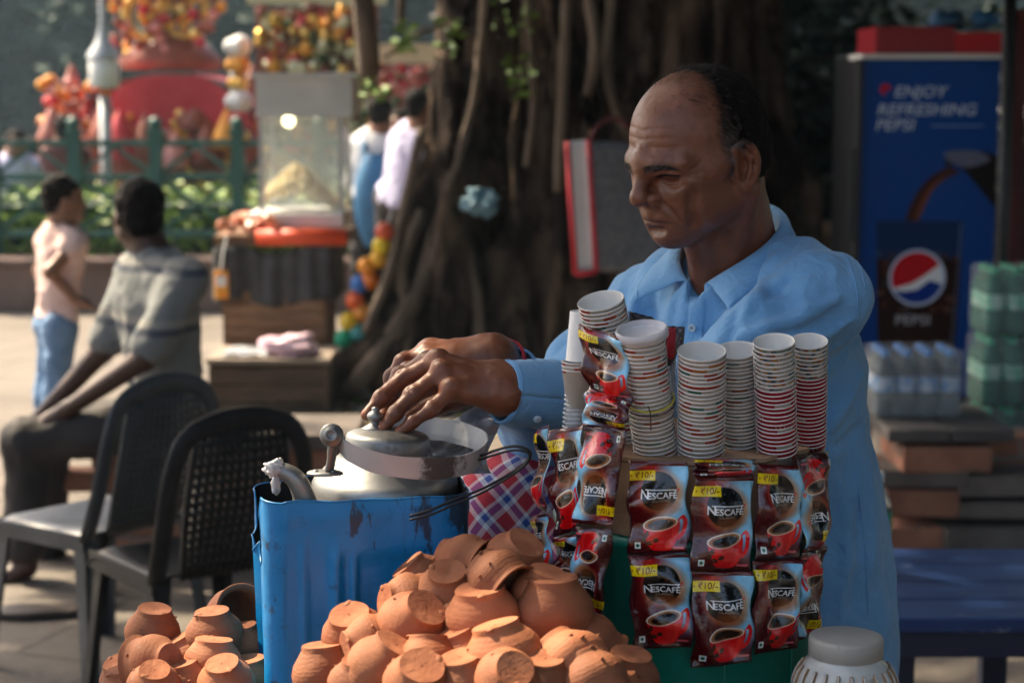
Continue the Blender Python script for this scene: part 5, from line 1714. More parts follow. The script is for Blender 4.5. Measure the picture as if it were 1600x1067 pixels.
# polythene behind the kettle
M['poly2'] = mat('milky polythene', (.58, .60, .68), (.70, .72, .78), 9, .3, alpha=.9, bump=.6, bsc=24, bdist=.02)
pb = MB()
pb.grid(lambda u, v: P(640 + 130 * u + 10 * math.sin(v * 6), 644 + 95 * v + 14 * math.sin(u * 5) * (1 - v) + 10 * (1 - u) * (1 - v), 2.185 + .014 * math.sin(u * 17 + v * 8) + .010 * math.sin(v * 23 - u * 9)), 40, 30)
tag(pb.build('polythene_sheet', M['poly2'], org=tuple(P(700, 700, 2.19)), solid=.0015), 'crumpled milky polythene sheet behind the kettle lid', 'plastic bag')

# ------------------------------------------------------------------ green drum with a carton on top
DX, DYc = P(1072, 845, 2.085).x, 2.085
DRr = .150
z_rim = P(1072, 846, 1.94).z
z_ct = P(1072, 719, 1.945).z
M['teal'] = bpy.data.materials.new('teal enamel'); tin_mat(M['teal'], (.004, .21, .155), (.01, .07, .06), (.02, .26, .2))
dr_ = thing('green_drum', 'teal green faceted drum under the coffee sachets', 'drum', (DX, DYc, TZ))
d = MB()
d.lathe([(.001, TZ + .001), (.140, TZ + .001), (.145, TZ + .01), (.150, z_rim - .012), (.1545, z_rim - .010), (.1545, z_rim - .002), (.150, z_rim), (.143, z_rim), (.143, z_rim - .03), (.001, z_rim - .031)], 60, (DX, DYc, 0),
        wob=lambda a, z: 1 - .010 * abs(math.sin(a * 5 + .45)) ** .6)
d.build('body', M['teal'], dr_)
for k in range(10):
    a = math.pi * (k + .5) / 5 + .2
    r2 = .1495
    MB().tube([(DX + r2 * math.cos(a) * .975, DYc + r2 * math.sin(a) * .975, TZ + .02), (DX + r2 * math.cos(a) * .998, DYc + r2 * math.sin(a) * .998, z_rim - .014)], .0014, 6).build('seam', M['teal'], dr_)
M['card'] = mat('brown cardboard', (.26, .15, .085), (.36, .22, .13), 10, .85, bump=.3, bsc=160)
ct = thing('carton', 'brown cardboard ring on the green drum carrying the paper cups', 'carton', (DX, DYc, z_rim))
c = MB()
ns = 12
for k in range(ns):
    a0, a1 = 2 * math.pi * k / ns, 2 * math.pi * (k + 1) / ns
    r2 = .138
    n_ = V3((math.cos((a0 + a1) / 2), math.sin((a0 + a1) / 2), 0)); s_ = V3((-n_.y, n_.x, 0))
    MB().box(V3((DX, DYc, (z_rim + z_ct - .006) / 2)) + n_ * r2, (.004, 2 * r2 * math.tan(math.pi / ns) - .0015, z_ct - .006 - z_rim - .001), Matrix((n_, s_, V3((0, 0, 1)))).transposed()).build('side_panel', M['card'], ct, smooth=False)
MB().lathe([(.001, z_ct - .0005), (.146, z_ct - .0005), (.146, z_ct - .005), (.001, z_ct - .005)], 12, (DX, DYc, 0)).build('top', M['card'], ct, smooth=False)

# ------------------------------------------------------------------ paper cups
def cup_mat(name, kind):
    m = bpy.data.materials.new(name)
    t = NT(m)
    co = t.coord('Object')
    s = t.n('SeparateXYZ', {0: co}).outputs
    ang = t.math('ARCTAN2', s[1], s[0])
    rnd_ = t.n('ObjectInfo').outputs['Random']
    v = t.n('CombineXYZ', {0: t.math('MULTIPLY', ang, {'dash': 1.6, 'multi': 4.5, 'red': 1.1, 'faint': 1.3}[kind]), 1: t.math('MULTIPLY', rnd_, 57.0), 2: 0.0}).outputs[0]
    f = t.n('TexWhiteNoise', {'Vector': t.n('VectorMath', {0: v}, operation='FLOOR').outputs[0]}, noise_dimensions='3D').outputs[0]
    W = (.74, .72, .68)
    if kind == 'dash':
        col = t.ramp(f, [(0, W), (.60, (.62, .12, .07)), (.78, W), (.86, (.10, .30, .22)), (.94, (.68, .30, .10))], True)
    elif kind == 'faint':
        col = t.ramp(f, [(0, (.68, .64, .56)), (.80, (.50, .20, .12)), (.90, (.68, .64, .56)), (.95, (.25, .35, .25))], True)
    elif kind == 'multi':
        col = t.ramp(f, [(0, W), (.30, (.55, .22, .12)), (.42, (.15, .20, .24)), (.54, W), (.66, (.30, .50, .42)), (.76, (.68, .40, .14)), (.86, W), (.93, (.35, .38, .42))], True)
    else:
        col = t.ramp(f, [(0, (.55, .02, .04)), (.86, (.72, .66, .64)), (.94, (.55, .02, .04))], True)
    inb = t.math('LESS_THAN', s[2], -.0010)
    low = t.math('GREATER_THAN', s[2], -.0046 if kind != 'red' else -.0075)
    r2 = t.math('SQRT', t.math('ADD', t.math('MULTIPLY', s[0], s[0]), t.math('MULTIPLY', s[1], s[1])))
    lim = t.math('ADD', t.math('MULTIPLY', s[2], .128), .02534)
    out = t.math('GREATER_THAN', r2, lim)
    k = t.math('MULTIPLY', t.math('MULTIPLY', inb, low), out)
    t.set('Base Color', t.mix(k, W, col))
    t.set('Roughness', .5)
    t.bump(t.noise(co, 300, 2), .08, .001)
    return m
CM = {k: cup_mat(k + ' print paper', k) for k in ('dash', 'multi', 'red', 'faint')}
CR, CHt = .0258, .058
def cup_mesh(kind):
    mb = MB()
    mb.lathe([(.001, -CHt + .003), (CR * .70, -CHt + .003), (CR * .70, -CHt), (CR * .72, -CHt), (CR * .985, -.0010), (CR * 1.000, -.0010), (CR * 1.012, -.0006), (CR * 1.016, 0), (CR * 1.010, .0006), (CR * 1.0, .0008), (CR * .975, .0003), (CR * .965, -.0015), (CR * .70, -CHt + .005), (.001, -CHt + .005)], 28)
    me = mb.mesh('paper_cup')
    me.materials.append(CM[kind])
    me.polygons.foreach_set('use_smooth', [True] * len(me.polygons))
    return me
CME = {k: cup_mesh(k) for k in CM}
def stack(base, top, n, kinds, rs, group, where, pitch=None):
    """nested cups from base (bottom of the stack) to top (rim centre of the top cup)"""
    ax = (top - base).normalized()
    L = (top - base).length
    for i in range(n):
        k = kinds(i / max(1, n - 1))
        o = bpy.data.objects.new('paper_cup', CME[k]); COL.objects.link(o)
        first = CHt * rs * .04
        d = first + (L - first) * i / (n - 1)
        a = ax + V3((rnd.uniform(-.012, .012), rnd.uniform(-.012, .012), 0))
        o.location = base + ax * d + V3((rnd.uniform(-.0004, .0004), rnd.uniform(-.0004, .0004), 0))
        o.rotation_euler = (a.to_track_quat('Z', 'Y').to_matrix() @ Matrix.Rotation(rnd.uniform(0, 6.3), 3, 'Z')).to_euler()
        o.scale = (rs,) * 3
        desc = {'dash': 'white paper cup with red and green dashes', 'multi': 'white paper cup with a small multicoloured print', 'red': 'red striped paper cup', 'faint': 'cream paper cup with faint marks'}[k]
        if i == n - 1: lab = 'open top ' + desc.split(' with')[0] + ' of ' + where
        else: lab = desc.split(' with')[0] + ' nested in ' + where
        tag(o, lab, 'paper cup', group)
# stems of each stack: base and top pixel, depth
def cst(px_, py, Y): return P(px_, py, Y)
def base_at(px_, Y): 
    q = P(px_, 719, Y); q.z = z_ct + .0005; return q
stack(base_at(1094, 1.985), cst(1097, 549, 1.952), 25, lambda u: 'dash', 1.0, 'cups of the middle stack', 'the stack in front of the cream one')
stack(base_at(1157, 2.03), cst(1151, 547, 2.000), 26, lambda u: 'faint', .93, 'cups of the cream stack', 'the cream stack half hidden behind another')
stack(base_at(1214, 1.995), cst(1209, 534, 1.960), 27, lambda u: 'red' if u < .62 else 'multi', .86, 'cups of the left red stack', 'the front red bottomed stack')
stack(base_at(1262, 2.05), cst(1264, 533, 2.012), 27, lambda u: 'red' if u < .70 else 'multi', .80, 'cups of the right red stack', 'the rightmost red bottomed stack')
stack(base_at(1024, 1.99), cst(1003, 522, 1.960), 29, lambda u: 'faint' if u < .5 else 'dash', .93, 'cups of the tied stack', 'the stack tied with a yellow band')
stack(base_at(985, 2.07), cst(939, 470, 2.022), 36, lambda u: 'dash', 1.0, 'cups of the tallest stack', 'the tallest stack')
# clear lid on the tied stack
lidc = cst(1003, 521, 1.960)
ax = (cst(1003, 522, 1.960) - base_at(1024, 1.99)).normalized()
Ml = ax.to_track_quat('Z', 'Y').to_matrix()
M['clearplastic'] = mat('translucent plastic', (.75, .73, .76), None, 8, .2, alpha=.62, ior=1.3)
o = MB().lathe([(.0275, -.008), (.0285, -.0078), (.0288, -.001), (.0275, .0018), (.0255, .002), (.0235, -.004), (.0215, -.0055), (.001, -.006)], 36, lidc + ax * .004, Ml).build('cup_lid', M['clearplastic'], org=tuple(lidc))
tag(o, 'translucent plastic lid on top of the tied cup stack', 'lid')
def ring(c, axv, r_, rad, m, label, name, tail=None):
    Mr = axv.to_track_quat('Z', 'Y').to_matrix()
    pts = [c + Mr @ V3((r_ * math.cos(a), r_ * math.sin(a), .002 * math.sin(a * 2))) for a in [2 * math.pi * k / 40 for k in range(41)]]
    mb = MB().tube(pts, rad, 6, cap=False)
    if tail: mb.tube(spline([P(*q) for q in tail], 6), rad, 6)
    tag(mb.build(name, m, org=tuple(c)), label, 'band')
ring(cst(1015, 627, 1.974), ax, .0268, .0011, mat('yellow rubber', (.5, .42, .04), None, 8, .5), 'yellow rubber band round the leaning cup stack', 'rubber_band')
ring(cst(1016, 634, 1.975), ax, .0270, .0007, mat('dark thread', (.06, .02, .02), None, 8, .7), 'dark thread tied round the leaning cup stack', 'thread', [(1012, 634, 1.946), (1016, 645, 1.944), (1017, 672, 1.948)])
# clear plastic glasses with white cups on them
cb, ctp = P(897, 672, 2.05), P(903, 590, 2.045)
gm_ = MB().lathe([(.001, -.05), (.0085, -.05), (.0110, 0), (.0140, .0003), (.0140, .0014), (.0105, .0010), (.0082, -.048), (.001, -.048)], 20).mesh('plastic_glass')
gm_.materials.append(mat('clear disposable plastic', (.80, .81, .82), None, 8, .15, alpha=.85, ior=1.3)); gm_.polygons.foreach_set('use_smooth', [True] * len(gm_.polygons))
cb.z = z_ct
for i in range(13):
    o = bpy.data.objects.new('plastic_glass', gm_); COL.objects.link(o)
    o.location = cb.lerp(ctp, i / 12) if i else cb.lerp(ctp, .0) + V3((0, 0, .0))
    o.location += V3((0, 0, .012)) * (1 - i / 12)
    tag(o, 'narrow clear plastic glass in the column left of the tallest cup stack', 'glass', 'narrow clear plastic glasses')
for i, (py, rs, w) in enumerate(((577, .72, 'lowest'), (571, .73, 'middle'), (565, .74, 'upper'))):
    o = bpy.data.objects.new('paper_cup', CME['dash']); COL.objects.link(o)
    o.location = P(904, py, 2.045); o.scale = (rs,) * 3
    tag(o, w + ' of three small white rimmed cups on the clear glass column', 'paper cup', 'small cups on the glass column')
o = bpy.data.objects.new('paper_cup', CME['dash']); COL.objects.link(o)
o.location = P(908, 562, 2.05); o.rotation_euler = (math.pi, 0, 0); o.scale = (.68, .68, .95)
tag(o, 'upside down pale cup on top of the clear glass column', 'paper cup')

# ------------------------------------------------------------------ coffee sachets
SW_, SH_ = 300, 460
p = Paint(SW_ * 2, SH_ * 2, (.30, .03, .06))
asp = p.asp
p.put(np.clip((p.X - .42 + .10 * (p.Y / asp - .5)) / .40, 0, 1) ** .8 * np.clip((p.Y / asp - .08) / .30, 0, 1), (.56, .82, .95))
p.put(np.exp(-((p.X - .34) / .17) ** 2) * np.clip((p.Y / asp - .35) / .5, 0, 1) * .9, (.74, .08, .09))
p.put(np.clip((.13 - p.X) / .13, 0, 1) * .85, (.22, .02, .05))
p.put(np.clip((.10 - p.Y / asp) / .08, 0, 1) * .92, (.20, .03, .06))
p.put((p.Y / asp > .955) * 1.0, (.32, .03, .06))
p.ell(.57, .665 * asp, .37, .35, (.74, .46, .26), .8, .12)
p.ell(.53, .685 * asp, .310, .315, (.04, .03, .035), 1, .012)
p.ell(.60, .52 * asp, .24, .10, (.55, .30, .15), .8, .10)
for k in range(10):
    p.line([(.45 + .008 * k, .44 * asp), (.41 + .02 * math.sin(k), .56 * asp), (.47 + .012 * k, .66 * asp)], .006, (.5, .45, .42), .10)
# mug
p.curve([(.80, .36 * asp), (.92, .43 * asp), (.97, .36 * asp), (.93, .22 * asp), (.82, .15 * asp), (.80, .19 * asp), (.88, .25 * asp), (.91, .36 * asp), (.87, .38 * asp), (.80, .31 * asp)], (.90, .06, .08))
p.curve([(.24, .30 * asp), (.28, .20 * asp), (.36, .08 * asp), (.46, .045 * asp), (.66, .045 * asp), (.76, .10 * asp), (.83, .22 * asp), (.84, .37 * asp), (.55, .33 * asp)], (.86, .04, .07))
p.curve([(.62, .05 * asp), (.72, .09 * asp), (.80, .20 * asp), (.82, .33 * asp), (.74, .28 * asp), (.70, .15 * asp)], (.95, .20, .18), .7)
p.ell(.535, .335 * asp, .30, .115, (.90, .84, .76), 1, None, .16)
p.ell(.535, .330 * asp, .270, .098, (.62, .38, .20), 1, None, .16)
p.ell(.545, .327 * asp, .215, .075, (.07, .04, .03), 1, .01, .16)
p.ell(.49, .30 * asp, .10, .03, (.35, .18, .08), .7, .03, .16)
for (x, y, r_) in ((.26, .17, .5), (.36, .13, -.4), (.46, .16, .3), (.31, .22, 1.2)):
    p.ell(x, y * asp, .052, .036, (.24, .09, .05), 1, None, r_); p.line([(x - .035 * math.cos(r_), y * asp - .035 * math.sin(r_)), (x + .035 * math.cos(r_), y * asp + .035 * math.sin(r_))], .006, (.55, .3, .2))
# lettering
p.text('N', .215, .610 * asp, .20, (.96, .96, .96), .012, 0, 1.0, align='LEFT')
p.text('ESCAFÉ', .340, .610 * asp, .142, (.96, .96, .96), .014, 0, 1.06, align='LEFT')
p.line([(.30, .610 * asp + .139), (.84, .610 * asp + .139)], .013, (.96, .96, .96))
p.poly([(.83, .70 * asp), (.875, .725 * asp), (.875, .70 * asp), (.845, .685 * asp)], (.8, .05, .08))
p.text('CLASSIC', .56, .572 * asp, .062, (.66, .60, .52), .001, 0, 1.3)
# price flash, mark, small label
p.poly([(0, .795 * asp), (.46, .795 * asp), (.46, .905 * asp), (0, .905 * asp)], (.93, .82, .06))
p.text('₹10/-', .27, .820 * asp, .150, (.40, .02, .04), .010, .1, 1.0)
p.ell(.05, .85 * asp, .014, .014, (.5, .1, .05))
p.poly([(.10, .065 * asp), (.20, .065 * asp), (.20, .135 * asp), (.10, .135 * asp)], (.85, .9, .88)); p.ell(.15, .10 * asp, .028, .028, (.02, .35, .18))
p.poly([(.74, .060 * asp), (.93, .060 * asp), (.93, .085 * asp), (.74, .085 * asp)], (.78, .35, .38))
p.line([(.03, .3 * asp), (.03, .55 * asp)], .012, (.5, .3, .3), .5)
im1 = p.image('sachet_print')
M['sachet'] = print_mat('glossy sachet foil', im1, .17, .6, .6, 48, .006, coat=.5)
sq = random.Random(17)
def sachet(parent, c4_, Y4, flip, seed, bulge=.0048, first=False):
    """corners TL TR BR BL in photo pixels with their depths"""
    TL, TR, BR, BL = [P(x, y, Y) for (x, y), Y in zip(c4_, Y4)]
    nrm = (TR - TL).cross(BL - TL).normalized()
    if nrm.y > 0: nrm = -nrm
    mb = MB(); mb.uv = {}
    nu, nv = 26, 36
    w = (TR - TL).length; h = (BL - TL).length
    ks = [(sq.uniform(-1, 1), sq.uniform(0, 6.3), sq.uniform(5, 13)) for _ in range(7)]
    for j in range(nv + 1):
        for i in range(nu + 1):
            u, v = i / nu, j / nv              # v up
            q = BL.lerp(BR, u).lerp(TL.lerp(TR, u), v)
            e = max(0, min(1, min(v, 1 - v) / .06)); s_ = max(0, min(1, min(u, 1 - u) / .05))
            bl = bulge * (math.sin(math.pi * u) * math.sin(math.pi * v)) ** .6 * e
            wr = 0
            for a, ph, f in ks:
                wr += .0017 * math.sin(f * (u * math.cos(ph) + v * 1.4 * math.sin(ph)) + ph * 7)
            cr = .0006 * math.sin(u * nu * 3.14) * (1 - e)
            edge = .0022 * math.sin(v * 11 + seed) * (1 - s_)
            q = q + nrm * (bl + wr * (.4 + .6 * e) + cr) + (TR - TL).normalized() * edge
            mb.v.append(q)
            mb.uv[len(mb.v) - 1] = (1 - u, 1 - v) if flip else (u, v)
    for j in range(nv):
        for i in range(nu):
            a = j * (nu + 1) + i
            mb.face([a, a + 1, a + nu + 2, a + nu + 1])
    return mb.build('sachet', M['sachet'], parent, solid=.0007)
def strip(label, items, group='strips of coffee sachets'):
    c0 = items[0][0]
    t = thing('sachet_strip', label, 'sachet strip', tuple(P(c0[0][0], c0[0][1], items[0][1][0])), 0, group)
    for i, (cs, Ys_, fl) in enumerate(items):
        sachet(t, cs, Ys_, fl, i + len(label))
    return t
def rr4(x0, y0, x1, y1, dx=0, dxb=0):
    return [(x0, y0), (x1, y0 + dx), (x1 + dxb, y1 + dx), (x0 + dxb, y1)]
F_ = 1.927
strip('strip of two red coffee sachets at the left of the drum front', [
    ([(982, 720), (1072, 722), (1077, 864), (983, 866)], (F_ + .012, F_, F_ - .004, F_ + .006), False),
    ([(983, 867), (1078, 865), (1082, 1011), (990, 1014)], (F_ + .006, F_ - .004, F_ - .004, F_ + .004), False)])
strip('strip in the middle of the drum front hanging lowest of all', [
    ([(1086, 716), (1180, 718), (1178, 744), (1084, 744)], (F_, F_ + .008, F_ + .006, F_ - .004), False),
    ([(1083, 744), (1177, 745), (1173, 892), (1080, 893)], (F_ - .004, F_ + .006, F_ + .002, F_ - .008), False),
    ([(1080, 894), (1174, 892), (1178, 1033), (1084, 1044)], (F_ - .008, F_ + .002, F_ + .002, F_ - .008), False)])
strip('strip right of the lowest hanging one with upright print', [
    ([(1184, 724), (1250, 728), (1250, 872), (1180, 874)], (F_ + .01, F_ + .035, F_ + .035, F_ + .006), False),
    ([(1180, 876), (1252, 873), (1244, 1012), (1176, 1022)], (F_ + .006, F_ + .035, F_ + .030, F_ + .004), False)])
strip('rightmost strip with upside down print folded round the drum', [
    ([(1246, 716), (1296, 704), (1297, 856), (1254, 862)], (F_ + .040, F_ + .105, F_ + .105, F_ + .040), True),
    ([(1250, 863), (1294, 857), (1276, 992), (1241, 1000)], (F_ + .045, F_ + .105, F_ + .100, F_ + .045), True)])
strip('leftmost narrow strip seen almost edge on', [
    ([(846, 668), (860, 664), (850, 800), (834, 790)], (2.06, 2.0, 2.0, 2.06), False),
    ([(834, 806), (850, 802), (862, 900), (841, 898)], (2.06, 2.0, 2.0, 2.06), False)])
strip('strip with upright print just behind the long left strip', [
    ([(860, 672), (914, 664), (904, 828), (866, 838)], (1.995, 1.965, 1.965, 1.995), False),
    ([(866, 840), (908, 832), (912, 930), (872, 905)], (1.995, 1.965, 1.965, 1.995), False)])
strip('longest strip on the left draped from the top of the tallest cups', [
    ([(903, 505), (975, 528), (986, 630), (920, 612)], (1.985, 1.950, 1.945, 1.975), False),
    ([(918, 602), (988, 628), (978, 672), (910, 664)], (1.970, 1.945, 1.945, 1.965), True),
    ([(912, 666), (978, 672), (958, 822), (897, 816)], (1.955, 1.935, 1.930, 1.950), True),
    ([(898, 822), (958, 826), (938, 968), (892, 944)], (1.950, 1.930, 1.930, 1.950), True)])
# dark foil packets wedged among the cups
M['darkfoil'] = mat('dark foil', (.03, .025, .03), (.22, .2, .2), 26, .28, metal=.5, bump=.5, bsc=60, bdist=.004)
M['redfoil'] = mat('red foil', (.45, .02, .03), None, 8, .3)
t = thing('foil_packet', 'dark foil packet with a red stripe wedged behind the cup stacks', 'packet', tuple(P(1040, 520, 2.05)))
def fq(cs, Y, amp, sd):
    mb = MB(); a = [P(x, y, Y) for x, y in cs]
    mb.grid(lambda u, v: a[3].lerp(a[2], u).lerp(a[0].lerp(a[1], u), v) + V3((0, -1, 0)) * (amp * math.sin(u * 3.1) * math.sin(v * 3.1) + .002 * math.sin(u * 21 + sd) * math.sin(v * 17)), 16, 16)
    return mb
fq([(982, 486), (1020, 496), (1052, 530), (990, 560)], 2.06, .006, 1).build('back_sheet', M['darkfoil'], t, solid=.001)
fq([(1028, 508), (1070, 511), (1068, 538), (1040, 580)], 2.05, .006, 2).build('front_sheet', M['darkfoil'], t, solid=.001)
fq([(1044, 512), (1056, 512), (1054, 560), (1040, 560)], 2.04, .002, 3).build('red_stripe', M['redfoil'], t, solid=.001)
fq([(1045, 560), (1056, 545), (1054, 650), (1046, 660)], 2.055, .004, 5).build('film_strip', M['poly'], t, solid=.001)

# ------------------------------------------------------------------ ceramic jar
M['glaze'] = mat('speckled glaze', (.50, .50, .46), (.60, .60, .56), 9, .22, coat=.4, spots=((.16, .10, .05), 60, .66), bump=.1, bsc=40)
M['lidglaze'] = mat('grey lid', (.30, .29, .26), (.40, .38, .34), 9, .45, spots=((.12, .08, .05), 40, .62))
jc = P(1322, 1000, 1.86)
zj = P(1322, 992, 1.86).z
jr = thing('ceramic_jar', 'white glazed ceramic jar with brown edged slits at the lower right', 'jar', (jc.x, 1.86, TZ))
jp = [(.001, TZ + .001), (.040, TZ + .001), (.046, TZ + .012), (.052, zj - .12), (.0545, zj - .075), (.0535, zj - .055), (.0495, zj - .040), (.0415, zj - .028), (.0375, zj - .024), (.0365, zj - .020)]
MB().lathe(jp, 56, (jc.x, 1.86, 0)).build('body', M['glaze'], jr)
MB().lathe([(.0368, zj - .0215), (.0385, zj - .020), (.0385, zj - .004), (.0375, zj - .001), (.034, zj), (.001, zj + .0005)], 48, (jc.x, 1.86, 0)).build('lid', M['lidglaze'], jr)
M['browncl'] = mat('bare brown clay', (.20, .11, .05), (.32, .2, .1), 60, .7)
for k in range(22):
    a = 2 * math.pi * k / 22 + .1
    q = [(.0442, zj - .0305), (.0485, zj - .0375), (.0520, zj - .047), (.0540, zj - .058)]
    pts = [V3((jc.x + (r_ + .0002) * math.cos(a), 1.86 + (r_ + .0002) * math.sin(a), z)) for r_, z in q]
    o = MB().tube(pts, [.0016, .0026, .0026, .0018], 8, flat=1).build('slit', M['browncl'], jr)
    pts = [p_ + V3((math.cos(a), math.sin(a), 0)) * .0013 for p_ in pts]
    MB().tube(pts, [.0008, .0017, .0017, .0009], 8).build('glaze_ridge', M['glaze'], o)

# ------------------------------------------------------------------ clay cups
def clay_mat(name, c, c2):
    m = bpy.data.materials.new(name); t = NT(m)
    co = t.coord('Object')
    s = t.n('SeparateXYZ', {0: co}).outputs
    v = t.n('VectorMath', {0: co, 1: t.n('ObjectInfo').outputs['Location']}, operation='ADD').outputs[0]
    base = t.ramp(t.noise(v, 26, 5), [(.3, c), (.7, c2)])
    base = t.mix(t.ramp(t.noise(v, 46, 6, .7), [(.62, 0), (.74, .35)]), base, (.55, .40, .30))
    base = t.mix(t.ramp(t.noise(v, 17, 4), [(.60, 0), (.75, .5)]), base, (.16, .06, .035))
    w = t.n('MapRange', {0: t.n('ObjectInfo').outputs['Random'], 3: .62, 4: 1.20}).outputs[0]
    base = t.n('HueSaturation', {'Value': w, 'Color': base}).outputs[0]
    t.set('Base Color', base); t.set('Roughness', .72); t.set('Specular IOR Level', .35)
    rings = t.n('TexWave', {'Vector': co, 'Scale': 70.0, 'Distortion': 6.0, 'Detail': 3.0}, bands_direction='Z').outputs[1]
    h = t.math('ADD', t.math('MULTIPLY', rings, .10), t.math('ADD', t.noise(v, 60, 4), t.math('MULTIPLY', t.noise(v, 300, 4), .4)))
    t.bump(h, .5, .0022)
    return m
M['clay'] = clay_mat('terracotta', (.31, .100, .042), (.42, .160, .074))
M['clayfoot'] = mat('raw terracotta foot', (.31, .098, .042), (.42, .155, .072), 50, .85, bump=.45, bsc=120, bdist=.003, perobj=.15)
def clay_mesh(seed):
    q = random.Random(seed)
    b, w, nk = q.uniform(.0195, .0225), q.uniform(.0335, .0360), q.uniform(.0318, .0345)
    hh = q.uniform(.049, .058)
    ph = [q.uniform(0, 6.3) for _ in range(6)]
    wob = lambda a, z: 1 + .022 * math.sin(2 * a + ph[0] + z * 40) + .012 * math.sin(3 * a + ph[1] - z * 60) + .006 * math.sin(6 * a + ph[2] + z * 150)
    mb = MB()
    rimr = nk + q.uniform(.001, .0035)
    prof = [(.001, .0012), (b * .5, .0008), (b * .9, .0002), (b, 0), (b * 1.04, .0015), (b * 1.02, .004), (b * 1.12, .007), (w * .80, hh * .24), (w * .93, hh * .36), (w, hh * .52), (w * .98, hh * .64), (w * .93, hh * .75), (nk, hh * .86), (nk * 1.0, hh * .92), (rimr, hh * .975), (rimr + .0003, hh * .99), (rimr - .001, hh), (rimr - .0030, hh * .99),
            (nk - .004, hh * .90), (w - .0055, hh * .62), (w - .006, hh * .45), (b * 1.05, hh * .14), (.001, hh * .11)]
    mb.lathe(prof[:4], 40, (0, 0, -hh * .5), wob=wob, mi=1)
    mb.lathe(prof[3:], 40, (0, 0, -hh * .5), wob=wob)
    for k in range(5):                      # blobs and tool marks
        a = q.uniform(0, 6.3); z = q.uniform(-.4, .35) * hh
        j = min(range(len(prof)), key=lambda i: abs(prof[i][1] - hh * .5 - z) if i < 14 else 9)
        r_ = prof[j][0]
        mb.ball((r_ * math.cos(a), r_ * math.sin(a), prof[j][1] - hh * .5), (q.uniform(.0015, .004), q.uniform(.0015, .003), q.uniform(.0008, .0014)), 6)
    a = q.uniform(0, 6.3)
    mb.ball((b * .9 * math.cos(a), b * .9 * math.sin(a), -hh * .5 + .001), (.006, .004, .0016), 7)
    me = mb.mesh('clay_cup'); me.materials.append(M['clay']); me.materials.append(M['clayfoot'])
    me.polygons.foreach_set('use_smooth', [True] * len(me.polygons))
    return me
CLM = [clay_mesh(i) for i in range(9)]
# (px, py of the middle, depth, direction the FOOT points: angle in the picture (0 right, 90 up), lean towards the camera, size, label)
cl = [
    (806, 872, 1.925, 60, .35, 1.02, 'foot tilted up, topmost in the heap'),
    (702, 920, 1.885, 95, .45, 1.05, 'rough foot uppermost, left of the heap top'),
    (775, 905, 1.872, 150, -.62, 1.05, 'lying on its side with its mouth to the right under the topmost cup'),
    (722, 878, 1.945, 165, -.5, 1.0, 'leaning against the blue tin at the back of the heap'),
    (848, 925, 1.875, 75, .1, 1.05, 'upside down right of the sideways one'),
    (866, 950, 1.855, 92, .0, 1.22, 'squat and mouth down with a chipped line, under the sachets'),
    (754, 958, 1.845, 96, .10, 1.18, 'broad and mouth down in the middle of the heap'),
    (632, 942, 1.895, 170, .45, 1.0, 'lying with its round foot facing left, upper left slope'),
    (648, 975, 1.850, 60, .50, 1.14, 'with a pale scratch and its foot up right, left slope'),
    (657, 905, 1.945, 130, .0, .95, 'small and half hidden behind the left slope against the tin'),
    (706, 975, 1.865, 180, .1, .92, 'squeezed behind the broad middle one'),
    (552, 985, 1.885, 100, .40, 1.0, 'standing on its mouth at the far left end of the heap, foot up'),
    (575, 1008, 1.850, 185, .40, .98, 'lying with its foot pointing left near the heap foot'),
    (600, 1040, 1.790, 60, .1, 1.18, 'pink tinted and tilted at the lower left of the heap'),
    (508, 1048, 1.860, 95, -.1, 1.05, 'upright foot down hardly in view at the left foot of the heap'),
    (668, 1028, 1.795, 90, -.35, .95, 'wide mouthed and low between the two tilted ones'),
    (722, 1018, 1.815, 110, .0, 1.0, 'under the broad middle one, mouth down'),
    (786, 1022, 1.765, 105, -.1, 1.22, 'bright with turning rings in front of the middle'),
    (655, 1065, 1.735, 80, .55, 1.05, 'foot towards the camera at the bottom edge, sunlit'),
    (795, 1062, 1.715, 70, .75, 1.0, 'foot facing out below the ringed one'),
    (888, 1040, 1.765, 140, -.62, 1.25, 'lying with its open mouth to the lower right'),
    (925, 1062, 1.735, 120, -.55, 1.05, 'dark inside the open mouthed one at the right'),
    (980, 1055, 1.790, 80, .15, 1.05, 'at the right end of the heap against the green drum'),
    (915, 1000, 1.860, 130, .1, 1.0, 'tucked under the right sachets at the back'),
    (725, 1060, 1.745, 100, .1, 1.0, 'at the bottom edge left of the ringed one'),
    (560, 1066, 1.790, 80, .1, 1.0, 'at the bottom edge below the pink one'),
    (852, 1062, 1.735, 90, .2, .95, 'at the bottom edge between the ringed and open ones'),
    (820, 960, 1.905, 90, .0, 1.0, 'in the gap behind the middle of the heap'),
    (690, 1000, 1.880, 120, .0, 1.0, 'deep in the gap on the left slope'),
    (840, 1000, 1.850, 70, .0, 1.0, 'deep in the gap on the right slope'),
    (620, 1000, 1.890, 120, .0, 1.0, 'deep behind the pink one'),
    (760, 1000, 1.875, 90, .0, 1.0, 'deep behind the ringed one'),
    (960, 1090, 1.760, 90, .0, 1.0, 'below the right end at the frame edge'),
]
HEAP = 'clay cups heaped between the tin and the drum'
clo = []
def place_clay(px_, py, Y, ang, lean, s, lab, i, group):
    a = R(ang)
    foot = V3((math.cos(a) * math.cos(lean), -math.sin(lean), math.sin(a) * math.cos(lean)))
    o = bpy.data.objects.new('clay_cup', CLM[i % len(CLM)]); COL.objects.link(o)
    o.location = P(px_, py, Y)
    o.rotation_euler = ((-foot).to_track_quat('Z', 'Y').to_matrix() @ Matrix.Rotation(i * 1.3, 3, 'Z')).to_euler()
    o.scale = (s * .94,) * 3
    tag(o, 'terracotta cup ' + lab, 'clay cup', group)
    clo.append(o)
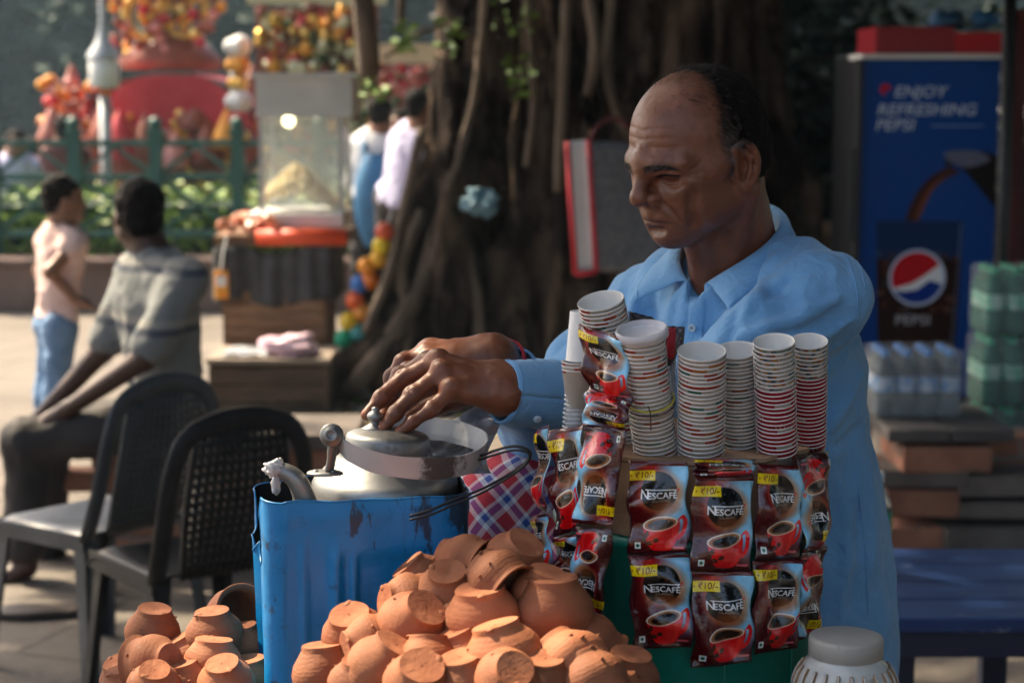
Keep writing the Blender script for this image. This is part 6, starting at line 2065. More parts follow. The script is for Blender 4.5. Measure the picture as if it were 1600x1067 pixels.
for i, (px_, py, Y, ang, lean, s, lab) in enumerate(cl):
    place_clay(px_, py, Y, ang, lean, s, lab, i, HEAP)
# the lower layers that carry the heap, filled row by row (below the picture)
hq = random.Random(6)
n = len(cl)
for j in range(4):
    z = TZ + .030 + j * .056
    for i in range(9 - j):
        for k in range(5 - (j > 1) - (j > 2)):
            x = -.150 + .022 * j + i * .068 + hq.uniform(-.004, .004); y = 1.640 + .03 * j * .6 + k * .066 + hq.uniform(-.004, .004)
            q = V3((x, y, z))
            if x > .085: continue
            if (q - V3((DX, DYc, z))).length < .150 + .036: continue
            rel = q - V3((A_.x, A_.y, 0))
            if rel.dot(uy) > -.036 and rel.dot(ux) < sw + .036: continue
            if min((q - V3(o.location)).length for o in clo[:n]) < .060: continue
            o = bpy.data.objects.new('clay_cup', CLM[(i + j + k) % 9]); COL.objects.link(o)
            o.location = q; o.rotation_euler = (math.pi + hq.uniform(-.3, .3), hq.uniform(-.3, .3), hq.uniform(0, 6)); o.scale = (.94,) * 3
            tag(o, 'terracotta cup buried in the lower layers of the heap', 'clay cup', 'clay cups in the lower layers')
LEFT = 'clay cups heaped left of the blue tin'
cl2 = [
    (242, 1035, 2.03, 20, .55, 1.0, 'leftmost, its flat foot facing right'),
    (335, 985, 2.10, 95, .05, 1.05, 'mouth down with a wavy rim, on top of the left heap'),
    (362, 968, 2.17, 215, -.75, 1.1, 'tipped back with its open rim uppermost behind the left heap'),
    (332, 1030, 2.05, 85, -.1, 1.0, 'round bodied under the wavy rimmed one'),
    (382, 1005, 2.12, 100, .0, .95, 'bright sunlit against the blue tin'),
    (352, 1065, 2.0, 95, .3, 1.0, 'sunlit at the bottom edge beside the blue tin'),
    (388, 1060, 2.06, 95, .0, 1.0, 'sunlit sliver behind the corner of the blue tin'),
    (240, 1068, 1.98, 80, .4, .9, 'at the bottom edge below the leftmost one'),
    (288, 1062, 2.02, 100, .0, .9, 'dark between the leftmost and the round bodied one'),
    (300, 1020, 2.12, 120, .0, .95, 'shaded behind the round bodied one'),
    (195, 1075, 2.05, 100, .0, 1.0, 'at the left foot of the left heap'),
]
for i, (px_, py, Y, ang, lean, s, lab) in enumerate(cl2):
    place_clay(px_, py, Y, ang, lean, s, lab, i + 3, LEFT)
for j in range(3):
    for i in range(5 - j):
        for k in range(4):
            q = V3((-.50 + .034 * j + i * .068, 1.93 + .012 * j + k * .068, TZ + .03 + j * .056))
            rel = q - V3((A_.x, A_.y, 0))
            if rel.dot(ux) > -.04: continue
            if min((q - V3(o.location)).length for o in clo) < .060: continue
            o = bpy.data.objects.new('clay_cup', CLM[(i + j + k) % 9]); COL.objects.link(o)
            o.location = q; o.rotation_euler = (math.pi + hq.uniform(-.3, .3), hq.uniform(-.3, .3), hq.uniform(0, 6)); o.scale = (.94,) * 3
            tag(o, 'terracotta cup buried in the lower layers of the left heap', 'clay cup', 'clay cups under the left heap')

# ------------------------------------------------------------------ the tea vendor
YAW, HP = R(56), R(20)
hf = V3((-math.sin(YAW) * math.cos(HP), -math.cos(YAW) * math.cos(HP), -math.sin(HP)))
Mh = M3(hf)
Mh = Mh @ Matrix.Rotation(R(-2), 3, 'X')
HO = P(1091, 229, 2.40)
SHL, SHR = P(1288, 468, 2.36), P(1008, 486, 2.62)
NB = V3((.300, 2.475, 1.325))
ef, el = V3((-.707, -.707, 0)), V3((.707, -.707, 0))
Mb = Matrix((ef, el, V3((0, 0, 1)))).transposed()
CHs, BEL, HIPc = V3((.322, 2.510, 1.13)), V3((.362, 2.540, .94)), V3((.385, 2.560, .765))
ELL, WRL = P(1085, 640, 2.29), P(796, 612, 2.135)
ELR, WRR = P(850, 668, 2.43), P(782, 566, 2.27)
KNR, KNL = P(800, 806, 2.40), P(980, 900, 2.30)

# --- bare body: head and neck, trunk, arms, hands, legs, all in one mesh
parts_ = []
fd = Field([HO[0] - .15, HO[1] - .15, HO.z - .215], [HO[0] + .17, HO[1] + .17, HO[2] + .14], .0017)
WH = head_ops(fd, HO, Mh, 1.0, True, NB + V3((0, 0, -.01)))
from mathutils.bvhtree import BVHTree
Mi3 = Mh.to_3x3(); Mit = Mi3.transposed()
_v, _q = fd.arrays()
bvh = BVHTree.FromPolygons([tuple(q) for q in _v], [tuple(q) for q in _q])
WF = lambda q: V3(HO) + Mi3 @ V3(q)
def face_pt(phi, z, off=0):
    a = R(phi)
    src, dst = WF((.25 * math.cos(a), .25 * math.sin(a), z)), WF((0, 0, z))
    h_ = bvh.ray_cast(src, (dst - src).normalized())
    return h_[0] + h_[1] * off
def crease(pts, r_, k, off=0.0, both=True):
    for s_ in ((1, -1) if both else (1,)):
        q = [face_pt(a.x * s_, a.y, off) for a in spline([V3((p[0], p[1] / .001, 0)) for p in pts], 5) for a in [V3((a.x, a.y * .001, 0))]]
        n = len(q)
        fd.chain(q, [r_ * (.3 + .7 * math.sin(math.pi * (.08 + .84 * i / (n - 1)))) for i in range(n)], k, True)
crease([(-17, -.0672), (-8, -.0648), (0, -.0640), (8, -.0648), (17, -.0672)], .0013, .0022, 0, False)
crease([(-8, -.0772), (0, -.0780), (8, -.0772)], .0020, .008, .0002, False)
crease([(11.5, -.034), (16, -.043), (21, -.055), (24, -.068)], .0009, .0055, .0006)
crease([(13, -.0050), (21, -.0026), (30, -.0056)], .0010, .0016)
crease([(13, .0016), (21, .0042), (32, .0002)], .0009, .0025)
crease([(14, -.0120), (22, -.0168), (31, -.0140)], .0007, .0040, .0004)
crease([(15, -.0190), (24, -.0235), (34, -.0190)], .0006, .0040, .0005)
for q in (((37, -.003), (45, -.001), (53, .004)), ((38, -.006), (46, -.0085), (53, -.010)), ((36, .001), (43, .006), (48, .011)), ((37, -.009), (44, -.015), (49, -.019))):
    crease(q, .0005, .0022, .0004)
for z in (.031, .042, .053):
    crease([(-34, z - .002), (-15, z + .001), (0, z), (15, z + .0015), (34, z - .002)], .0005, .0030, .0007, False)
crease([(40, -.028), (37, -.050), (33, -.076)], .0012, .012, .0012)
fd.wave(lambda p: .0005 * vnoise(p, 60, 3) + .00035 * vnoise(p, 170, 5))
Vh, Qh = fd.arrays()
Vh = relax(Vh, Qh, 1, .35)
parts_.append((Vh, Qh))
# trunk and limbs, coarse, under the clothes
lo = [-.12, 2.05, .0]; hi = [.62, 2.85, 1.36]
fd = Field(lo, hi, .011)
fd.cone(NB - ef * .012, NB - ef * .02 - V3((0, 0, .07)), .056, .075, .03)
fd.ell(CHs, (.10, .15, .18), .05, Mb); fd.ell(BEL, (.115, .14, .18), .05, Mb); fd.ell(HIPc, (.12, .15, .13), .05, Mb)
fd.chain([SHL, ELL, WRL.lerp(ELL, .12)], [.045, .036, .026], .02)
fd.chain([SHR, ELR, WRR.lerp(ELR, .12)], [.045, .036, .026], .02)
HL, HR = HIPc + el * .05 - V3((.03, 0, .02)), HIPc - el * .09
ANR, ANL = V3((KNR.x + .10, KNR.y + .12, .08)), V3((KNL.x + .06, KNL.y + .1, .08))
for h_, k_, a_ in ((HL, KNL, ANL), (HR, KNR, ANR)):
    fd.chain([h_, k_, a_], [.075, .050, .034], .03)
    fd.chain([a_ - V3((0, 0, .02)), a_ + ef * .11 - V3((0, 0, .045)), a_ + ef * .17 - V3((0, 0, .052))], [.036, .030, .022], .02)
parts_.append(fd.arrays())
# the near (left) hand: back of the hand towards us, fingers down on the knob
def hand_field(pts, h):
    lo = [min(p[i] for p in pts) - .035 for i in range(3)]; hi = [max(p[i] for p in pts) + .035 for i in range(3)]
    return Field(lo, hi, h)
wl = P(782, 606, 2.13)
knl = [P(668, 566, 2.170), P(683, 564, 2.140), P(690, 582, 2.115), P(704, 610, 2.098)]           # index .. little
fgl = [[P(626, 586, 2.172), P(604, 622, 2.150), P(600, 650, 2.128)],
       [P(632, 590, 2.135), P(596, 622, 2.112), P(574, 648, 2.100)],
       [P(645, 616, 2.098), P(617, 646, 2.084), P(599, 668, 2.078)],
       [P(672, 640, 2.085), P(644, 660, 2.078), P(623, 676, 2.074)]]
radl = [.0090, .0094, .0090, .0078]
fdl = hand_field([wl, P(845, 612, 2.14)] + knl + [q for f in fgl for q in f], .0016)
hand_ops(fdl, wl, .0252, knl, fgl, radl, thumb=[wl + V3((-.02, .02, -.004)), P(708, 620, 2.185), P(668, 640, 2.18), P(640, 655, 2.165)], trad=[.016, .015, .0115, .0095])
fdl.cone(WRL.lerp(ELL, .17), wl, .0255, .0262, .02)
for a, b in ((wl.lerp(knl[1], .35), knl[1]), (wl.lerp(knl[2], .35), knl[2]), (wl.lerp(knl[3], .4), knl[3])):
    o_ = V3((0, -.0105, .0125))
    fdl.cone(a + o_ * .9, b + V3((.004, -.006, .009)), .0026, .0020, .010)       # tendons
for q in knl[1:]:
    fdl.ell(q + V3((0, -.004, .004)), (.0115, .0105, .0105), .006)
va = spline([P(775, 588, 2.10), P(748, 584, 2.09), P(724, 592, 2.086), P(706, 588, 2.09)], 4)
for f, k_ in zip(fgl, knl):                                                    # creases over the joints
    for j in (0, 1):
        c = f[j]; d = (f[min(j + 1, 2)] - (k_ if j == 0 else f[j - 1])).normalized()
        s = d.cross(V3((0, -.6, .8))).normalized(); up = s.cross(d).normalized()
        for e in (-.0025, 0, .0025):
            q = c + d * e + up * .0098
            fdl.cone(q - s * .005, q + s * .005, .0003, .0003, .0022, True)
fdl.wave(lambda p: .0006 * vnoise(p, 130, 4) + .0009 * vnoise(p, 45, 2))
Vl, Ql = fdl.arrays(); Vl = relax(Vl, Ql, 1, .4)
parts_.append((Vl, Ql))
# the far (right) hand, thumb side towards us
wr_ = P(768, 562, 2.262)
knr = [P(672, 566, 2.232), P(668, 552, 2.252), P(672, 545, 2.274), P(684, 548, 2.294)]
fgr = [[P(636, 578, 2.215), P(618, 604, 2.205), P(612, 628, 2.195)],
       [P(630, 566, 2.240), P(612, 590, 2.23), P(606, 618, 2.22)],
       [P(634, 562, 2.268), P(616, 588, 2.26), P(612, 612, 2.25)],
       [P(648, 566, 2.29), P(632, 590, 2.285), P(626, 610, 2.275)]]
fdr = hand_field([wr_, P(812, 580, 2.30)] + knr + [q for f in fgr for q in f], .0019)
hand_ops(fdr, wr_, .029, knr, fgr, [.0090, .0094, .0090, .0078], thumb=[wr_ + V3((-.02, -.015, -.008)), P(722, 590, 2.215), P(680, 612, 2.195), P(652, 630, 2.185)], trad=[.016, .015, .012, .0095])
fdr.cone(WRR.lerp(ELR, .22), wr_, .027, .026, .02)
fdr.wave(lambda p: .0006 * vnoise(p, 130, 4) + .0009 * vnoise(p, 45, 2))
Vr, Qr = fdr.arrays()
parts_.append((Vr, Qr))
V, Q = join_arrays(parts_)
me = np_mesh('person', V, Q)
def hairline(x, ay, z):
    """how thickly hair grows at a point of the head (0..1)"""
    b = (.030 - .45 * np.maximum(0, z - .03)) - x
    h_ = np.clip(b / .022, 0, 1)
    h_ = h_ * h_ * (3 - 2 * h_)
    low = np.where(x > -.012, -.040, -.066)
    h_ = h_ * np.clip((z - low) / .012, 0, 1)
    ear = (ay > .050) & (np.abs(z + .028) < .033) & (x > -.036) & (x < .014)
    return np.where(ear, 0, h_)
# skin tone: lips, lids, brows, stubble, nails, plus some painted light and shade
tone = np.ones((len(V), 3))
Mi = np.array(Mh.to_3x3())
loc = (V - np.array(HO)) @ Mi           # into the head frame
x, y, z = loc[:, 0], loc[:, 1], loc[:, 2].copy()
z0_ = z.copy()
ff = np.clip((x + .005) / .045, 0, 1)
z = np.where(z < 0, z + (np.where(z > -.0656, z / .82, -.08 + (z + .0656) / 1.08) - z) * ff, z)
isH = np.zeros(len(V), bool); isH[:len(Vh)] = True
ay = np.abs(y)
def blend(mask, col):
    m = np.clip(mask, 0, 1)[:, None] * isH[:, None]
    global tone
    tone = tone * (1 - m) + np.array(col) * m
nz_ = vnoise(V, 260, 5)
blend(.55 * np.clip((x - .05) / .02, 0, 1) * np.clip((-.052 - z) / .008, 0, 1) * np.clip((.046 - ay) / .01, 0, 1) * (z > -.125) * (.75 + .5 * nz_), (.62, .66, .74))
lip = np.clip(1.25 - np.sqrt(((ay) / .022) ** 2 + ((z + .0785) / .0098) ** 2), 0, .3) / .3 * (x > .085)
blend(lip * .75, (.62, .42, .45))
blend((np.exp(-((z0_ + .0646 + 2.2 * ay ** 2 * 2) / .0013) ** 2)) * np.clip((.028 - ay) / .006, 0, 1) * (x > .07) * .75, (.30, .22, .22))  # dark line between the lips, crease shade painted in
browz = .0062 + .004 * np.sin(np.clip((ay - .012) / .04, 0, 1) * math.pi)
blend(np.exp(-((z - browz) / .0050) ** 2) * np.clip((ay - .010) / .005, 0, 1) * np.clip((.052 - ay) / .01, 0, 1) * (x > .05) * np.clip(.85 + .5 * nz_, 0, 1), (.16, .17, .20))
eye = np.exp(-((z0_ + .0068 - .0045 * (1 - ((ay - .034) / .013) ** 2)) / .0019) ** 2) * (np.abs(ay - .034) < .0135) * (x > .05)
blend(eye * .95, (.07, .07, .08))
blend(np.exp(-(((ay - .034) / .016) ** 2 + ((z - .001) / .012) ** 2)) * (x > .05) * .45, (.60, .55, .56))  # skin darker round the eyes
blend(np.clip((x - .03) / .05, 0, 1) * np.clip((.036 - np.abs(z - .06)) / .02, 0, 1) * .15, (1.15, 1.1, 1.05))  # forehead painted lighter as a soft highlight
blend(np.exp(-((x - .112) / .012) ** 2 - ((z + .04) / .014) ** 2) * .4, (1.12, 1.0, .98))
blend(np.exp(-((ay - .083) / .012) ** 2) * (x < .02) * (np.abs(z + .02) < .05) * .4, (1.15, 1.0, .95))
hd_ = hairline(x, ay, z0_) * (np.abs(z0_) < .2)
blend(np.clip(hd_ * 1.15, 0, .97) * np.clip(.92 + .25 * vnoise(V, 300, 21), 0, 1), (.055, .085, .13))
blend(.30 * np.clip((.060 - x) / .05, 0, 1) * np.clip((z0_ - .05) / .02, 0, 1) * np.clip(.8 + .5 * vnoise(V, 160, 22), 0, 1), (.30, .32, .36))
k0 = len(Vh) + len(parts_[1][0])
hm_ = np.zeros(len(V), bool); hm_[k0:] = True
isH = hm_
blend(np.full(len(V), .55) * (.8 + .3 * vnoise(V, 70, 6)), (1.30, 1.22, 1.15))  # hands warmed and lightened in colour, standing in for top light
for f, k_ in list(zip(fgl, knl)) + list(zip(fgr, knr)):
    d = (f[2] - f[1]).normalized(); s = d.cross(V3((0, -.6, .8))).normalized(); up = s.cross(d).normalized()
    c = np.array(f[2] + d * .003 + up * .0055)
    q = V - c
    a = (q @ np.array(d)) / .0075; b = (q @ np.array(s)) / .0055; c_ = (q @ np.array(up)) / .004
    blend((np.sqrt(a * a + b * b + c_ * c_) < 1) * .9, (1.75, 1.65, 1.6))
    for j in (0, 1):
        q = V - np.array(f[j] + up * .008)
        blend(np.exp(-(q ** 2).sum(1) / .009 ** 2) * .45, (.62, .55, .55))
isH[:] = True
tone = tone * (1 + .13 * vnoise(V, 42, 11) + .09 * vnoise(V, 120, 12) + .05 * vnoise(V, 330, 13))[:, None]
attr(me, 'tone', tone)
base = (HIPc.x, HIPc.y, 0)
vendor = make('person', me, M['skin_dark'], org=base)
tag(vendor, 'balding man in pale blue shirt lowering both hands to the kettle lid', 'person')

# --- hair: a shell round the back and sides, and short strands
f4 = Field([HO[i] - .16 for i in range(3)], [HO[i] + .16 for i in range(3)], .0026)
def EH(c, r_, k, cut=False): f4.ell(WH(*c), r_, k, Mh, cut)
EH((-.011, 0, .0255), (.0882, .0762, .0750), .01)
EH((-.042, 0, -.020), (.054, .0705, .055), .02)
EH((.072, 0, .034), (.088, .115, .15), .010, True)
EH((.045, 0, .110), (.085, .058, .062), .012, True)
for s in (-1, 1):
    EH((-.002, s * .088, -.026), (.026, .025, .034), .006, True)
    EH((.045, s * .080, .02), (.042, .030, .075), .008, True)
f4.wave(lambda p: .0016 * vnoise(p, 120, 8) + .0012 * vnoise(p, 300, 9))
V4, Q4 = f4.arrays()
hair = make('hair', np_mesh('hair', V4, Q4), M['hair'], vendor)
M['greyhair'] = mat('greying hair', (.05, .047, .045), (.12, .115, .11), 90, .6)
hq = random.Random(5)
sm = MB()
bvh = BVHTree.FromPolygons([tuple(q) for q in Vh], [tuple(q) for q in Qh])
def on_head(src, dst):
    a, b = V3(HO) + Mi3 @ V3(src), V3(HO) + Mi3 @ V3(dst)
    h_ = bvh.ray_cast(a, (b - a).normalized())
    if h_[0] is None: return None, None
    return Mit @ (h_[0] - V3(HO)), Mit @ h_[1]
cnt = 0
while cnt < 15000:
    a, b = hq.uniform(0, 2 * math.pi), hq.uniform(-.9, 1.5)
    d = V3((math.cos(a) * math.cos(b), math.sin(a) * math.cos(b), math.sin(b)))
    p0, nrm = on_head(V3((-.010, 0, .025)) + d * .25, (-.010, 0, .025))
    if p0 is None: continue
    ax_, ay_, az_ = p0.x, abs(p0.y), p0.z
    dens = float(hairline(np.array([ax_]), np.array([ay_]), np.array([az_]))[0])
    if az_ > .055 and dens < .10: dens = max(dens, .10 if ax_ < .035 else .012)
    if hq.random() > dens: continue
    cnt += 1
    dn = V3((-.5, 0, -1)); dn = (dn - nrm * dn.dot(nrm)).normalized()
    g = (dn * hq.uniform(.7, 1) + nrm * hq.uniform(.08, .34) + V3((hq.gauss(0, .14), hq.gauss(0, .14), hq.gauss(0, .14)))).normalized()
    L_ = hq.uniform(.006, .014) * (1.3 if az_ > .075 else 1)
    s = g.cross(nrm).normalized() * .00019
    q0 = p0 - nrm * .0004; q1 = q0 + g * L_ * .55 ; q2 = q0 + g * L_ - nrm * L_ * .15
    i = len(sm.v)
    for q, w in ((q0, 1), (q1, .8), (q2, .2)):
        sm.v += [WF(q - s * w), WF(q + s * w)]
    mi = 1 if (ax_ > .0 and az_ < .030 and hq.random() < .75) or hq.random() < .06 else 0
    sm.face([i, i + 1, i + 3, i + 2], mi); sm.face([i + 2, i + 3, i + 5, i + 4], mi)
st_ = sm.build('hair_strands', [M['hair'], M['greyhair']], hair); st_['kind'] = 'stuff'
ey = MB()
for s_ in (-1, 1):
    for (z0, h0, r0, y0, y1) in ((-.0050, .0044, .00135, .0200, .050), (-.0078, .0004, .00040, .023, .046)):
        q = []
        for i in range(13):
            t_ = i / 12
            p0, nrm = on_head((.2, s_ * (y0 + (y1 - y0) * t_), z0 + h0 * math.sin(math.pi * t_) * .6 - .0015 * t_), (.03, s_ * (y0 + (y1 - y0) * t_), z0 + h0 * math.sin(math.pi * t_) * .6 - .0015 * t_))
            if p0 is not None: q.append(WF(p0 + nrm * .0001))
        if len(q) > 5: ey.tube(q, [r0 * (.35 + .65 * math.sin(math.pi * (.1 + .85 * i / (len(q) - 1)))) for i in range(len(q))], 6)
ey.build('eyelashes', M['hair'], vendor)
# eyebrows as hairs
eb = MB()
for _ in range(700):
    s_ = hq.choice((-1, 1)); t_ = hq.random()
    y_ = .011 + .041 * t_; zz = .0068 + .0050 * math.sin(t_ * math.pi) - .004 * t_ + hq.uniform(-.0042, .0042) * (1 - .5 * t_)
    p0, nrm = on_head((.20, s_ * y_, zz), (.0, s_ * y_ * .9, zz))
    if p0 is None: continue
    g = V3((-.25, s_ * .9, .25 + hq.uniform(-.3, .3))).normalized()
    g = (g - nrm * g.dot(nrm)).normalized() * hq.uniform(.004, .007) + nrm * .0012
    w = V3((0, 0, .00024)); i = len(eb.v)
    eb.v += [WF(p0 - w), WF(p0 + w), WF(p0 + g)]
    eb.face([i, i + 1, i + 2], 0 if hq.random() < .62 else 1)
eb.build('eyebrow_hairs', [M['hair'], M['greyhair']], vendor)['kind'] = 'stuff'

# --- shirt
M['shirt'] = bpy.data.materials.new('light blue cotton'); t = NT(M['shirt'])
co = t.coord('Object')
c = t.ramp(t.noise(co, 6, 4), [(.3, (.14, .335, .585)), (.7, (.19, .40, .65))])
t.set('Base Color', c); t.set('Roughness', .85); t.set('Specular IOR Level', .25); t.set('Sheen Weight', .25)
wv = t.math('ADD', t.n('TexWave', {'Vector': co, 'Scale': 520.0, 'Distortion': 1.0}, bands_direction='Z').outputs[1], t.n('TexWave', {'Vector': co, 'Scale': 520.0, 'Distortion': 1.0}, bands_direction='X').outputs[1])
b1_ = t.bump(wv, .12, .0006)
b2_ = t.bump(t.noise(co, 26, 5, .55, 1.2), .6, .008, b1_)
lo = [-.13, 2.08, .57]; hi = [.64, 2.85, 1.42]
f2 = Field(lo, hi, .0048)
f2.ell(CHs, (.122, .172, .205), .06, Mb)
f2.ell(BEL, (.140, .168, .22), .06, Mb)
f2.ell(HIPc - V3((.018, 0, 0)), (.172, .192, .24), .06, Mb)
f2.ell(V3(CHs) - ef * .05 + V3((0, 0, .04)), (.085, .145, .11), .05, Mb)
f2.chain([NB - V3((0, 0, .04)), P(1228, 425, 2.43), SHL], [.054, .044, .050], .04)
f2.chain([NB - V3((0, 0, .04)), P(1052, 448, 2.57), SHR], [.058, .046, .050], .04)
f2.cone(NB + ef * .045 - V3((0, 0, .075)), CHs + ef * .055, .048, .085, .05)
f2.chain([SHL, SHL.lerp(ELL, .5) + V3((0, 0, .008)), ELL], [.055, .057, .053], .04)
f2.chain([ELL, ELL.lerp(WRL, .55), WRL + (ELL - WRL) * .27], [.053, .045, .036], .03)
f2.chain([SHR, SHR.lerp(ELR, .5), ELR], [.052, .055, .056], .035)
f2.chain([ELR, ELR.lerp(WRR, .6), WRR + (ELR - WRR) * .34], [.056, .046, .035], .03)
# folds as soft ridges and valleys
V0, Q0 = f2.arrays()
bv0 = BVHTree.FromPolygons([tuple(q) for q in V0], [tuple(q) for q in Q0])
def fold(pts, r_, k, cut=False):
    q = []
    for a in spline([V3((x, y, 0)) for x, y in pts], 6):
        d = (P(a.x, a.y, 2.0) - V3((0, 0, CAM_Z))).normalized()
        h_ = bv0.ray_cast(V3((0, 0, CAM_Z)), d)
        if h_[0] is None: continue
        p_ = h_[0] + h_[1] * (r_ * .55 if cut else -r_ * .25)
        if q and (p_ - q[-1]).length > .05: break
        q.append(p_)
    n = len(q)
    if n > 3: f2.chain(q, [r_ * (.25 + .75 * math.sin(math.pi * (.05 + .9 * i / (n - 1)))) for i in range(n)], k, cut)
fold([(1318, 462), (1262, 490), (1200, 512), (1148, 532)], .0062, .009)
fold([(1335, 500), (1280, 530), (1210, 560)], .0066, .009)
fold([(1322, 480), (1268, 508), (1205, 534), (1160, 552)], .0055, .008, True)
fold([(1345, 530), (1300, 570), (1250, 600)], .0066, .009)
fold([(1338, 520), (1290, 552), (1240, 584)], .0050, .008, True)
fold([(1352, 575), (1320, 630), (1290, 670)], .0070, .009)
fold([(1300, 420), (1240, 438), (1190, 470), (1150, 515)], .0050, .009, True)
fold([(1215, 400), (1190, 450), (1160, 500)], .0050, .009)
fold([(1140, 470), (1128, 520), (1120, 560)], .0060, .009)
fold([(1152, 470), (1142, 520), (1132, 560)], .0050, .008, True)
fold([(1060, 455), (1050, 510), (1046, 560)], .0060, .009)
fold([(1030, 430), (1016, 480), (1010, 530)], .0055, .009, True)
fold([(1004, 440), (985, 490), (970, 540)], .0060, .009)
fold([(975, 455), (945, 510), (905, 570)], .0055, .009, True)
fold([(1350, 720), (1360, 820), (1355, 930)], .0065, .009)
fold([(1330, 700), (1340, 820), (1335, 960)], .0055, .009, True)
fold([(1368, 640), (1330, 680), (1300, 700)], .0060, .009, True)
fold([(1310, 740), (1322, 850), (1310, 980)], .0060, .009)
f2.wave(lambda p: .0056 * vnoise(p * np.array([1.3, 1.3, .45]), 15, 3) + .0044 * vnoise(p * np.array([1, 1, .7]), 32, 4) + .0012 * vnoise(p, 75, 5))
# neck opening with a V in front
nd = (WH(-.03, 0, -.09) - NB).normalized()
f2.cone(NB - nd * .015, NB + nd * .12, .060, .070, .008, True)
f2.cone(NB + ef * .03 + V3((0, 0, .0)), NB + ef * .088 - V3((0, 0, .045)), .040, .008, .010, True)
f2.half(V3((0, 0, .60)), V3((0, 0, -1)))
V2, Q2 = f2.arrays()
shirt = make('shirt', np_mesh('shirt', V2, Q2), M['shirt'], vendor)
# collar: a stand round the neck with a flap falling outwards to two points
def collar_pts(a):
    """a: 0 at the nape, +-1 at the two front ends"""
    s = 1 if a >= 0 else -1
    aa = abs(a)
    th = math.pi * (1 - .945 * aa)
    d = ef * math.cos(th) + el * (s * math.sin(th))
    ztop = NB.z + .074 - .100 * aa ** 1.35
    rad_ = .0640 + .004 * aa
    c0 = V3((NB.x, NB.y, 0)) + ef * .012
    top = c0 + d * rad_ + V3((0, 0, ztop))
    inner = c0 + d * (rad_ + .004) + V3((0, 0, ztop - .034 + .008 * aa))
    outd = d.lerp((el * s * .92 + ef * .30).normalized(), aa ** 2).normalized()
    fall = .046 - .016 * aa ** 3
    edge = top + outd * (.026 + .046 * aa ** 3) - V3((0, 0, fall)) + ef * .012 * aa
    return inner, top, edge, outd
cb_ = MB()
na, nb_ = 44, 9
for i in range(na + 1):
    a = -1 + 2 * i / na
    inn, top, edge, od = collar_pts(a)
    rowp = []
    for j in range(4): rowp.append(inn.lerp(top, j / 4))
    for j in range(nb_ + 1):
        w = j / nb_
        q = top.lerp(edge, w) + od * (.009 * math.sin(math.pi * w) + .004 * math.sin(math.pi * min(1, w * 3)))
        q += V3((0, 0, .004 * math.sin(math.pi * min(1, w * 4)))) + od * .0012 * math.sin(a * 11 + w * 3)
        rowp.append(q)
    cb_.v += rowp
m_ = 4 + nb_ + 1
for i in range(na):
    for j in range(m_ - 1):
        k_ = i * m_ + j
        cb_.face([k_, k_ + 1, k_ + 1 + m_, k_ + m_])
co_ = cb_.build('collar', M['shirt'], shirt, solid=.0024)
co_.modifiers.new('sub', 'SUBSURF').levels = 1
co_.modifiers['sub'].render_levels = 1
# stitches along the collar edge
sg = [cb_.v[i * m_ + m_ - 2] * .75 + cb_.v[i * m_ + m_ - 1] * .25 + V3((0, -.0012, .0012)) for i in range(na + 1)]
MB().tube(spline(sg, 2), .0005, 4).build('collar_seam', M['shirt'], co_)
# find the shirt surface along a camera ray, for the front edge, buttons and seams
from mathutils.bvhtree import BVHTree
bv = BVHTree.FromPolygons([tuple(q) for q in V2], [tuple(q) for q in Q2])
def on_shirt(px_, py, off=.0015):
    d = P(px_, py, 2.0) - V3((0, 0, CAM_Z)); d.normalize()
    h_ = bv.ray_cast(V3((0, 0, CAM_Z)), d)
    if h_[0] is None: return None, None
    return h_[0] + h_[1] * off, h_[1]
def seam(pts, r_, name, off=.0006):
    q = [on_shirt(*p, off)[0] for p in [(x.x, x.y) for x in spline([V3((a, b, 0)) for a, b in pts], 7)]]
    q = [p for p in q if p is not None]
    # drop jumps between separate surfaces
    out = [q[0]]
    for p in q[1:]:
        if (p - out[-1]).length < .05: out.append(p)
    if len(out) > 3: MB().tube(out, r_, 5).build(name, M['shirt'], shirt)
pl = MB()
rows = []
for i in range(16):
    t_ = i / 15
    cx_, cy_ = 1090 - 16 * t_ + 3 * math.sin(t_ * 5), 466 + 120 * t_
    r_ = []
    for w in (-13, -9, 0, 9, 13):
        q, n_ = on_shirt(cx_ + w, cy_ + .12 * w, .0022 if abs(w) < 13 else .0004)
        r_.append(q)
    rows.append(r_)
if all(q is not None for r_ in rows for q in r_):
    for r_ in rows: pl.v += r_
    for i in range(15):
        for j in range(4):
            k_ = i * 5 + j
            pl.face([k_, k_ + 1, k_ + 6, k_ + 5])
    pl.build('placket', M['shirt'], shirt)
M['button'] = mat('pale button', (.45, .55, .62), None, 5, .25)
for (x_, y_) in ((1083, 512), (1074, 578)):
    q, n_ = on_shirt(x_, y_, .0030)
    if q is not None:
        Mq = n_.to_track_quat('Z', 'Y').to_matrix()
        b_ = MB().lathe([(.001, .0010), (.0030, .0008), (.0036, .0016), (.0050, .0016), (.0055, .0008), (.0055, -.001), (.001, -.001)], 20, q, Mq).build('button', M['button'], shirt)
        for (dx, dy) in ((-.0012, -.0012), (.0012, -.0012), (-.0012, .0012), (.0012, .0012)):
            MB().ball(q + Mq @ V3((dx, dy, .0010)), .00055, 6).build('button_hole', M['dark'], b_)
seam([(1226, 345), (1290, 372), (1338, 408), (1352, 450)], .0008, 'shoulder_seam')
seam([(1322, 400), (1338, 450), (1340, 500)], .0009, 'sleeve_seam')
seam([(1340, 760), (1352, 860), (1356, 960)], .0009, 'side_seam')
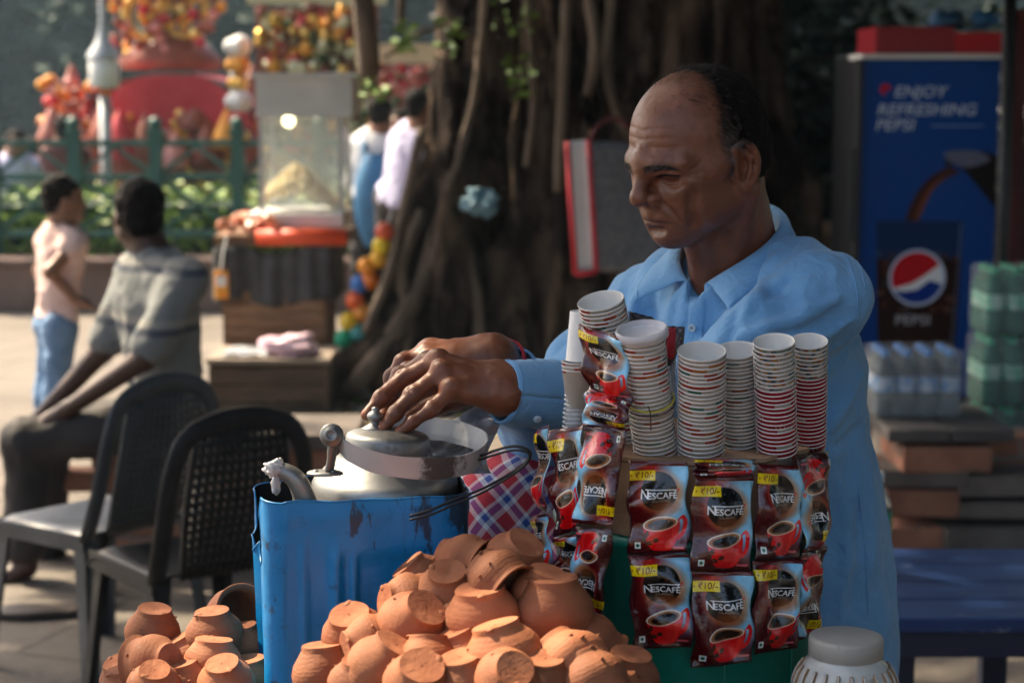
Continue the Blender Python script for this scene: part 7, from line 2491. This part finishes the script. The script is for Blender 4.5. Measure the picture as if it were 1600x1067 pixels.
# cuffs
def cuff(w, e, r0, r1, name, L_=.058):
    d, s, u = basis(e - w)
    mb = MB()
    def fn(a, v):
        an = 2 * math.pi * a
        r_ = r0 + (r1 - r0) * v + .0009 * math.sin(an * 3 + v * 4) + .0006 * math.sin(v * 30)
        return w + d * (L_ * v) + s * math.cos(an) * r_ * .92 + u * math.sin(an) * r_ * 1.06
    mb.grid(fn, 40, 10)
    o = mb.build(name, M['shirt'], shirt, solid=.0026)
    for v in (.06, .93):
        MB().tube([fn(k / 40, v) * 1.0 + (fn(k / 40, v) - (w + d * (L_ * v))).normalized() * .0016 for k in range(41)], .0005, 4, cap=False).build('cuff_seam', M['shirt'], o)
    return o, d, s, u
oc, d_, s_, u_ = cuff(P(785, 611, 2.126), ELL, .0335, .0395, 'cuff', .075)
q = P(840, 655, 2.112)
MB().lathe([(.001, .0012), (.0045, .0012), (.005, 0), (.001, -.001)], 16, q, V3((0, -1, -.4)).to_track_quat('Z', 'Y').to_matrix()).build('button', M['button'], oc)
cuff(P(800, 580, 2.285), ELR, .0310, .0390, 'cuff', .06)
# watch and red thread on the far wrist
dw, sw_, uw = basis(P(815, 582, 2.30) - wr_)
wt_ = thing('wristwatch', 'dark strapped wristwatch with a red thread on the farther wrist', 'watch', tuple(wr_))
M['strap'] = mat('dark grey strap', (.05, .05, .065), (.08, .08, .10), 20, .5)
mb = MB()
mb.grid(lambda a, v: wr_ + dw * (-.002 + .018 * v) + sw_ * math.cos(2 * math.pi * a) * .0305 + uw * math.sin(2 * math.pi * a) * .0315, 36, 4)
mb.build('strap', M['strap'], wt_, solid=.0025)
cface = wr_ + dw * .008 + (V3((0, -.8, .45))).normalized() * .031
MB().lathe([(.001, .004), (.013, .004), (.0145, .0025), (.0145, -.002), (.001, -.002)], 24, cface, V3((0, -.8, .45)).to_track_quat('Z', 'Y').to_matrix()).build('case', M['strap'], wt_)
for k_ in range(3):
    MB().tube([wr_ + dw * (.021 + .0035 * k_) + sw_ * math.cos(a) * .0315 + uw * math.sin(a) * .0325 + dw * .002 * math.sin(3 * a + k_) for a in [2 * math.pi * i / 30 for i in range(31)]], .0013, 6, cap=False).build('red_thread', M['red'], wt_)

# --- checked lungi over the knees
M['plaid'] = bpy.data.materials.new('checked cotton'); t = NT(M['plaid'])
co = t.coord('Object', rot=(.5, .7, .35))
s = t.n('SeparateXYZ', {0: t.n('VectorMath', {0: co, 1: t.n('VectorMath', {0: t.n('TexNoise', {'Vector': co, 'Scale': 9.0}).outputs[1], 1: (.02, .02, .02)}, operation='MULTIPLY').outputs[0]}, operation='ADD').outputs[0]}).outputs
def band(v):
    f = t.math('FRACT', t.math('MULTIPLY', v, 26.0))
    return t.ramp(f, [(0, (.50, .03, .05)), (.30, (.72, .70, .72)), (.48, (.04, .08, .32)), (.70, (.72, .70, .72)), (.82, (.50, .03, .05))], True)
t.set('Base Color', t.mix(.5, band(s[0]), band(s[2]))); t.set('Roughness', .85)
f3 = Field([-.16, 2.15, .0], [.56, 2.80, 1.16], .0075)
f3.ell(HIPc - V3((.03, 0, .08)), (.135, .150, .10), .04, Mb)
f3.chain([HR, KNR, ANR + V3((0, 0, .12))], [.11, .074, .085], .05)
f3.chain([HL, KNL, ANL + V3((0, 0, .12))], [.088, .074, .085], .05)
f3.chain([HR, KNR.lerp(KNL, .5) - V3((0, 0, .06)), ANR.lerp(ANL, .5) + V3((0, 0, .2))], [.10, .06, .07], .06)
f3.wave(lambda p: .009 * vnoise(p * np.array([1, 1, .5]), 14, 3) + .004 * vnoise(p, 36, 4))
V5, Q5 = f3.arrays()
make('lungi', np_mesh('lungi', V5, Q5), M['plaid'], vendor)
for a_ in (ANL, ANR):
    c_ = a_ + ef * .07; z0 = .012
    sl = MB()
    sl.lathe([(.001, 0), (.05, 0), (.052, .008), (.05, .016), (.001, .016)], 20, V3((c_.x, c_.y, .001)), Matrix((ef * 2.4, el * .9, V3((0, 0, 1)))).transposed())
    o = sl.build('slipper', M['sandal'], org=(c_.x, c_.y, 0))
    tag(o, 'dark slipper under the tea vendor, ' + ('his left foot' if a_ is ANL else 'his right foot'), 'slipper')
# the stool he sits on
so = thing('stool', 'plain wooden stool under the tea vendor', 'stool', (HIPc.x, HIPc.y, 0))
zs_ = .62
MB().lathe([(.001, zs_ - .03), (.165, zs_ - .03), (.17, zs_ - .02), (.165, zs_), (.001, zs_)], 28, (HIPc.x, HIPc.y, 0)).build('seat', M['wood'], so)
for k_ in range(4):
    a = math.pi * (k_ + .5) / 2
    MB().tube([(HIPc.x + .12 * math.cos(a), HIPc.y + .12 * math.sin(a), zs_ - .03), (HIPc.x + .16 * math.cos(a), HIPc.y + .16 * math.sin(a), 0)], .018, 8).build('leg', M['wood'], so)
